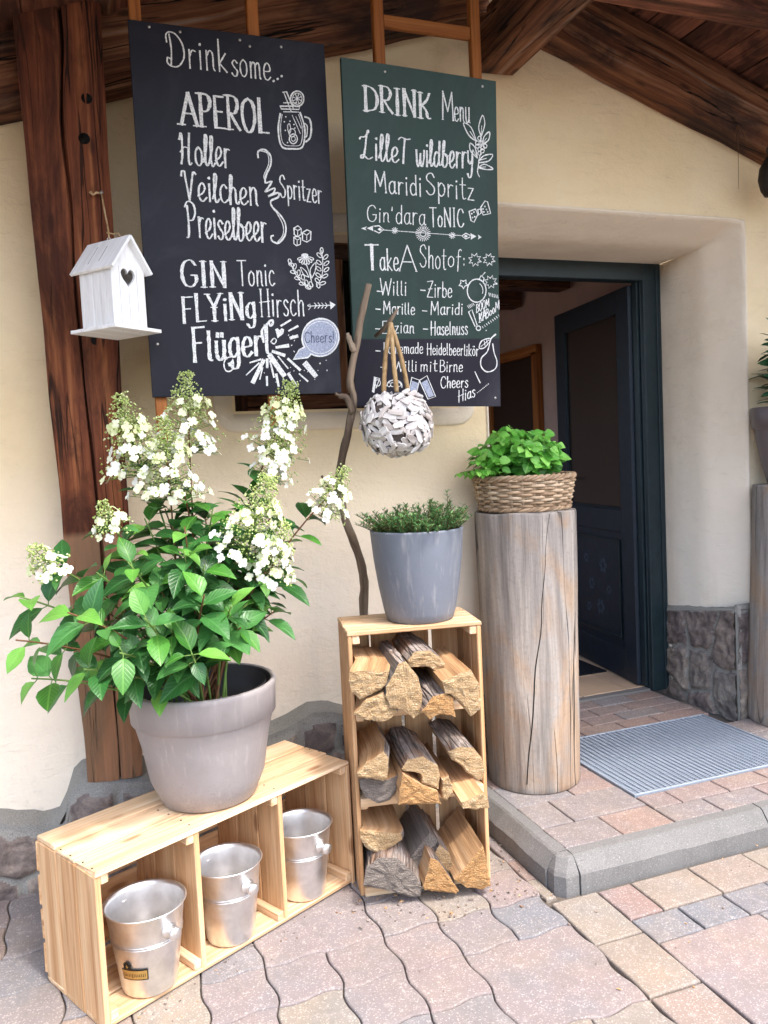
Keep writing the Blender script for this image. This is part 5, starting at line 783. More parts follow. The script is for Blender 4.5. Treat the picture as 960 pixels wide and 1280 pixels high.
# ================================================================== CHALK WRITING
GL = {  # one-stroke letters: advance, strokes; first item 'c' = smooth curve, 'l' = straight
'A': (.72, ['l', (0, 0), (.36, 1), (.72, 0)], ['l', (.14, .36), (.58, .36)]), 'B': (.6, ['l', (.1, 0), (.1, 1)], ['c', (.1, 1), (.4, .97), (.5, .76), (.36, .56), (.1, .54)], ['c', (.1, .54), (.45, .52), (.6, .28), (.45, .04), (.1, 0)]),
'C': (.62, ['c', (.6, .8), (.45, .99), (.2, .92), (.06, .5), (.2, .07), (.45, .01), (.62, .2)]), 'D': (.68, ['l', (.1, 0), (.1, 1)], ['c', (.0, .98), (.3, 1), (.58, .82), (.66, .45), (.5, .1), (.0, 0)]),
'E': (.52, ['l', (.52, 1), (.1, 1), (.1, 0), (.52, 0)], ['l', (.1, .52), (.44, .52)]), 'F': (.52, ['l', (.1, 0), (.1, 1), (.55, 1)], ['l', (.1, .54), (.42, .54)]),
'G': (.68, ['c', (.6, .82), (.42, 1), (.15, .88), (.05, .5), (.15, .1), (.42, 0), (.62, .2), (.62, .42)], ['l', (.4, .43), (.66, .43)]), 'H': (.66, ['l', (.1, 0), (.1, 1)], ['l', (.56, 0), (.56, 1)], ['l', (0, .52), (.66, .56)]),
'I': (.3, ['l', (.15, 0), (.15, 1)]), 'K': (.6, ['l', (.1, 0), (.1, 1)], ['c', (.56, 1), (.42, .72), (.1, .46)], ['c', (.18, .52), (.4, .3), (.46, .04), (.62, .03)]), 'L': (.52, ['l', (.1, 1), (.1, 0), (.52, 0)]),
'M': (.8, ['l', (.08, 0), (.12, 1), (.4, .3), (.68, 1), (.74, 0)]), 'N': (.7, ['l', (.1, 0), (.1, 1), (.6, 0), (.6, 1)]), 'O': (.66, ['c', (.33, 1), (.08, .82), (.04, .4), (.2, .03), (.44, .03), (.62, .4), (.56, .85), (.33, 1)]),
'P': (.56, ['l', (.1, 0), (.1, 1)], ['c', (.0, 1), (.4, .98), (.54, .76), (.4, .5), (.1, .46)]), 'R': (.62, ['l', (.1, 0), (.1, 1)], ['c', (.0, 1), (.4, .98), (.54, .76), (.4, .5), (.1, .48)], ['c', (.2, .48), (.42, .2), (.62, .0)]),
'S': (.56, ['c', (.5, .82), (.36, .99), (.12, .9), (.08, .68), (.3, .52), (.5, .32), (.44, .08), (.22, 0), (.04, .16)]), 'T': (.6, ['l', (0, 1), (.6, 1)], ['l', (.3, 1), (.3, 0)]), 'V': (.6, ['c', (.0, .95), (.08, 1), (.14, .9), (.3, 0), (.5, .9), (.62, .98)]),
'W': (.9, ['l', (.0, 1), (.2, 0), (.45, .8), (.66, 0), (.9, 1)]), 'Y': (.62, ['l', (0, 1), (.3, .5), (.62, 1)], ['l', (.3, .5), (.3, 0)]), 'Z': (.6, ['l', (.04, .95), (.58, 1), (.04, .02), (.6, .0)], ['l', (.14, .5), (.5, .52)]),
'a': (.46, ['c', (.4, .5), (.26, .6), (.08, .46), (.06, .16), (.2, .0), (.36, .14), (.4, .45)], ['c', (.4, .6), (.39, .2), (.44, .03), (.5, .06)]), 'b': (.46, ['l', (.08, 1), (.08, .02)], ['c', (.08, .4), (.24, .6), (.42, .44), (.4, .12), (.22, 0), (.08, .1)]),
'c': (.4, ['c', (.38, .48), (.24, .6), (.07, .44), (.07, .14), (.22, 0), (.4, .1)]), 'd': (.46, ['l', (.4, 1), (.4, .02)], ['c', (.4, .46), (.24, .6), (.07, .44), (.07, .14), (.22, 0), (.4, .14)]),
'e': (.42, ['c', (.06, .3), (.38, .34), (.36, .54), (.2, .6), (.06, .4), (.08, .1), (.24, 0), (.42, .12)]), 'f': (.34, ['c', (.36, .92), (.26, 1), (.17, .85), (.16, .4), (.14, -.3)], ['l', (.02, .55), (.32, .57)]),
'g': (.46, ['c', (.4, .5), (.24, .6), (.07, .44), (.07, .14), (.22, .02), (.4, .16)], ['c', (.4, .6), (.41, 0), (.36, -.28), (.18, -.34), (.06, -.2)]), 'h': (.46, ['l', (.08, 1), (.08, 0)], ['c', (.08, .4), (.24, .6), (.38, .5), (.38, .2), (.4, 0)]),
'i': (.2, ['l', (.1, .6), (.1, 0)], ['c', (.08, .8), (.12, .84), (.12, .78), (.08, .8)]), 'k': (.44, ['l', (.08, 1), (.08, 0)], ['l', (.38, .58), (.1, .26), (.42, 0)]), 'l': (.24, ['c', (.1, .95), (.1, .5), (.1, .08), (.22, .02)]),
'm': (.66, ['l', (.08, .6), (.08, 0)], ['c', (.08, .42), (.2, .6), (.32, .5), (.32, 0)], ['c', (.32, .42), (.44, .6), (.56, .5), (.57, .1), (.62, 0)]), 'n': (.46, ['l', (.08, .6), (.08, 0)], ['c', (.08, .4), (.22, .6), (.36, .5), (.37, .1), (.44, 0)]),
'o': (.44, ['c', (.22, .6), (.06, .44), (.06, .14), (.22, 0), (.38, .14), (.38, .46), (.22, .6)]), 'p': (.46, ['l', (.08, .6), (.08, -.34)], ['c', (.08, .42), (.24, .6), (.42, .44), (.4, .14), (.22, 0), (.08, .12)]), 'r': (.36, ['l', (.08, .6), (.08, 0)], ['c', (.08, .36), (.2, .58), (.36, .56)]),
's': (.36, ['c', (.34, .5), (.2, .6), (.07, .48), (.18, .33), (.33, .2), (.28, .03), (.14, 0), (.03, .1)]), 't': (.34, ['c', (.16, .95), (.15, .3), (.2, .03), (.34, .06)], ['l', (.0, .64), (.34, .66)]), 'u': (.46, ['c', (.06, .6), (.06, .2), (.16, 0), (.32, .08), (.38, .3)], ['c', (.38, .6), (.38, .1), (.46, .02)]),
'w': (.62, ['c', (.04, .6), (.08, .1), (.18, 0), (.3, .3), (.32, .5), (.34, .1), (.44, 0), (.56, .3), (.58, .6)]), 'y': (.44, ['c', (.05, .6), (.08, .25), (.2, .12), (.34, .26)], ['c', (.38, .6), (.36, .1), (.3, -.3), (.14, -.38), (.04, -.24)]), 'z': (.42, ['l', (.04, .58), (.36, .6), (.04, .02), (.4, .03)]),
'ü': (.46, ['c', (.06, .6), (.06, .2), (.16, 0), (.32, .08), (.38, .3)], ['c', (.38, .6), (.38, .1), (.46, .02)], ['l', (.12, .76), (.14, .86)], ['l', (.3, .76), (.32, .86)]), 'ö': (.44, ['c', (.22, .6), (.06, .44), (.06, .14), (.22, 0), (.38, .14), (.38, .46), (.22, .6)], ['l', (.12, .76), (.14, .84)], ['l', (.28, .76), (.3, .84)]),
'!': (.2, ['l', (.12, 1), (.09, .3)], ['l', (.08, .06), (.09, .0)]), "'": (.16, ['l', (.08, 1), (.06, .78)])}
SCRIPT = {'l': (.26, ['c', (-.02, .12), (.14, .5), (.22, .9), (.13, 1.0), (.08, .7), (.1, .12), (.18, .0), (.3, .12)]), 'h': (.46, ['c', (-.02, .12), (.14, .55), (.2, .92), (.12, 1.0), (.08, .7), (.07, 0)], ['c', (.07, .3), (.2, .58), (.34, .5), (.35, .12), (.44, .03), (.5, .12)]),
'b': (.44, ['c', (-.02, .1), (.12, .55), (.2, .92), (.12, 1), (.08, .7), (.07, .12), (.2, 0), (.36, .14), (.36, .42), (.22, .52), (.3, .42), (.5, .44)]), 'd': (.46, ['c', (.36, .5), (.2, .58), (.05, .38), (.06, .1), (.18, 0), (.34, .2), (.42, .7), (.42, 1), (.38, .5), (.39, .1), (.5, .08)]),
'e': (.42, ['c', (.0, .16), (.26, .28), (.36, .46), (.24, .6), (.08, .44), (.07, .14), (.22, 0), (.44, .14)]), 'L': (.62, ['c', (-.1, .66), (-.02, .74), (.16, .76), (.36, .92), (.36, 1.0), (.28, .86), (.2, .4), (.1, .06), (-.02, .0), (-.04, .08), (.1, .12), (.34, .0), (.58, .08)]),
'H': (.7, ['c', (-.04, .8), (.06, 1), (.1, .8), (.08, .3), (.0, .02)], ['c', (.52, 1), (.46, .6), (.42, .2), (.46, .0), (.58, .06)], ['c', (.0, .4), (.2, .56), (.46, .52)]), 'V': (.62, ['c', (-.06, .8), (-.02, .95), (.1, .96), (.14, .7), (.28, .0)], ['c', (.28, 0), (.42, .6), (.52, .96), (.64, .9)]), 'P': (.58, ['c', (.06, .9), (.1, .4), (.06, .02), (-.06, -.02)], ['c', (-.08, .86), (.1, 1.02), (.42, .96), (.52, .72), (.36, .5), (.12, .48)]),
'T': (.6, ['c', (-.06, .9), (.1, 1), (.36, .95), (.6, .98)], ['c', (.3, .97), (.24, .5), (.2, .02)]), 'Z': (.62, ['c', (.04, .86), (.2, 1), (.56, .96), (.3, .5), (.04, .04), (.3, .08), (.6, .0)], ['c', (.14, .5), (.3, .54), (.46, .5)])}
BIGD = (.8, ['c', (.14, .95), (.2, .5), (.16, .04)], ['c', (.02, .7), (.0, .92), (.16, 1.02), (.44, .96), (.7, .68), (.74, .3), (.5, .02), (.2, -.02), (.0, .08), (.02, .24), (.14, .2)])
def smooth(pts, n=5):
    if len(pts) < 3: return pts
    out = []; q = [pts[0]]+list(pts)+[pts[-1]]
    for i in range(1, len(q)-2):
        a, b, c, d = [V(p) for p in q[i-1:i+3]]
        for k in range(n):
            t = k/n; out.append(.5*((2*b)+(c-a)*t+(2*a-5*b+4*c-d)*t*t+(3*b-a-3*c+d)*t*t*t))
    return out+[V(pts[-1])]
STY = {'serif': (.0036, .35, 1, 0), 'bold': (.0055, 1.05, 1.3, 0), 'bold2': (.0038, 1.9, 1.4, 0), 'hand': (.0034, .9, 0, 0), 'semi': (.0032, .45, .6, 0), 'script': (.0034, .95, 0, .04), 'thin': (.0027, .35, 0, .05), 'fine': (.0026, .25, 0, .05), 'dark': (.0026, .2, 0, 0)}
class Chalk:
    """ribbons of chalk lying on the board, in board coordinates (u right, v up)"""
    def __init__(s, o, X, Y, Nn): s.o = V(o); s.X = V(X); s.Y = V(Y); s.N = V(Nn); s.B = MB(); s.lay = 0
    def at(s, p, h): return s.o+s.X*p[0]+s.Y*p[1]+s.N*h
    def ribbon(s, pts, w_, contrast=0, m=0):
        pts = [V((p[0], p[1])) for p in pts]; q = [pts[0]]
        for p in pts[1:]:
            if (p-q[-1]).length > 2e-4: q.append(p)
        if len(q) < 2: q.append(q[0]+V((w_*.5, 0)))
        N = len(q); h0 = .0007+.00002*(s.lay % 40); s.lay += 1; vs = []; ws = []
        for i in range(N):
            t = (q[min(i+1, N-1)]-q[max(i-1, 0)]).normalized(); nn = V((-t.y, t.x))
            ww = w_*(1+contrast*max(0, abs(t.y)-.35)/.65)*rr(.72, 1.18)*.5
            if contrast > 1.2 and abs(t.y) > .8: nn = V((1, 0)) if nn.x > 0 else V((-1, 0))
            e = t*(ww*.6 if i == N-1 else (-ww*.6 if i == 0 else 0)); h = h0+.000004*i
            vs += [s.at(q[i]+nn*ww+e, h), s.at(q[i]-nn*ww+e, h)]
        s.B.add(vs, [[2*i, 2*i+1, 2*i+3, 2*i+2] for i in range(N-1)], None, m)
    def fill(s, pts, m=0):
        s.lay += 1; h = .0006+.00002*(s.lay % 40); s.B.add([s.at(p, h) for p in pts], [list(range(len(pts)))], None, m)
    def words(s, items):
        for txt, a0, b0, a1, b1, hgt, st in items:
            w_, con, ser, slant = STY[st]; gset = [SCRIPT[c] if st in ('script', 'hand') and c in SCRIPT else (BIGD if (c, st) == ('D', 'serif') else GL[c]) for c in txt]; adv = [g_[0]+(.06 if st in ('script', 'hand') else .1) for g_ in gset]; tot = sum(adv)-.1
            p0 = V((a0, b0)); d = V((a1-a0, b1-b0)); x = 0
            for c, ad, g_ in zip(txt, adv, gset):
                jy = rr(-.02, .02)*hgt; js = rr(.95, 1.05)
                for stk in g_[1:]:
                    pts = [(px+slant*4*py*.25, py) for px, py in stk[1:]]
                    if stk[0] == 'c': pts = smooth(pts)
                    else:
                        q = []
                        for a, b in zip(pts, pts[1:]): q += [V(a).lerp(V(b), k/4) for k in range(4)]
                        pts = q+[V(pts[-1])]
                    mp = [p0+d*((x+p[0])/tot)+V((0, p[1]*hgt*js+jy)) for p in pts]
                    m = 1 if st == 'dark' else 0
                    if stk[0] == 'l' and len(stk) > 3:      # pen lifts at corners
                        for k in range(len(stk)-2): s.ribbon(mp[4*k:4*k+5], w_, con, m)
                    else: s.ribbon(mp, w_, con, m)
                    if ser and c in 'AMNVWYK' and stk[0] == 'l' and len(stk) > 3:
                        for e in (mp[0], mp[-1]): s.ribbon([e+V((-w_*1.7*ser, 0)), e+V((w_*1.7*ser, 0))], w_*.75, 0, m)
                    if ser and stk[0] == 'l' and c.isupper() and len(stk) == 3 and c not in 'AT':
                        for e in (mp[0], mp[-1]):
                            if abs(mp[0].y-mp[-1].y) > .4*hgt: s.ribbon([e+V((-w_*1.9*ser, 0)), e+V((w_*1.9*ser, 0))], w_*.75, 0, m)
                x += ad
    def marks(s, items, bub=2):
        for pts, w_, c, f in items:
            q = smooth(pts, 4) if c and len(pts) > 2 else pts
            if f == 1: s.fill(q)
            elif f == 2: s.fill(q, 2); s.ribbon(list(q)+[q[0]], .005)
            elif f == 3: s.fill(pts, 2)
            else: s.ribbon(q, max(w_, .0022))

def chalkboard(label, o, X, Y, wd, ht, mat, words, marks, screws, laths, rungs):
    o = V(o); X = V(X).normalized(); Y = V(Y).normalized(); Nn = X.cross(Y)      # Nn points to the viewer
    t = thing('chalkboard', label, 'chalkboard', o, 'drink menu chalkboards')
    B = MB(); B.box(o+X*wd/2+Y*ht/2-Nn*.007, (wd, ht, .014), X=X, Y=Y, b=.001)
    B.tc = [(((p-o).dot(X)), ((p-o).dot(Y)), ((p-o).dot(Nn))) for p in B.v]
    B.build('panel', mat, t)
    ck = Chalk(o, X, Y, Nn); ck.words(words); ck.marks(marks); ck.B.build('chalk_lettering', [CHALK, CHALK_K, CHALK_D], t)
    for a, b in screws:
        B = MB(); B.lathe([(.0045, 0), (.004, .0015), (.001, .002)], o+X*a+Y*b, 10, Nn); B.build('screw', SCREW, t)
    for x_, y_, z0, z1, wdt in laths:
        B = MB(); B.box((x_, y_, (z0+z1)/2), (wdt, .03, z1-z0), b=.003, grain=2); B.build('lath', LATH, t)
    for x0, x1, y_, z, hh in rungs:
        B = MB(); B.box(((x0+x1)/2, y_, z), (x1-x0, .02, hh), b=.003); B.build('rung', LATH, t)
    return t
cb = chalkboard('black chalkboard headed Drink some with a jar drawing, hung beside the post', (.181, 2.55, 1.572), (1, 0, .003), (.002, 0, 1), .602, 1.11, BLACKB, LEFT_WORDS, LEFT_MARKS,
    [(.06, 1.095), (.15, 1.092), (.33, 1.09), (.36, 1.075), (.46, 1.085), (.025, .16), (.11, .03)],
    [(.207, 2.5805, 1.425, 2.9, .034), (.562, 2.5805, 1.47, 2.9, .036)], [])
gy = V((0, .10, -1.075)).normalized()*-1
cb2 = chalkboard('dark green chalkboard headed DRINK Menu, hung on a ladder beside the doorway', (.832, 2.552, 1.528), (1, .004, -.024), V((-.025, -.10, 1.075)), .541, 1.078, GREENB, GREEN_WORDS, GREEN_MARKS,
    [(.145, 1.055), (.49, 1.055), (.52, .03)],
    [(.99, 2.60, 1.62, 3.1, .036), (1.348, 2.60, 1.6, 3.1, .036)], [(1.008, 1.33, 2.60, 2.808, .042)])

# ================================================================== BIRDHOUSE
bh = thing('birdhouse', 'white wooden birdhouse with a heart shaped hole hanging on the post', 'birdhouse', (.085, 2.485, 1.755))
ctr = V((.085, 2.485, 0)); ya = rad(-50)
gx = V((cos(ya+pi/2)*1, sin(ya+pi/2)*1, 0))            # along the gable front (left to right seen from it)
gn = V((gx.y, -gx.x, 0))                               # out of the gable front
if gn.y > 0: gn = -gn
gx = V((-gn.y, gn.x, 0))
GW, GD, HB = .122, .132, 1.762                         # width of gable, depth, floor height
def bp(a, d, z): return ctr+gx*a+gn*d+V((0, 0, z))
eav, pk = 1.93, 2.012
B = MB()
# gable front with a heart cut out
def heart(n=28, s=.026):
    out = []
    for k in range(n):
        t = 2*pi*k/n; out.append((s*16*sin(t)**3/16, s*(13*cos(t)-5*cos(2*t)-2*cos(3*t)-cos(4*t))/16))
    return out
hc = 1.905; hp_ = [(a, hc+b*1.15) for a, b in heart()]
outl = [(-GW/2, HB), (0, HB), (GW/2, HB), (GW/2, eav), (0, pk), (-GW/2, eav)]
def outer_at(ang):
    d = V((cos(ang), sin(ang))); best = None; o2 = V((0, hc))
    for i in range(len(outl)):
        a = V(outl[i]); e = V(outl[(i+1) % len(outl)])-a; den = d.x*e.y-d.y*e.x
        if abs(den) < 1e-9: continue
        t = ((a.x-o2.x)*e.y-(a.y-o2.y)*e.x)/den; s_ = ((a.x-o2.x)*d.y-(a.y-o2.y)*d.x)/den
        if t > 0 and -1e-6 <= s_ <= 1+1e-6 and (best is None or t < best): best = t
    return o2+d*best
n = len(hp_); vs = []; tc = []
angs = [math.atan2(p[1]-hc, p[0]) for p in hp_]
cangs = [math.atan2(p[1]-hc, p[0]) for p in outl]
for (a, z), ang in zip(hp_, angs):
    near = min(cangs, key=lambda c: abs((c-ang+pi) % (2*pi)-pi)); 
    if abs((near-ang+pi) % (2*pi)-pi) < .13: ang = near
    q = outer_at(ang); vs += [bp(a, GD/2, z), bp(q.x, GD/2, q.y), bp(a, GD/2-.008, z)]; tc += [(z, a, 0), (q.y, q.x, 0), (z, a, .01)]
fs = []
for k in range(n):
    k2 = (k+1) % n; fs += [[3*k, 3*k+1, 3*k2+1, 3*k2], [3*k, 3*k2, 3*k2+2, 3*k+2]]
B.add(vs, fs, tc)
for k in (-1, 0, 1): B.box(bp(GW/4*k*1.05, GD/2+.0002, (HB+(1.885 if k == 0 else eav))/2-.006), (.0011, .0006, (1.87 if k == 0 else eav+.015)-HB), X=gx, Y=gn, b=0, m=1) 
B.build('front_wall', [WHITE, m_plain('grey_gap', '#a9a6a4', .9)], bh)
B = MB()
for side in (-1, 1):
    for k in range(5):
        wv = GD/5; B.box(bp(side*(GW/2-.004), -GD/2+wv*(k+.5), (HB+eav)/2), (.008, wv-.0012, eav-HB), X=gx, Y=gn, b=.001, grain=2)
B.box(bp(0, -GD/2+.003, (HB+eav)/2), (GW-.017, .006, eav-HB), X=gx, Y=gn, b=.001, grain=2)
B.build('side_walls', WHITE, bh)
B = MB()
for side in (-1, 1):
    sl_ = (gx*side*(GW/2+.022)+V((0, 0, (eav-pk)*(GW/2+.022)/(GW/2)))).normalized(); L = .122
    top = bp(0, 0, pk+.006)
    B.box(top+sl_*(L/2), (L, GD+.045, .009), X=sl_, Y=gn, b=.001, grain=0)
B.build('roof', WHITE, bh)
B = MB()
for side, k, d in ((-1, .3, .07), (-1, .62, .06)):
    sl_ = (gx*side*(GW/2+.022)+V((0, 0, (eav-pk)*(GW/2+.022)/(GW/2)))).normalized(); nn = sl_.cross(gn); nn = nn if nn.z > 0 else -nn
    B.box(bp(0, 0, pk+.006)+sl_*.06+gn*(GD*(k-.5))+nn*.0048, (d, .0025, .0006), X=sl_, Y=gn, b=0)
B.build('roof_scratch', m_plain('grey_gap2', '#9a9896', .9), bh)
B = MB(); B.box(bp(0, .004, HB-.005), (GW+.05, GD+.055, .01), X=gx, Y=gn, b=.001); B.build('floor', WHITE, bh)
B = MB(); tip = bp(0, 0, pk+.012); nail = V((.078, 2.655, 2.205))
pts = [tip, tip.lerp(nail, .15)+V((.002, 0, 0)), tip.lerp(nail, .5)+V((.001, .0, 0)), tip.lerp(nail, .9), nail]
B.tube(pts, .0028, 6); B.tube([pts[2]+V((0, 0, -.05)), pts[2]+V((.02, -.004, -.055)), pts[2]+V((.032, -.006, -.05)), pts[2]+V((.036, -.006, -.062))], [.003, .0022, .002, .004], 6); B.tube([nail, nail+V((-.015, -.006, .0)), nail+V((-.025, -.006, -.008)), nail+V((-.033, -.006, .002))], [.003, .004, .003, .005], 6)
B.build('hanging_string', ROPE, bh)
B = MB(); B.lathe([(.005, 0), (.005, .002), (.0018, .003), (.0018, .03)], nail+V((0, -.012, 0)), 10, (0, 1, 0)); B.build('nail', SCREW, bh)
B = MB(); B.tube([tip+V((cos(a)*.005, 0, sin(a)*.005-.002)) for a in [2*pi*k/10 for k in range(11)]], .0012, 5); B.build('screw_eye', SCREW, bh)

# ================================================================== DRIFTWOOD BRANCH, WOOD CHIP BALL
B = MB()
main = [(.85, 2.63, .0), (.846, 2.63, .4), (.845, 2.62, .822), (.848, 2.61, .93), (.827, 2.6, 1.036), (.78, 2.57, 1.151), (.755, 2.54, 1.261), (.753, 2.5, 1.34), (.767, 2.46, 1.429), (.785, 2.43, 1.541), (.773, 2.42, 1.6), (.798, 2.41, 1.713), (.815, 2.40, 1.798), (.843, 2.395, 1.895)]
mp = smooth(main, 4); N = len(mp)
B.tube(mp, [(.0165-.0065*i/N)*(1+.2*noise.noise(V((i*.6, 3, 1)))) for i in range(N)], 10, wob=.1)
B.tube(smooth([(.781, 2.43, 1.50), (.76, 2.425, 1.548), (.738, 2.42, 1.553), (.722, 2.418, 1.562)], 4), [.011]*5+[.009]*4+[.005]*4, 8, wob=.1)
B.tube(smooth([(.778, 2.57, 1.15), (.755, 2.55, 1.2), (.72, 2.53, 1.25), (.692, 2.52, 1.305)], 4), [.008]*6+[.006]*4+[.004]*3, 7, wob=.1)
B.tube(smooth([(.79, 2.41, 1.69), (.778, 2.408, 1.715), (.765, 2.40, 1.745)], 4), [.012]*4+[.009]*3+[.006]*2, 8, wob=.15)
tag(B.build('driftwood_branch', DRIFT), 'crooked bare driftwood branch leaning upright between the two chalkboards', 'branch')
bl = thing('wood_chip_ball', 'whitewashed wood chip ball on rope handles before the green chalkboard', 'hanging decoration', (.905, 2.36, 1.34))
bc = V((.905, 2.37, 1.457)); br_ = .115
B = MB(); B.lathe([(0.001, -.09), (.06, -.085), (.095, -.05), (.103, 0), (.095, .05), (.065, .085), (.05, .09), (.045, .07), (.02, .05), (.001, .05)], bc, 28); B.build('core', m_plain('dark_core', '#4d4540', .9), bl)
B = MB(); NCH = 330
for k in range(NCH):
    zz = 1-2*(k+.5)/NCH; ph = k*2.39996; 
    if zz > .86: continue
    rxy = math.sqrt(1-zz*zz); nn = V((rxy*cos(ph), rxy*sin(ph), zz))
    t1 = V((rr(-1, 1), rr(-1, 1), rr(-1, 1))); t1 = (t1-nn*t1.dot(nn)).normalized(); t2 = nn.cross(t1)
    tl = (t1+nn*rr(-.35, .35)).normalized(); t2 = (t2-tl*t2.dot(tl)).normalized()
    c = bc+nn*(br_*(1-.10*(zz < -.75))-rr(.0, .014)); L = rr(.03, .055); wd = rr(.012, .022)
    off = V((rr(0, 20), 0, 0)); m3 = tl.cross(t2); th = rr(.003, .006)
    pl_ = [(-L/2, -wd*.3), (-L*.3, -wd/2), (L*.25, -wd*.45*rr(.7, 1.2)), (L/2, -wd*.1), (L*.42, wd*.35), (0, wd/2*rr(.8, 1.2)), (-L*.4, wd*.4)]
    vs = [c+tl*a+t2*b_+m3*th/2 for a, b_ in pl_]+[c+tl*a+t2*b_-m3*th/2 for a, b_ in pl_]; q = len(pl_)
    B.add(vs, [list(range(q)), [q+i for i in range(q)][::-1]]+[[i, q+i, q+(i+1) % q, (i+1) % q] for i in range(q)], [tuple(off+V((a, b_, 0))) for a, b_ in pl_]*2)
B.build('wood_chips', CHIP, bl)
B = MB(); apex = V((.905, 2.385, 1.775))
for ex, ey in ((.862, 2.36), (.897, 2.34), (.948, 2.37)):
    e = V((ex, ey, 1.555)); pts = [e, e.lerp(apex, .5)+V(((ex-.905)*.15, 0, 0)), apex.lerp(e, .08), apex+V((0, .0, .0))]
    q = smooth(pts, 6); B.tube(q, .0075, 7, wob=.12)
B.build('rope_handle', ROPE, bl)
B = MB(); B.tube([(.895, 2.50, 1.752), (.899, 2.42, 1.765), (.907, 2.385, 1.785), (.922, 2.365, 1.815)], [.006, .008, .0075, .004], 8, wob=.15); B.build('hook_twig', DRIFT, bl)

# ================================================================== CRATES
def cleat(B, c, s_, X, Y, **k): B.box(c, s_, X=X, Y=Y, b=.003, grain=k.get('grain', 1), rnd=k.get('rnd'))
cr = thing('wooden_crate_bench', 'three bay pine crate lying on its side holding ice buckets under the hydrangea', 'crate', (.314, 2.32, 0))
ca = math.atan2(.40, .762); cu = V((cos(ca), sin(ca), 0)); cn = V((-sin(ca), cos(ca), 0)); cO = V((-.067, 1.985, 0)); CL, CDp, CH = .862, .315, .402
def cp(a, d, z): return cO+cu*a+cn*d+V((0, 0, z))
def cbox(B, a0, a1, d0, d1, z0, z1, grain=0, b=.0025, wob=.0008, rnd=None): B.box(cp((a0+a1)/2, (d0+d1)/2, (z0+z1)/2), (a1-a0, d1-d0, z1-z0), X=cu, Y=cn, grain=grain, b=b, wob=wob, rnd=rnd)
TH = .013
for k in range(3):
    B = MB(); w3 = CDp/3; cbox(B, rr(-.003, .003), CL+rr(-.003, .003), w3*k+(.0035 if k else 0), w3*(k+1)-(.0035 if k < 2 else 0), CH-TH, CH+rr(-.0015, .0015), rnd=[.2, .9, .55][k], wob=.002)
    for a_ in (.007, CL/3, CL*2/3, CL-.007):
        for q in (.28, .72): B.lathe([(.0028, .0), (.0026, .0007), (0, .0009)], cp(a_+rr(-.003, .003), w3*(k+q)+rr(-.004, .004), CH-.0002), 8, m=1)
    B.build('top_plank', [PINE, IRON], cr)
for k in range(3):
    B = MB(); w3 = CDp/3; cbox(B, 0, CL, w3*k+.004, w3*(k+1)-.004, .004, .004+TH); B.build('bottom_plank', PINE, cr)
for nm, a0 in (('end_panel', 0), ('partition', CL/3-.007), ('partition', CL*2/3-.007), ('end_panel', CL-.0145)):
    for k in range(3):
        B = MB(); w3 = CDp/3; cbox(B, a0, a0+.0145, w3*k+.0015, w3*(k+1)-.002, (.0 if nm == 'end_panel' else .0175), CH-TH-.0005, grain=2); B.build(nm, PINE_D, cr)
for k in range(4):
    B = MB(); hh = .082; z0 = .02+k*.094; cbox(B, .0, CL, CDp+.0005, CDp+.011, z0, z0+hh); B.build('back_slat', PINE_D, cr)
for a0 in (.0150, CL/3-.030, CL*2/3-.030, CL-.038):
    B = MB(); cbox(B, a0, a0+.0225, .004, CDp-.004, .0175, .042, grain=1); B.build('corner_batten', PINE, cr); B = MB(); cbox(B, a0, a0+.0225, .004, CDp-.004, CH-TH-.026, CH-TH-.0007, grain=1); B.build('corner_batten', PINE, cr)

sh = thing('wooden_crate_shelf', 'upright three tier pine crate stacked with split firewood', 'crate', (.9, 2.36, 0))
sa = rad(-10); su = V((cos(sa), sin(sa), 0)); sn = V((-sin(sa), cos(sa), 0)); sO = V((.685, 2.30, 0)); SW, SD, SH = .42, .25, .832
def sp(a, d, z): return sO+su*a+sn*d+V((0, 0, z))
def sbox(B, a0, a1, d0, d1, z0, z1, grain=0, b=.0025, wob=.0008): B.box(sp((a0+a1)/2, (d0+d1)/2, (z0+z1)/2), (a1-a0, d1-d0, z1-z0), X=su, Y=sn, grain=grain, b=b, wob=wob)
for a0 in (0, SW-.013):
    for k in range(3):
        B = MB(); w3 = SD/3; sbox(B, a0, a0+.013, w3*k+.001, w3*(k+1)-.002, 0, SH-.0145, grain=2); B.build('side_plank', PINE_D, sh)
for k in range(3):
    B = MB(); w3 = SD/3; sbox(B, -.002, SW+.002, w3*k+(.003 if k else 0), w3*(k+1)-(.003 if k < 2 else 0), SH-.014, SH, wob=.0015)
    for a_ in (.006, SW-.006):
        for q in (.3, .7): B.lathe([(.0028, .0), (.0026, .0007), (0, .0009)], sp(a_, w3*(k+q), SH-.0002), 8, m=1)
    B.build('top_plank', [PINE, IRON], sh)
for z in (.016, .300, .577):
    for k in range(3):
        B = MB(); w3 = SD/3; sbox(B, .0135, SW-.0135, w3*k+(.001 if k else -.010), w3*(k+1)-.002, z-(0 if k else .015), z+.014); B.build('shelf_board', PINE if k == 0 else PINE_D, sh)
for x0 in (.0, .108, .212, .318):
    B = MB(); sbox(B, x0, x0+.094, SD+.0005, SD+.010, .004, SH-.02, grain=2); B.build('back_slat', PINE_D, sh)
for z in (.300, .577, SH-.0145):
    for a0 in (.0135, SW-.0375):
        B = MB(); sbox(B, a0, a0+.024, .003, SD-.003, z-.026, z-.0005, grain=1); B.build('corner_batten', PINE, sh)

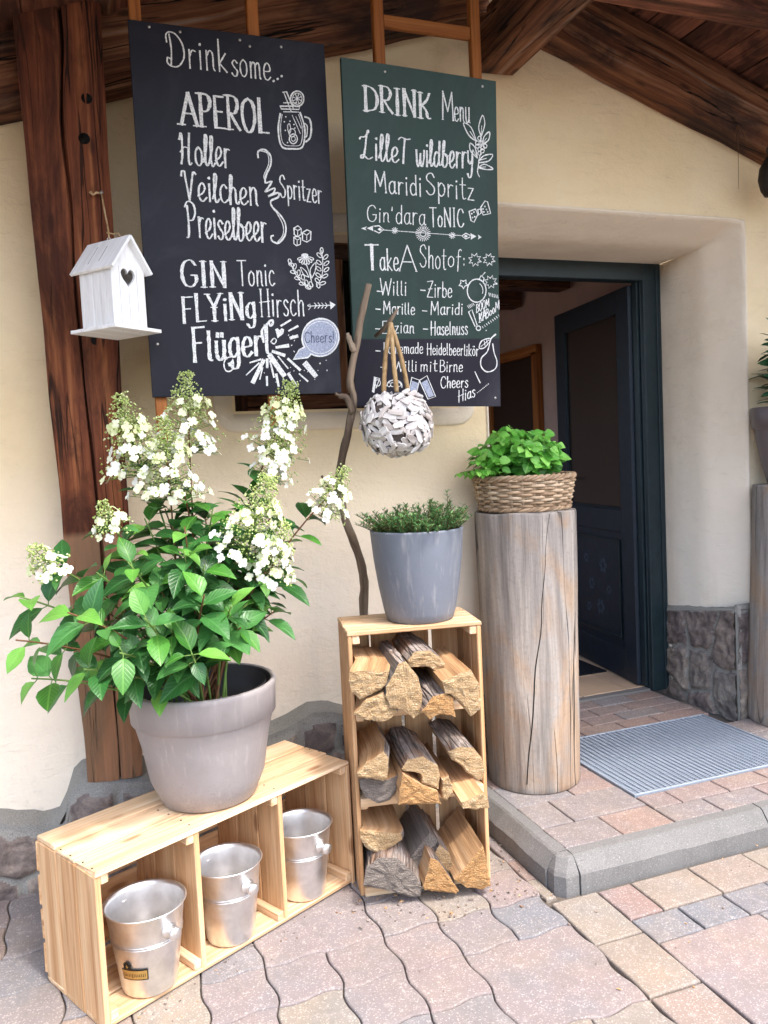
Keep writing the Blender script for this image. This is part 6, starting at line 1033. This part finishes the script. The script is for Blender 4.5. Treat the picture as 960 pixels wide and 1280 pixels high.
# ------------------------------------------------------------------ firewood
LOGLAB = {'T1': 'thick pale square log at the left of the top tier', 'T2': 'low split log at the left bottom of the top tier', 'T3': 'tall grey rimmed split log second from left on the top tier', 'T4': 'half round barked log lying uppermost in the top tier', 'T5': 'small barked log under the half round one on the top tier', 'T6': 'large ragged split log at the right of the top tier',
 'M1': 'three sided split log resting on the round grey one, middle tier', 'M2': 'round weathered grey log end at the left of the middle tier', 'M3': 'barked half log in the centre of the middle tier, uppermost', 'M4': 'orange sawn wedge under the centre log of the middle tier', 'M5': 'thin split stick between wedge and long log on the middle tier', 'M6': 'round barked log at the right top of the middle tier', 'M7': 'long yellowish split log jutting out at the right of the middle tier',
 'B1': 'thick rough sawn log upper left in the bottom tier', 'B2': 'large weathered grey half round log at the bottom left, jutting out', 'B3': 'grey slanting split log in the middle of the bottom tier', 'B4': 'small orange triangular wedge at the bottom of the stack', 'B5': 'bark covered log behind the orange wedge, bottom tier', 'B6': 'tall orange split log at the right of the bottom tier'}
EM = {'M2': ENDG_G, 'B2': ENDG_G, 'B3': ENDG_G, 'B4': ENDG2, 'B6': ENDG2, 'T5': ENDG2, 'M4': ENDG2}
for nm, p, poly, edges in LOGS:
    n0 = len(poly); pts = []; ed = []
    for i in range(n0):
        a = V(poly[i]); c = V(poly[(i+1) % n0]); L = (c-a).length; N = max(2, int(L/.011)); nn = V((-(c-a).y, (c-a).x)).normalized()
        bark = edges[i] == 1
        for k in range(N):
            t = k/N; q = a.lerp(c, t)
            if k: q += nn*(rr(-.0014, .0014)+(-.0012 if not bark else .0))
            pts.append(q); ed.append(bark)
    cx = sum(q.x for q in pts)/len(pts); cy = sum(q.y for q in pts)/len(pts)
    umin = min(q.x for q in pts); umax = max(q.x for q in pts)
    shift = max(0, .0165-umin)-max(0, umax-(SW-.0165)); squeeze = min(1, (SW-.034)/(umax-umin))
    LEN = min(.235+p, .26+.3*p); N = 9; vs = []; tc = []; off = V((rr(0, 30), rr(0, 30), rr(0, 30))); n = len(pts); cen = V((cx, cy))
    for i in range(N+1):
        t = i/N; dd = -p+LEN*t; kk = min(1, max(0, (dd+p)/max(.03, p))) if p > .0 else 1
        for j, q in enumerate(pts):
            e = q+V((shift*min(1, kk), 0)); e = cen+V((shift*kk, 0))+(e-cen-V((shift*kk, 0)))*(1-.05*t)
            e += V((.004*noise.noise(V((t*3, j*.5, cx*50))), .004*noise.noise(V((t*3+5, j*.5, cy*50)))))*t
            rim = -.002*noise.noise(V((j*.8, cx*90, 1))) if i == 0 else 0
            vs.append(sp(e.x, dd+rim, e.y)); tc.append(off+V((dd, q.x, q.y)))
    fs = []; mi = []
    for i in range(N):
        for j in range(n): j2 = (j+1) % n; fs.append([i*n+j, i*n+j2, (i+1)*n+j2, (i+1)*n+j]); mi.append(1 if ed[j] else 0)
    rings = (.8, .55, .3); 
    for q in rings:
        for j in range(n):
            e = cen+(pts[j]-cen)*q; vs.append(sp(e.x, -p-.004+.007*noise.noise(V((e.x*60, e.y*60, cx*30))), e.y)); tc.append(off+V((-p, e.x, e.y)))
    b0 = (N+1)*n; prev = 0
    for k in range(3):
        st = b0+k*n
        for j in range(n): j2 = (j+1) % n; fs.append([prev+j, st+j, st+j2, prev+j2]); mi.append(2)
        prev = st
    fs.append([prev+j for j in range(n)]); mi.append(2); fs.append([N*n+j for j in range(n)]); mi.append(0)
    B = MB(); B.add(vs, fs, tc, mi)
    o = B.build('firewood_log', [SPLIT_G if nm in ('B3', 'B2', 'T3') else SPLIT, BARK, EM.get(nm, ENDG)])
    tag(o, LOGLAB[nm], 'firewood log', 'firewood logs stacked in the crate shelf')
# ================================================================== ICE BUCKETS
def bucket(label, x_, y_, z_, r, h, face, has_label):
    t = thing('ice_bucket', label, 'ice bucket', (x_, y_, z_), 'aluminium ice buckets in the crate')
    rb = r*.70; B = MB()
    prof = [(0.0, .001), (rb-.008, .001), (rb-.002, .003), (rb, .008), (rb+(r-rb)*.55, h*.6), (r-.003, h-.008), (r+.003, h-.002), (r+.0045, h), (r+.002, h+.0015), (r-.003, h-.002), (r-.0055, h-.012), (rb+(r-rb)*.55-.003, h*.6), (rb-.003, .012), (rb-.012, .006), (0.0, .006)]
    B.lathe(prof, (x_, y_, z_), 64); 
    for q in (.62, .65): B.lathe([(rb+(r-rb)*q-.0008, h*q), (rb+(r-rb)*(q+.004)+.0009, h*(q+.004)), (rb+(r-rb)*(q+.008)-.0005, h*(q+.008))], (x_, y_, z_), 64, closed=True)
    B.build('body', ALU, t)
    for s_ in (0, pi):
        a = face+s_; d = V((cos(a), sin(a), 0)); q = .78; hz = h*q; rad0 = rb+(r-rb)*q
        B = MB(); B.lathe([(.020, -.002), (.020, .003), (.012, .005), (.008, .009), (.008, .017), (.014, .019), (.0165, .024), (.0165, .030), (.013, .033), (0.0, .0335)], V((x_, y_, z_+hz))+d*rad0, 28, d); B.build('knob_handle', ALU, t)
    if has_label:
        B = MB(); a0 = has_label; n = 14
        def lp(a, z, e): rad0 = rb+(r-rb)*(z/h)*.93+.0035*(z/h); return V((x_+cos(a)*(rad0+e), y_+sin(a)*(rad0+e), z_+z))
        def patch(a_, b_, z0, z1, e, m):
            vs = []
            for k in range(n+1): aa = a_+(b_-a_)*k/n; vs += [lp(aa, z0, e), lp(aa, z1, e)]
            B.add(vs, [[2*k, 2*k+2, 2*k+3, 2*k+1] for k in range(n)], None, m)
        patch(a0-.42, a0+.42, .058, .088, .0012, 1); patch(a0-.39, a0+.39, .061, .085, .0016, 0)
        for k in range(13):                                             # the worn lettering: short dark strokes
            aa = a0-.33+.66*k/12; zc = .073; hh = .007 if k in (0, 5) else .0045
            patch(aa-.008, aa+.008, zc-hh, zc+hh*rr(.4, 1), .0019, 1)
            if k % 2: patch(aa-.02, aa+.02, zc-hh, zc-hh+.0015, .0021, 1)
        cc = a0-.2                                                      # crest above the panel
        for k in range(7): q = k/6-.5; hh = math.sqrt(max(0, .25-q*q))*2; patch(cc+q*.3-.026, cc+q*.3+.026, .0885, .0885+.018*hh+.002, .0013, 1)
        patch(cc-.04, cc+.04, .094, .097, .0019, 0); patch(cc-.012, cc+.012, .09, .101, .002, 0)
        B.build('label', [GOLD, BLACK], t)
    return t
bz = .0185
bucket('dented aluminium ice bucket with a gold and black label in the left bay', .045, 2.115, bz, .102, .222, rad(-58), rad(-118))
bucket('plain aluminium ice bucket in the middle bay of the crate', .275, 2.238, bz, .097, .222, rad(-62), 0)
bucket('plain aluminium ice bucket in the bay beside the firewood', .522, 2.372, bz, .097, .222, rad(-62), 0)

# ================================================================== LEAVES
def leaf(B, base, d, up, L, wd, curl=.25, fold=.25, m=0, st=((0, .04), (.1, .45), (.28, .92), (.5, 1.0), (.72, .72), (.88, .36), (1, .02)), rnd=None):
    d = d.normalized(); side = d.cross(up); side = side.normalized() if side.length > 1e-4 else V((1, 0, 0)); upn = side.cross(d).normalized()
    vs = []; tc = []; tw = rr(-.25, .25); wv = rr(0, 6)
    for t, w_ in st:
        c = base+d*(L*t)-upn*(L*curl*t*t)+side*(L*.05*tw*t*t)
        e = w_*wd/2; lift = fold*e; rip = .012*L*sin(t*9+wv)
        vs += [c+side*e+upn*(lift+rip), c, c-side*e+upn*(lift-rip)]; tc += [(t, w_, 0), (t, 0, 0), (t, -w_, 0)]
    fs = []
    for i in range(len(st)-1):
        a = 3*i; fs += [[a, a+3, a+4, a+1], [a+1, a+4, a+5, a+2]]
    B.add(vs, fs, tc, m, True, rnd)
def bez(a, b, c, n=10):
    return [a*(1-t)**2+b*2*t*(1-t)+c*t*t for t in [k/n for k in range(n+1)]]

# ------------------------------------------------------------------ hydrangea
PC = V((.25, 2.325, .4025)); hy = thing('potted_hydrangea', 'tall white hydrangea in a taupe plastic pot standing on the crate', 'potted plant', PC)
B = MB(); rT, rB, hP = .208, .135, .335
B.lathe([(0, 0), (rB-.008, 0), (rB, .006), (rB+.028, .07), (rT-.028, .17), (rT-.012, .236), (rT-.0095, .240), (rT-.003, .244), (rT, .318), (rT+.002, .33), (rT-.002, hP), (rT-.010, hP), (rT-.013, .32), (rT-.022, .25), (rT-.024, .24)], PC, 72)
B.build('pot', TAUPE, hy)
B = MB(); B.lathe([(rT-.026, .33), (rT-.028, .30), (rT-.034, .245), (rT-.06, .235), (rT-.062, .226)], PC, 60, closed=True)
B.lathe([(rT-.013, .333), (rT-.020, .30), (rT-.026, .245)], PC, 60, closed=True); B.build('inner_liner', DARKP, hy)
B = MB(); vs = [PC+V((0, 0, .24))]; n = 40
for q in (.3, .6, .85, 1):
    for k in range(n): a = 2*pi*k/n; p = PC+V((cos(a)*(rT-.026)*q, sin(a)*(rT-.026)*q, .232)); p.z += .010*noise.noise(p*30)+.006*noise.noise(p*90); vs.append(p)
B.add(vs, [[0, 1+k, 1+(k+1) % n] for k in range(n)]+[[1+r__*n+k, 1+(r__+1)*n+k, 1+(r__+1)*n+(k+1) % n, 1+r__*n+(k+1) % n] for r__ in range(3) for k in range(n)])
for k in range(90):
    a = rr(0, 2*pi); q = rr(0, rT-.04); B.box(PC+V((cos(a)*q, sin(a)*q, .238)), (rr(.008, .022), rr(.004, .008), rr(.003, .006)), X=(rr(-1, 1), rr(-1, 1), rr(-.2, .2)), Y=(rr(-1, 1), .3, .1) if False else (0, 0, 1), b=.001)
B.build('soil', SOIL, hy)
B = MB(); B.box(PC+V((-.03, -.165, .25)), (.035, .001, .05), X=(1, .2, 0), Y=V((-.1, .5, 1)).cross(V((1, .2, 0))), b=0); B.build('plant_tag', PLASTIC_TAG, hy)
TIPS = [(.265, 2.38, 1.51, 'P'), (.10, 2.35, 1.45, 'P'), (.19, 2.3, 1.38, 'P'), (.55, 2.42, 1.49, 'P'), (.52, 2.38, 1.38, 'p'), (.665, 2.3, 1.26, 'p'), (.40, 2.12, 1.22, 'P'), (.45, 2.15, 1.12, 'p'), (.024, 2.2, 1.235, 's'), (-.134, 2.15, 1.143, 's'),
 (-.2, 2.15, 1.059, 0), (-.207, 2.1, .96, 0), (-.184, 2.15, .85, 0), (-.082, 2.0, 1.03, 0), (-.059, 2.05, .88, 0), (.061, 2.05, 1.13, 0), (.211, 2.15, 1.2, 0), (.087, 1.98, 1.0, 0), (.232, 1.99, 1.04, 0), (.192, 1.98, .90, 0), (.358, 2.3, 1.16, 0), (.52, 2.3, 1.03, 0),
 (.44, 2.35, .9, 0), (.33, 2.08, .93, 0), (.455, 2.25, .93, 0), (.026, 2.0, .92, 0), (.18, 2.35, 1.24, 0), (.464, 2.45, 1.28, 0), (.294, 2.2, 1.24, 0), (-.014, 2.15, 1.1, 0), (.13, 2.15, 1.06, 0), (.30, 2.02, 1.0, 0), (.40, 2.5, 1.1, 0), (.1, 2.5, 1.05, 0), (.25, 2.1, 1.1, 0), (.42, 2.16, 1.06, 0), (.0, 2.25, .98, 0), (.15, 2.05, .95, 0), (.36, 2.14, .98, 0), (.12, 2.3, 1.22, 0), (.23, 2.28, 1.28, 0), (.33, 2.22, 1.2, 0), (.44, 2.3, 1.2, 0), (.5, 2.36, 1.22, 0), (.07, 2.22, 1.14, 0), (.41, 2.2, 1.1, 0), (.2, 2.1, 1.14, 0), (.53, 2.4, 1.12, 0), (.3, 2.4, 1.25, 0)]
SB = MB(); LB = MB(); heads = []
for k, (x_, y_, z_, kind) in enumerate(TIPS):
    tip = V((x_, y_, z_)); a = rr(0, 2*pi); base = PC+V((cos(a)*rr(.01, .09), sin(a)*rr(.01, .09), .235))
    hd = tip-PC-V((0, 0, .235)); mid = base.lerp(tip, .5)+V((-hd.x*.12, -hd.y*.12, hd.z*.12+.02))
    pts = bez(base, mid, tip, 12); big = kind in ('P', 'p')
    SB.tube(pts, [.0042-.0022*i/12 for i in range(13)], 6, m=0 if rr(0, 1) < .4 else 1)
    nodes = [.42, .53, .63, .73, .82, .9] if kind else [.42, .52, .62, .71, .8, .88, .95]
    Ls = (pts[-1]-base).length; ph = rr(0, pi)
    if z_ < .95: nodes = [.46, .58, .69, .8, .9, .97]
    if kind in ('P', 'p'): nodes = [.4, .5, .59, .67, .75, .83]
    for j, t in enumerate(nodes):
        i = int(t*12); fr = t*12-i; p = pts[i].lerp(pts[min(12, i+1)], fr); ax = (pts[min(12, i+1)]-pts[i]).normalized(); ph += pi/2+rr(-.25, .25)
        s1 = ax.cross(V((0, 0, 1))); s1 = s1.normalized() if s1.length > .05 else V((1, 0, 0)); s2 = ax.cross(s1)
        for sg in (0, pi):
            if rr(0, 1) < .06: continue
            d = s1*cos(ph+sg)+s2*sin(ph+sg); d = (d+ax*rr(.25, .7)+V((0, 0, rr(-.15, .25)))).normalized()
            L = rr(.052, .102)*(.85 if t > .9 else 1); pet = p+d*rr(.008, .02)
            out = V((p.x-PC.x, p.y-PC.y, 0)); up = (V((0, -.25, 1))+out*.8+V((rr(-.3, .3), rr(-.3, .3), 0))).normalized()
            q = pet+d*L
            if q.y > 2.80 or (q.z < .80 and math.hypot(q.x-PC.x, q.y-PC.y) < .24) or (q.z < .86 and q.x > .22 and q.y < 2.32): continue
            SB.tube([p, pet], .0014, 5, m=0)
            young = t > .9 or rr(0, 1) < .09
            leaf(LB, pet, d, up, L, L*rr(.54, .68), rr(.12, .55), rr(.1, .55), 1 if young else 0, rnd=rr(0, 1))
    if kind: heads.append((tip, (pts[-1]-pts[-3]).normalized(), kind))
SB.build('stems', [STEM_G, STEM_B], hy); LB.build('leaves', [LEAF, LEAF_Y], hy)
def floret(B, c, nn, s_, rnd):
    a0 = rr(0, 1.6); t1 = nn.orthogonal().normalized(); t2 = nn.cross(t1)
    for k in range(4):
        a = a0+k*pi/2+rr(-.12, .12); d = (t1*cos(a)+t2*sin(a)+nn*rr(.0, .25)).normalized(); leaf(B, c, d, nn, s_, s_*.95, rr(-.1, .15), rr(-.1, .2), 0, ((0, .15), (.3, .75), (.65, 1.0), (.9, .7), (1, .25)), rnd)
for tip, ax, kind in heads:
    H = {'P': .21, 'p': .15, 's': .085}[kind]; Rm = {'P': .098, 'p': .072, 's': .055}[kind]; nf = {'P': 78, 'p': 48, 's': 16}[kind]; nb = {'P': 700, 'p': 360, 's': 220}[kind]
    ax = (ax+V((0, -.1, .6))).normalized(); t1 = ax.orthogonal().normalized(); t2 = ax.cross(t1); b0 = tip-ax*H*.55
    B = MB()
    B.tube([b0, b0+ax*H*1.0], [.002, .001], 5, m=2)
    for k in range(nf):
        t = rr(0, .80)**1.1; a = k*2.39996+rr(-.3, .3); r__ = Rm*(1-t)**.55*rr(.3, 1)**.5*rr(.8, 1.2)+.006; d = t1*cos(a)+t2*sin(a); c = b0+ax*(H*t)+d*r__
        nn = (d+ax*rr(-.1, .6)+V((0, -.45, .25))).normalized(); B.tube([b0+ax*H*max(0, t-.1), c], .0008, 4, m=2); floret(B, c, nn, rr(.0115, .0155), rr(.0, .5) if t > .5 else rr(.3, 1))
    for k in range(nb):
        t = rr(.05, 1.12); a = rr(0, 2*pi); r__ = Rm*max(.1, (1.12-t))**.65*rr(.15, 1.12)+.002; c = b0+ax*(H*t)+(t1*cos(a)+t2*sin(a))*r__
        s_ = rr(.0022, .0042); B.add([c+V((s_, 0, 0)), c-V((s_, 0, 0)), c+V((0, s_, 0)), c-V((0, s_, 0)), c+V((0, 0, s_)), c-V((0, 0, s_))], [[0, 2, 4], [2, 1, 4], [1, 3, 4], [3, 0, 4], [2, 0, 5], [1, 2, 5], [3, 1, 5], [0, 3, 5]], [(.5, .9, 0)]*6, 1, True)
    B.build('flower_head', [PETAL, BUD, STEM_G], hy)

# ------------------------------------------------------------------ grey pot of needle leaved shrub
GP = V((.955, 2.372, .8325)); gp = thing('potted_shrub', 'low needle leaved green shrub in a smooth grey pot on the shelf top', 'potted plant', GP)
B = MB(); B.lathe([(0, 0), (.100, 0), (.108, .005), (.115, .03), (.130, .11), (.142, .2), (.149, .284), (.1495, .290), (.146, .292), (.140, .291), (.137, .26), (.136, .255)], GP, 72); B.build('pot', GREYP, gp)
B = MB(); B.lathe([(0, .262), (.08, .264), (.137, .256)], GP, 40, wob=lambda a, z: .02*sin(5*a)); B.build('soil', SOIL, gp)
SB = MB(); LB = MB()
for k in range(170):
    a = rr(0, 2*pi); q = .126*math.sqrt(rr(0, 1)); base = GP+V((cos(a)*q, sin(a)*q, .262)); edge = q/.126
    hgt = rr(.06, .115)*(1-.25*edge)
    hx = cos(a)*q
    if hx > .03: hgt *= 1.15
    lean = V((cos(a)*edge*.06, sin(a)*edge*.05, 0))+V((rr(-.03, .03), rr(-.03, .03), 0)); 
    if k < 3: base = GP+V((.10+.015*k, -.03, .262)); hgt = .145-.025*k; lean = V((-.01*k, 0, 0))
    pts = bez(base, base+lean*.3+V((0, 0, hgt*.6)), base+lean+V((0, 0, hgt)), 6); SB.tube(pts, [.0016-.001*i/6 for i in range(7)], 4)
    for j in range(34):
        t = rr(.15, 1); i = min(5, int(t*6)); p = pts[i].lerp(pts[i+1], t*6-i); ph = j*2.4; d = V((cos(ph), sin(ph), rr(.3, 1.1)))
        leaf(LB, p, d, V((0, 0, 1)), rr(.013, .022), rr(.0036, .0055), .1, .3, 0, ((0, .3), (.4, 1), (1, .1)), rnd=min(1, max(0, t*.7+rr(-.3, .4))))
SB.build('stems', STEM_B, gp); LB.build('foliage', HERB, gp)

# ================================================================== LOG PEDESTALS, BASKET, RIGHT POT
def pedestal(label, x_, y_, z0, rb, rt, h, seed, lean=(0, 0)):
    N = 40; n = 110; B = MB(); vs = []; tc = []; fs = []
    def pr(t, a): return (rb+(rt-rb)*t)*(1+.022*noise.noise(V((cos(a)*1.2, sin(a)*1.2, t*1.2+seed)))+.012*noise.noise(V((cos(a)*5, sin(a)*5, t*3+seed)))+.007*noise.noise(V((cos(a)*14, sin(a)*14, t*6+seed))))
    ks = [0, .004]+[i/N for i in range(1, N)]+[.990, .997, 1]
    for t in ks:
        for k in range(n):
            a = 2*pi*k/n; sh_ = .985 if t in (0, 1) else (.994 if t == .997 else 1); q = pr(t, a)*sh_
            vs.append((x_+lean[0]*t+cos(a)*q, y_+lean[1]*t+sin(a)*q, z0+h*t+(.008*noise.noise(V((cos(a)*2, sin(a)*2, seed))) if t >= .99 else 0))); tc.append((h*t, cos(a)*q+seed, sin(a)*q))
    for i in range(len(ks)-1):
        for k in range(n): k2 = (k+1) % n; fs.append([i*n+k, i*n+k2, (i+1)*n+k2, (i+1)*n+k])
    fs.append([(len(ks)-1)*n+k for k in range(n)]); fs.append(list(range(n))[::-1])
    B.add(vs, fs, tc, 0, True); B.sm[-2:] = [False, False]
    # a long drying split standing open on the viewer's side
    return tag(B.build('log_pedestal', STUMP), label, 'log pedestal', 'upright logs used as plant stands')
p1 = pedestal('thick weathered upright log carrying the wicker basket, left of the doorway', 1.512, 2.655, ZL+.001, .174, .190, 1.03, 2.0)
p2 = pedestal('weathered upright log at the right picture edge beside the stone jamb', 2.868, 2.70, ZL+.001, .193, .155, 1.05, 9.0)
C_ = MB(); pts = []
for k in range(24):
    t = k/23; a = rad(-93)-.62*(1-t)+.06*noise.noise(V((t*6, 1, 1))); q = (.174+.016*t)*(1+.022*noise.noise(V((cos(a)*1.2, sin(a)*1.2, t*1.2+2.0)))+.012*noise.noise(V((cos(a)*5, sin(a)*5, t*3+2.0)))+.007*noise.noise(V((cos(a)*14, sin(a)*14, t*6+2.0))))+.0005
    pts.append((1.512+cos(a)*q, 2.655+sin(a)*q, ZL+.04+(1.03-.045)*t))
C_.tube(pts, [.0008+.0016*math.sin(pi*min(1, .25+k/25)) for k in range(24)], 5); C_.build('drying_crack', BLACK, p1)

BK = V((1.506, 2.645, 1.136)); bk = thing('wicker_basket', 'low round wicker basket of bright green mint on the log', 'basket', BK)
B = MB(); rb, rt, hb = .160, .183, .125; rows = 11
for k in range(rows):
    z = .010+(hb-.022)*k/(rows-1); q = rb+(rt-rb)*z/hb; pts = []; nst = 26
    for i in range(nst*6+1):
        a = 2*pi*i/(nst*6); w_ = .007*sin(nst/2*a*1.0+(pi if k % 2 else 0)+k*.0); pts.append(BK+V((cos(a)*(q+w_), sin(a)*(q+w_), z+.0018*noise.noise(V((a*3, k, 1))))))
    B.tube(pts, .0056+rr(-.0006, .0006), 7, cap=False, wob=.06)
B.build('weave', WICKER, bk)
B = MB()
for i in range(26):
    a = 2*pi*i/26+.06; B.tube([BK+V((cos(a)*(rb), sin(a)*(rb), .004)), BK+V((cos(a)*rt, sin(a)*rt, hb-.005))], .0042, 6)
B.build('stakes', WICKER, bk)
B = MB()
for ph in (0, 2*pi/3, 4*pi/3):
    pts = []
    for i in range(181):
        a = 2*pi*i/180; th = 16*a+ph; pts.append(BK+V((cos(a)*(rt+.006*cos(th)), sin(a)*(rt+.006*cos(th)), hb-.004+.006*sin(th))))
    B.tube(pts, .0062, 7, cap=False); pts = []
    for i in range(181):
        a = 2*pi*i/180; th = 14*a+ph; pts.append(BK+V((cos(a)*(rb+.004+.005*cos(th)), sin(a)*(rb+.004+.005*cos(th)), .008+.005*sin(th))))
    B.tube(pts, .0055, 7, cap=False)
B.build('rim', WICKER, bk)
B = MB(); B.lathe([(0, .1), (.12, .103), (rt-.02, .098), (rt-.028, .02), (0, .015)], BK, 40); B.build('soil', SOIL, bk)
SB = MB(); LB = MB(); mc = BK+V((-.035, -.02, .10))
for k in range(75):
    a = rr(0, 2*pi); q = math.sqrt(rr(0, 1)); base = mc+V((cos(a)*q*.11, sin(a)*q*.11, 0)); hgt = rr(.14, .225)*(1-.45*q*q)
    tip = mc+V((cos(a)*q*.165, sin(a)*q*.155, hgt)); pts = bez(base, base.lerp(tip, .4)+V((0, 0, .03)), tip, 6); SB.tube(pts, .0014, 4)
    ph = rr(0, 3)
    for t in (.35, .55, .75, .92, 1.0):
        i = min(5, int(t*6)); p = pts[i].lerp(pts[i+1], t*6-i); ph += pi/2
        for sg in (0, pi):
            d = V((cos(ph+sg), sin(ph+sg), rr(-.65, .25))); L = rr(.034, .062)*(.75 if t == 1 else 1)
            leaf(LB, p+d*.004, d, V((cos(a)*q*.9+rr(-.5, .5), sin(a)*q*.9-.55+rr(-.4, .4), .8)), L, L*rr(.72, .86), rr(.1, .35), rr(.0, .35), 0, rnd=min(1, max(0, (t-.3)*.8+rr(-.35, .5))))
for k in range(6):
    base = mc+V((-.1, rr(-.08, .05), .03)); tip = base+V((rr(-.11, -.07), rr(-.04, .04), rr(.0, .06))); pts = bez(base, base.lerp(tip, .5)+V((0, 0, .03)), tip, 6); SB.tube(pts, .0012, 4)
    for t in (.4, .6, .8, 1):
        i = min(5, int(t*6)); p = pts[i].lerp(pts[i+1], t*6-i)
        for sg in (-1, 1): leaf(LB, p, V((-.4, sg, -.3)), V((0, -.3, 1)), rr(.022, .036), rr(.016, .026), .3, .2, 0)
SB.build('stems', STEM_G, bk); LB.build('foliage', MINT, bk)

RP = V((2.885, 2.705, 1.152)); rp = thing('potted_laurel', 'glossy dark leaved plant in a brown pot at the right edge', 'potted plant', RP)
B = MB(); B.lathe([(0, 0), (.1, 0), (.105, .006), (.128, .09), (.148, .2), (.151, .243), (.153, .247), (.164, .250), (.168, .335), (.163, .34), (.154, .335), (.150, .29)], RP, 60); B.build('pot', BROWNP, rp)
B = MB(); B.lathe([(0, .30), (.149, .295)], RP, 30); B.build('soil', SOIL, rp)
SB = MB(); LB = MB()
for k in range(12):
    a = 2*pi*k/12+.3; base = RP+V((cos(a)*.05, sin(a)*.05, .3)); tip = RP+V((cos(a)*rr(.03, .10), sin(a)*rr(.03, .10), rr(.46, .64)))
    if k == 5: tip = RP+V((-.130, -.07, .56)); base = RP+V((-.10, -.06, .3))
    if k == 6: tip = RP+V((-.118, -.05, .655)); base = RP+V((-.10, -.03, .3))
    pts = bez(base, base.lerp(tip, .5)+V((0, 0, .05)), tip, 8); SB.tube(pts, [.004-.002*i/8 for i in range(9)], 6)
    ph = rr(0, 6)
    for j in range(13):
        t = .25+.75*j/12; i = min(7, int(t*8)); p = pts[i].lerp(pts[i+1], t*8-i); ph += 2.4; d = V((cos(ph), sin(ph), rr(-.05, .5))); L = rr(.085, .125)
        leaf(LB, p, d, V((0, -.2, 1)), L, L*.36, rr(0, .25), rr(.1, .3), 0, ((0, .1), (.2, .6), (.5, 1), (.8, .6), (1, .03)))
stm = [RP+V((-.095, -.04, .3)), RP+V((-.115, -.055, .45)), RP+V((-.122, -.06, .56)), RP+V((-.128, -.055, .66))]; SB.tube(smooth(stm, 4), .0028, 6)
for j, zz in enumerate((.36, .40, .43, .465, .50, .53, .56, .59, .615, .64, .66)):
    p = RP+V((-.10-.028*(zz-.3)/.36, -.05, zz))
    for sg in (-1, 1):
        d = V((sg*rr(.8, 1), rr(-.5, .3), rr(-.05, .3) if j < 9 else 1)); L = rr(.07, .10)*(.75 if j > 7 else 1); leaf(LB, p, d, V((rr(-.2, .2), -.7, .8)), L, L*.40, rr(0, .25), rr(.1, .3), 0, ((0, .1), (.2, .6), (.5, 1), (.8, .6), (1, .03)))
SB.build('stems', STEM_B, rp); LB.build('foliage', LAUREL, rp)

# ================================================================== SMALL HANGINGS AT THE RIGHT
B = MB(); tb = V((2.632, 2.73, 2.66))
B.tube([tb, tb+V((.0, 0, -.1)), tb+V((-.001, 0, -.25))], [.0014, .0011, .0008], 5)
for k in range(9):
    a = rr(-.5, .5); B.tube([tb+V((0, 0, .015)), tb+V((a*.06, rr(-.01, 0), -.02)), tb+V((a*.09, rr(-.01, 0), rr(-.08, -.04)))], [.0008, .0009, .0005], 4)
B.tube([tb+V((-.006, 0, 0)), tb+V((0, -.006, .002)), tb+V((.007, 0, 0)), tb+V((0, .004, 0)), tb+V((-.006, 0, -.002))], .0012, 4)
tag(B.build('dried_stalks', STEM_B), 'thin bunch of dried stalks hanging under the right rafter', 'dried stalks')
B = MB(); ic = V((2.775, 2.70, 2.375))
B.lathe([(0.0, 0.0), (.025, .004), (.04, .03), (.05, .075), (.044, .12), (.028, .15), (.016, .168), (.0, .172)], ic, 28); B.tube([ic+V((0, 0, .17)), ic+V((0, 0, .25))], .004, 6)
B.tube([ic+V((cos(t)*.018, 0, .19+sin(t)*.018)) for t in [2*pi*k/12 for k in range(13)]], .004, 6)
tag(B.build('hanging_ornament', IRON), 'dark rounded ornament hanging under the rafter at the right edge', 'hanging ornament')

# ================================================================== LOOSE GRIT AND BARK CRUMBS ON THE PAVING
B = MB()
for k in range(300):
    t = R.random()
    if t < .35: q = sp(rr(-.05, SW+.06), rr(-.22, -.02), 0); x_, y_ = q.x, q.y
    elif t < .6: q = cp(rr(-.05, CL+.05), rr(-.1, .0), 0); x_, y_ = q.x, q.y
    elif t < .8: x_, y_ = rr(1.14, 1.232), rr(2.05, 2.6)
    else: x_, y_ = rr(.2, 2.2), rr(1.3, 2.04)
    s_ = rr(.0015, .0045)*(1.6 if t < .35 and rr(0, 1) < .3 else 1); a = rr(0, pi)
    B.box((x_, y_, .001+s_*.3), (s_*rr(1, 2.6), s_, s_*.7), X=(cos(a), sin(a), 0), Y=(-sin(a), cos(a), 0), b=s_*.15, wob=s_*.12, m=0 if rr(0, 1) < .8 else 1)
tag(B.build('loose_grit', [BARK, SPLIT]), 'fine bark crumbs and grit scattered on the paving round the firewood', 'grit', kind='stuff')
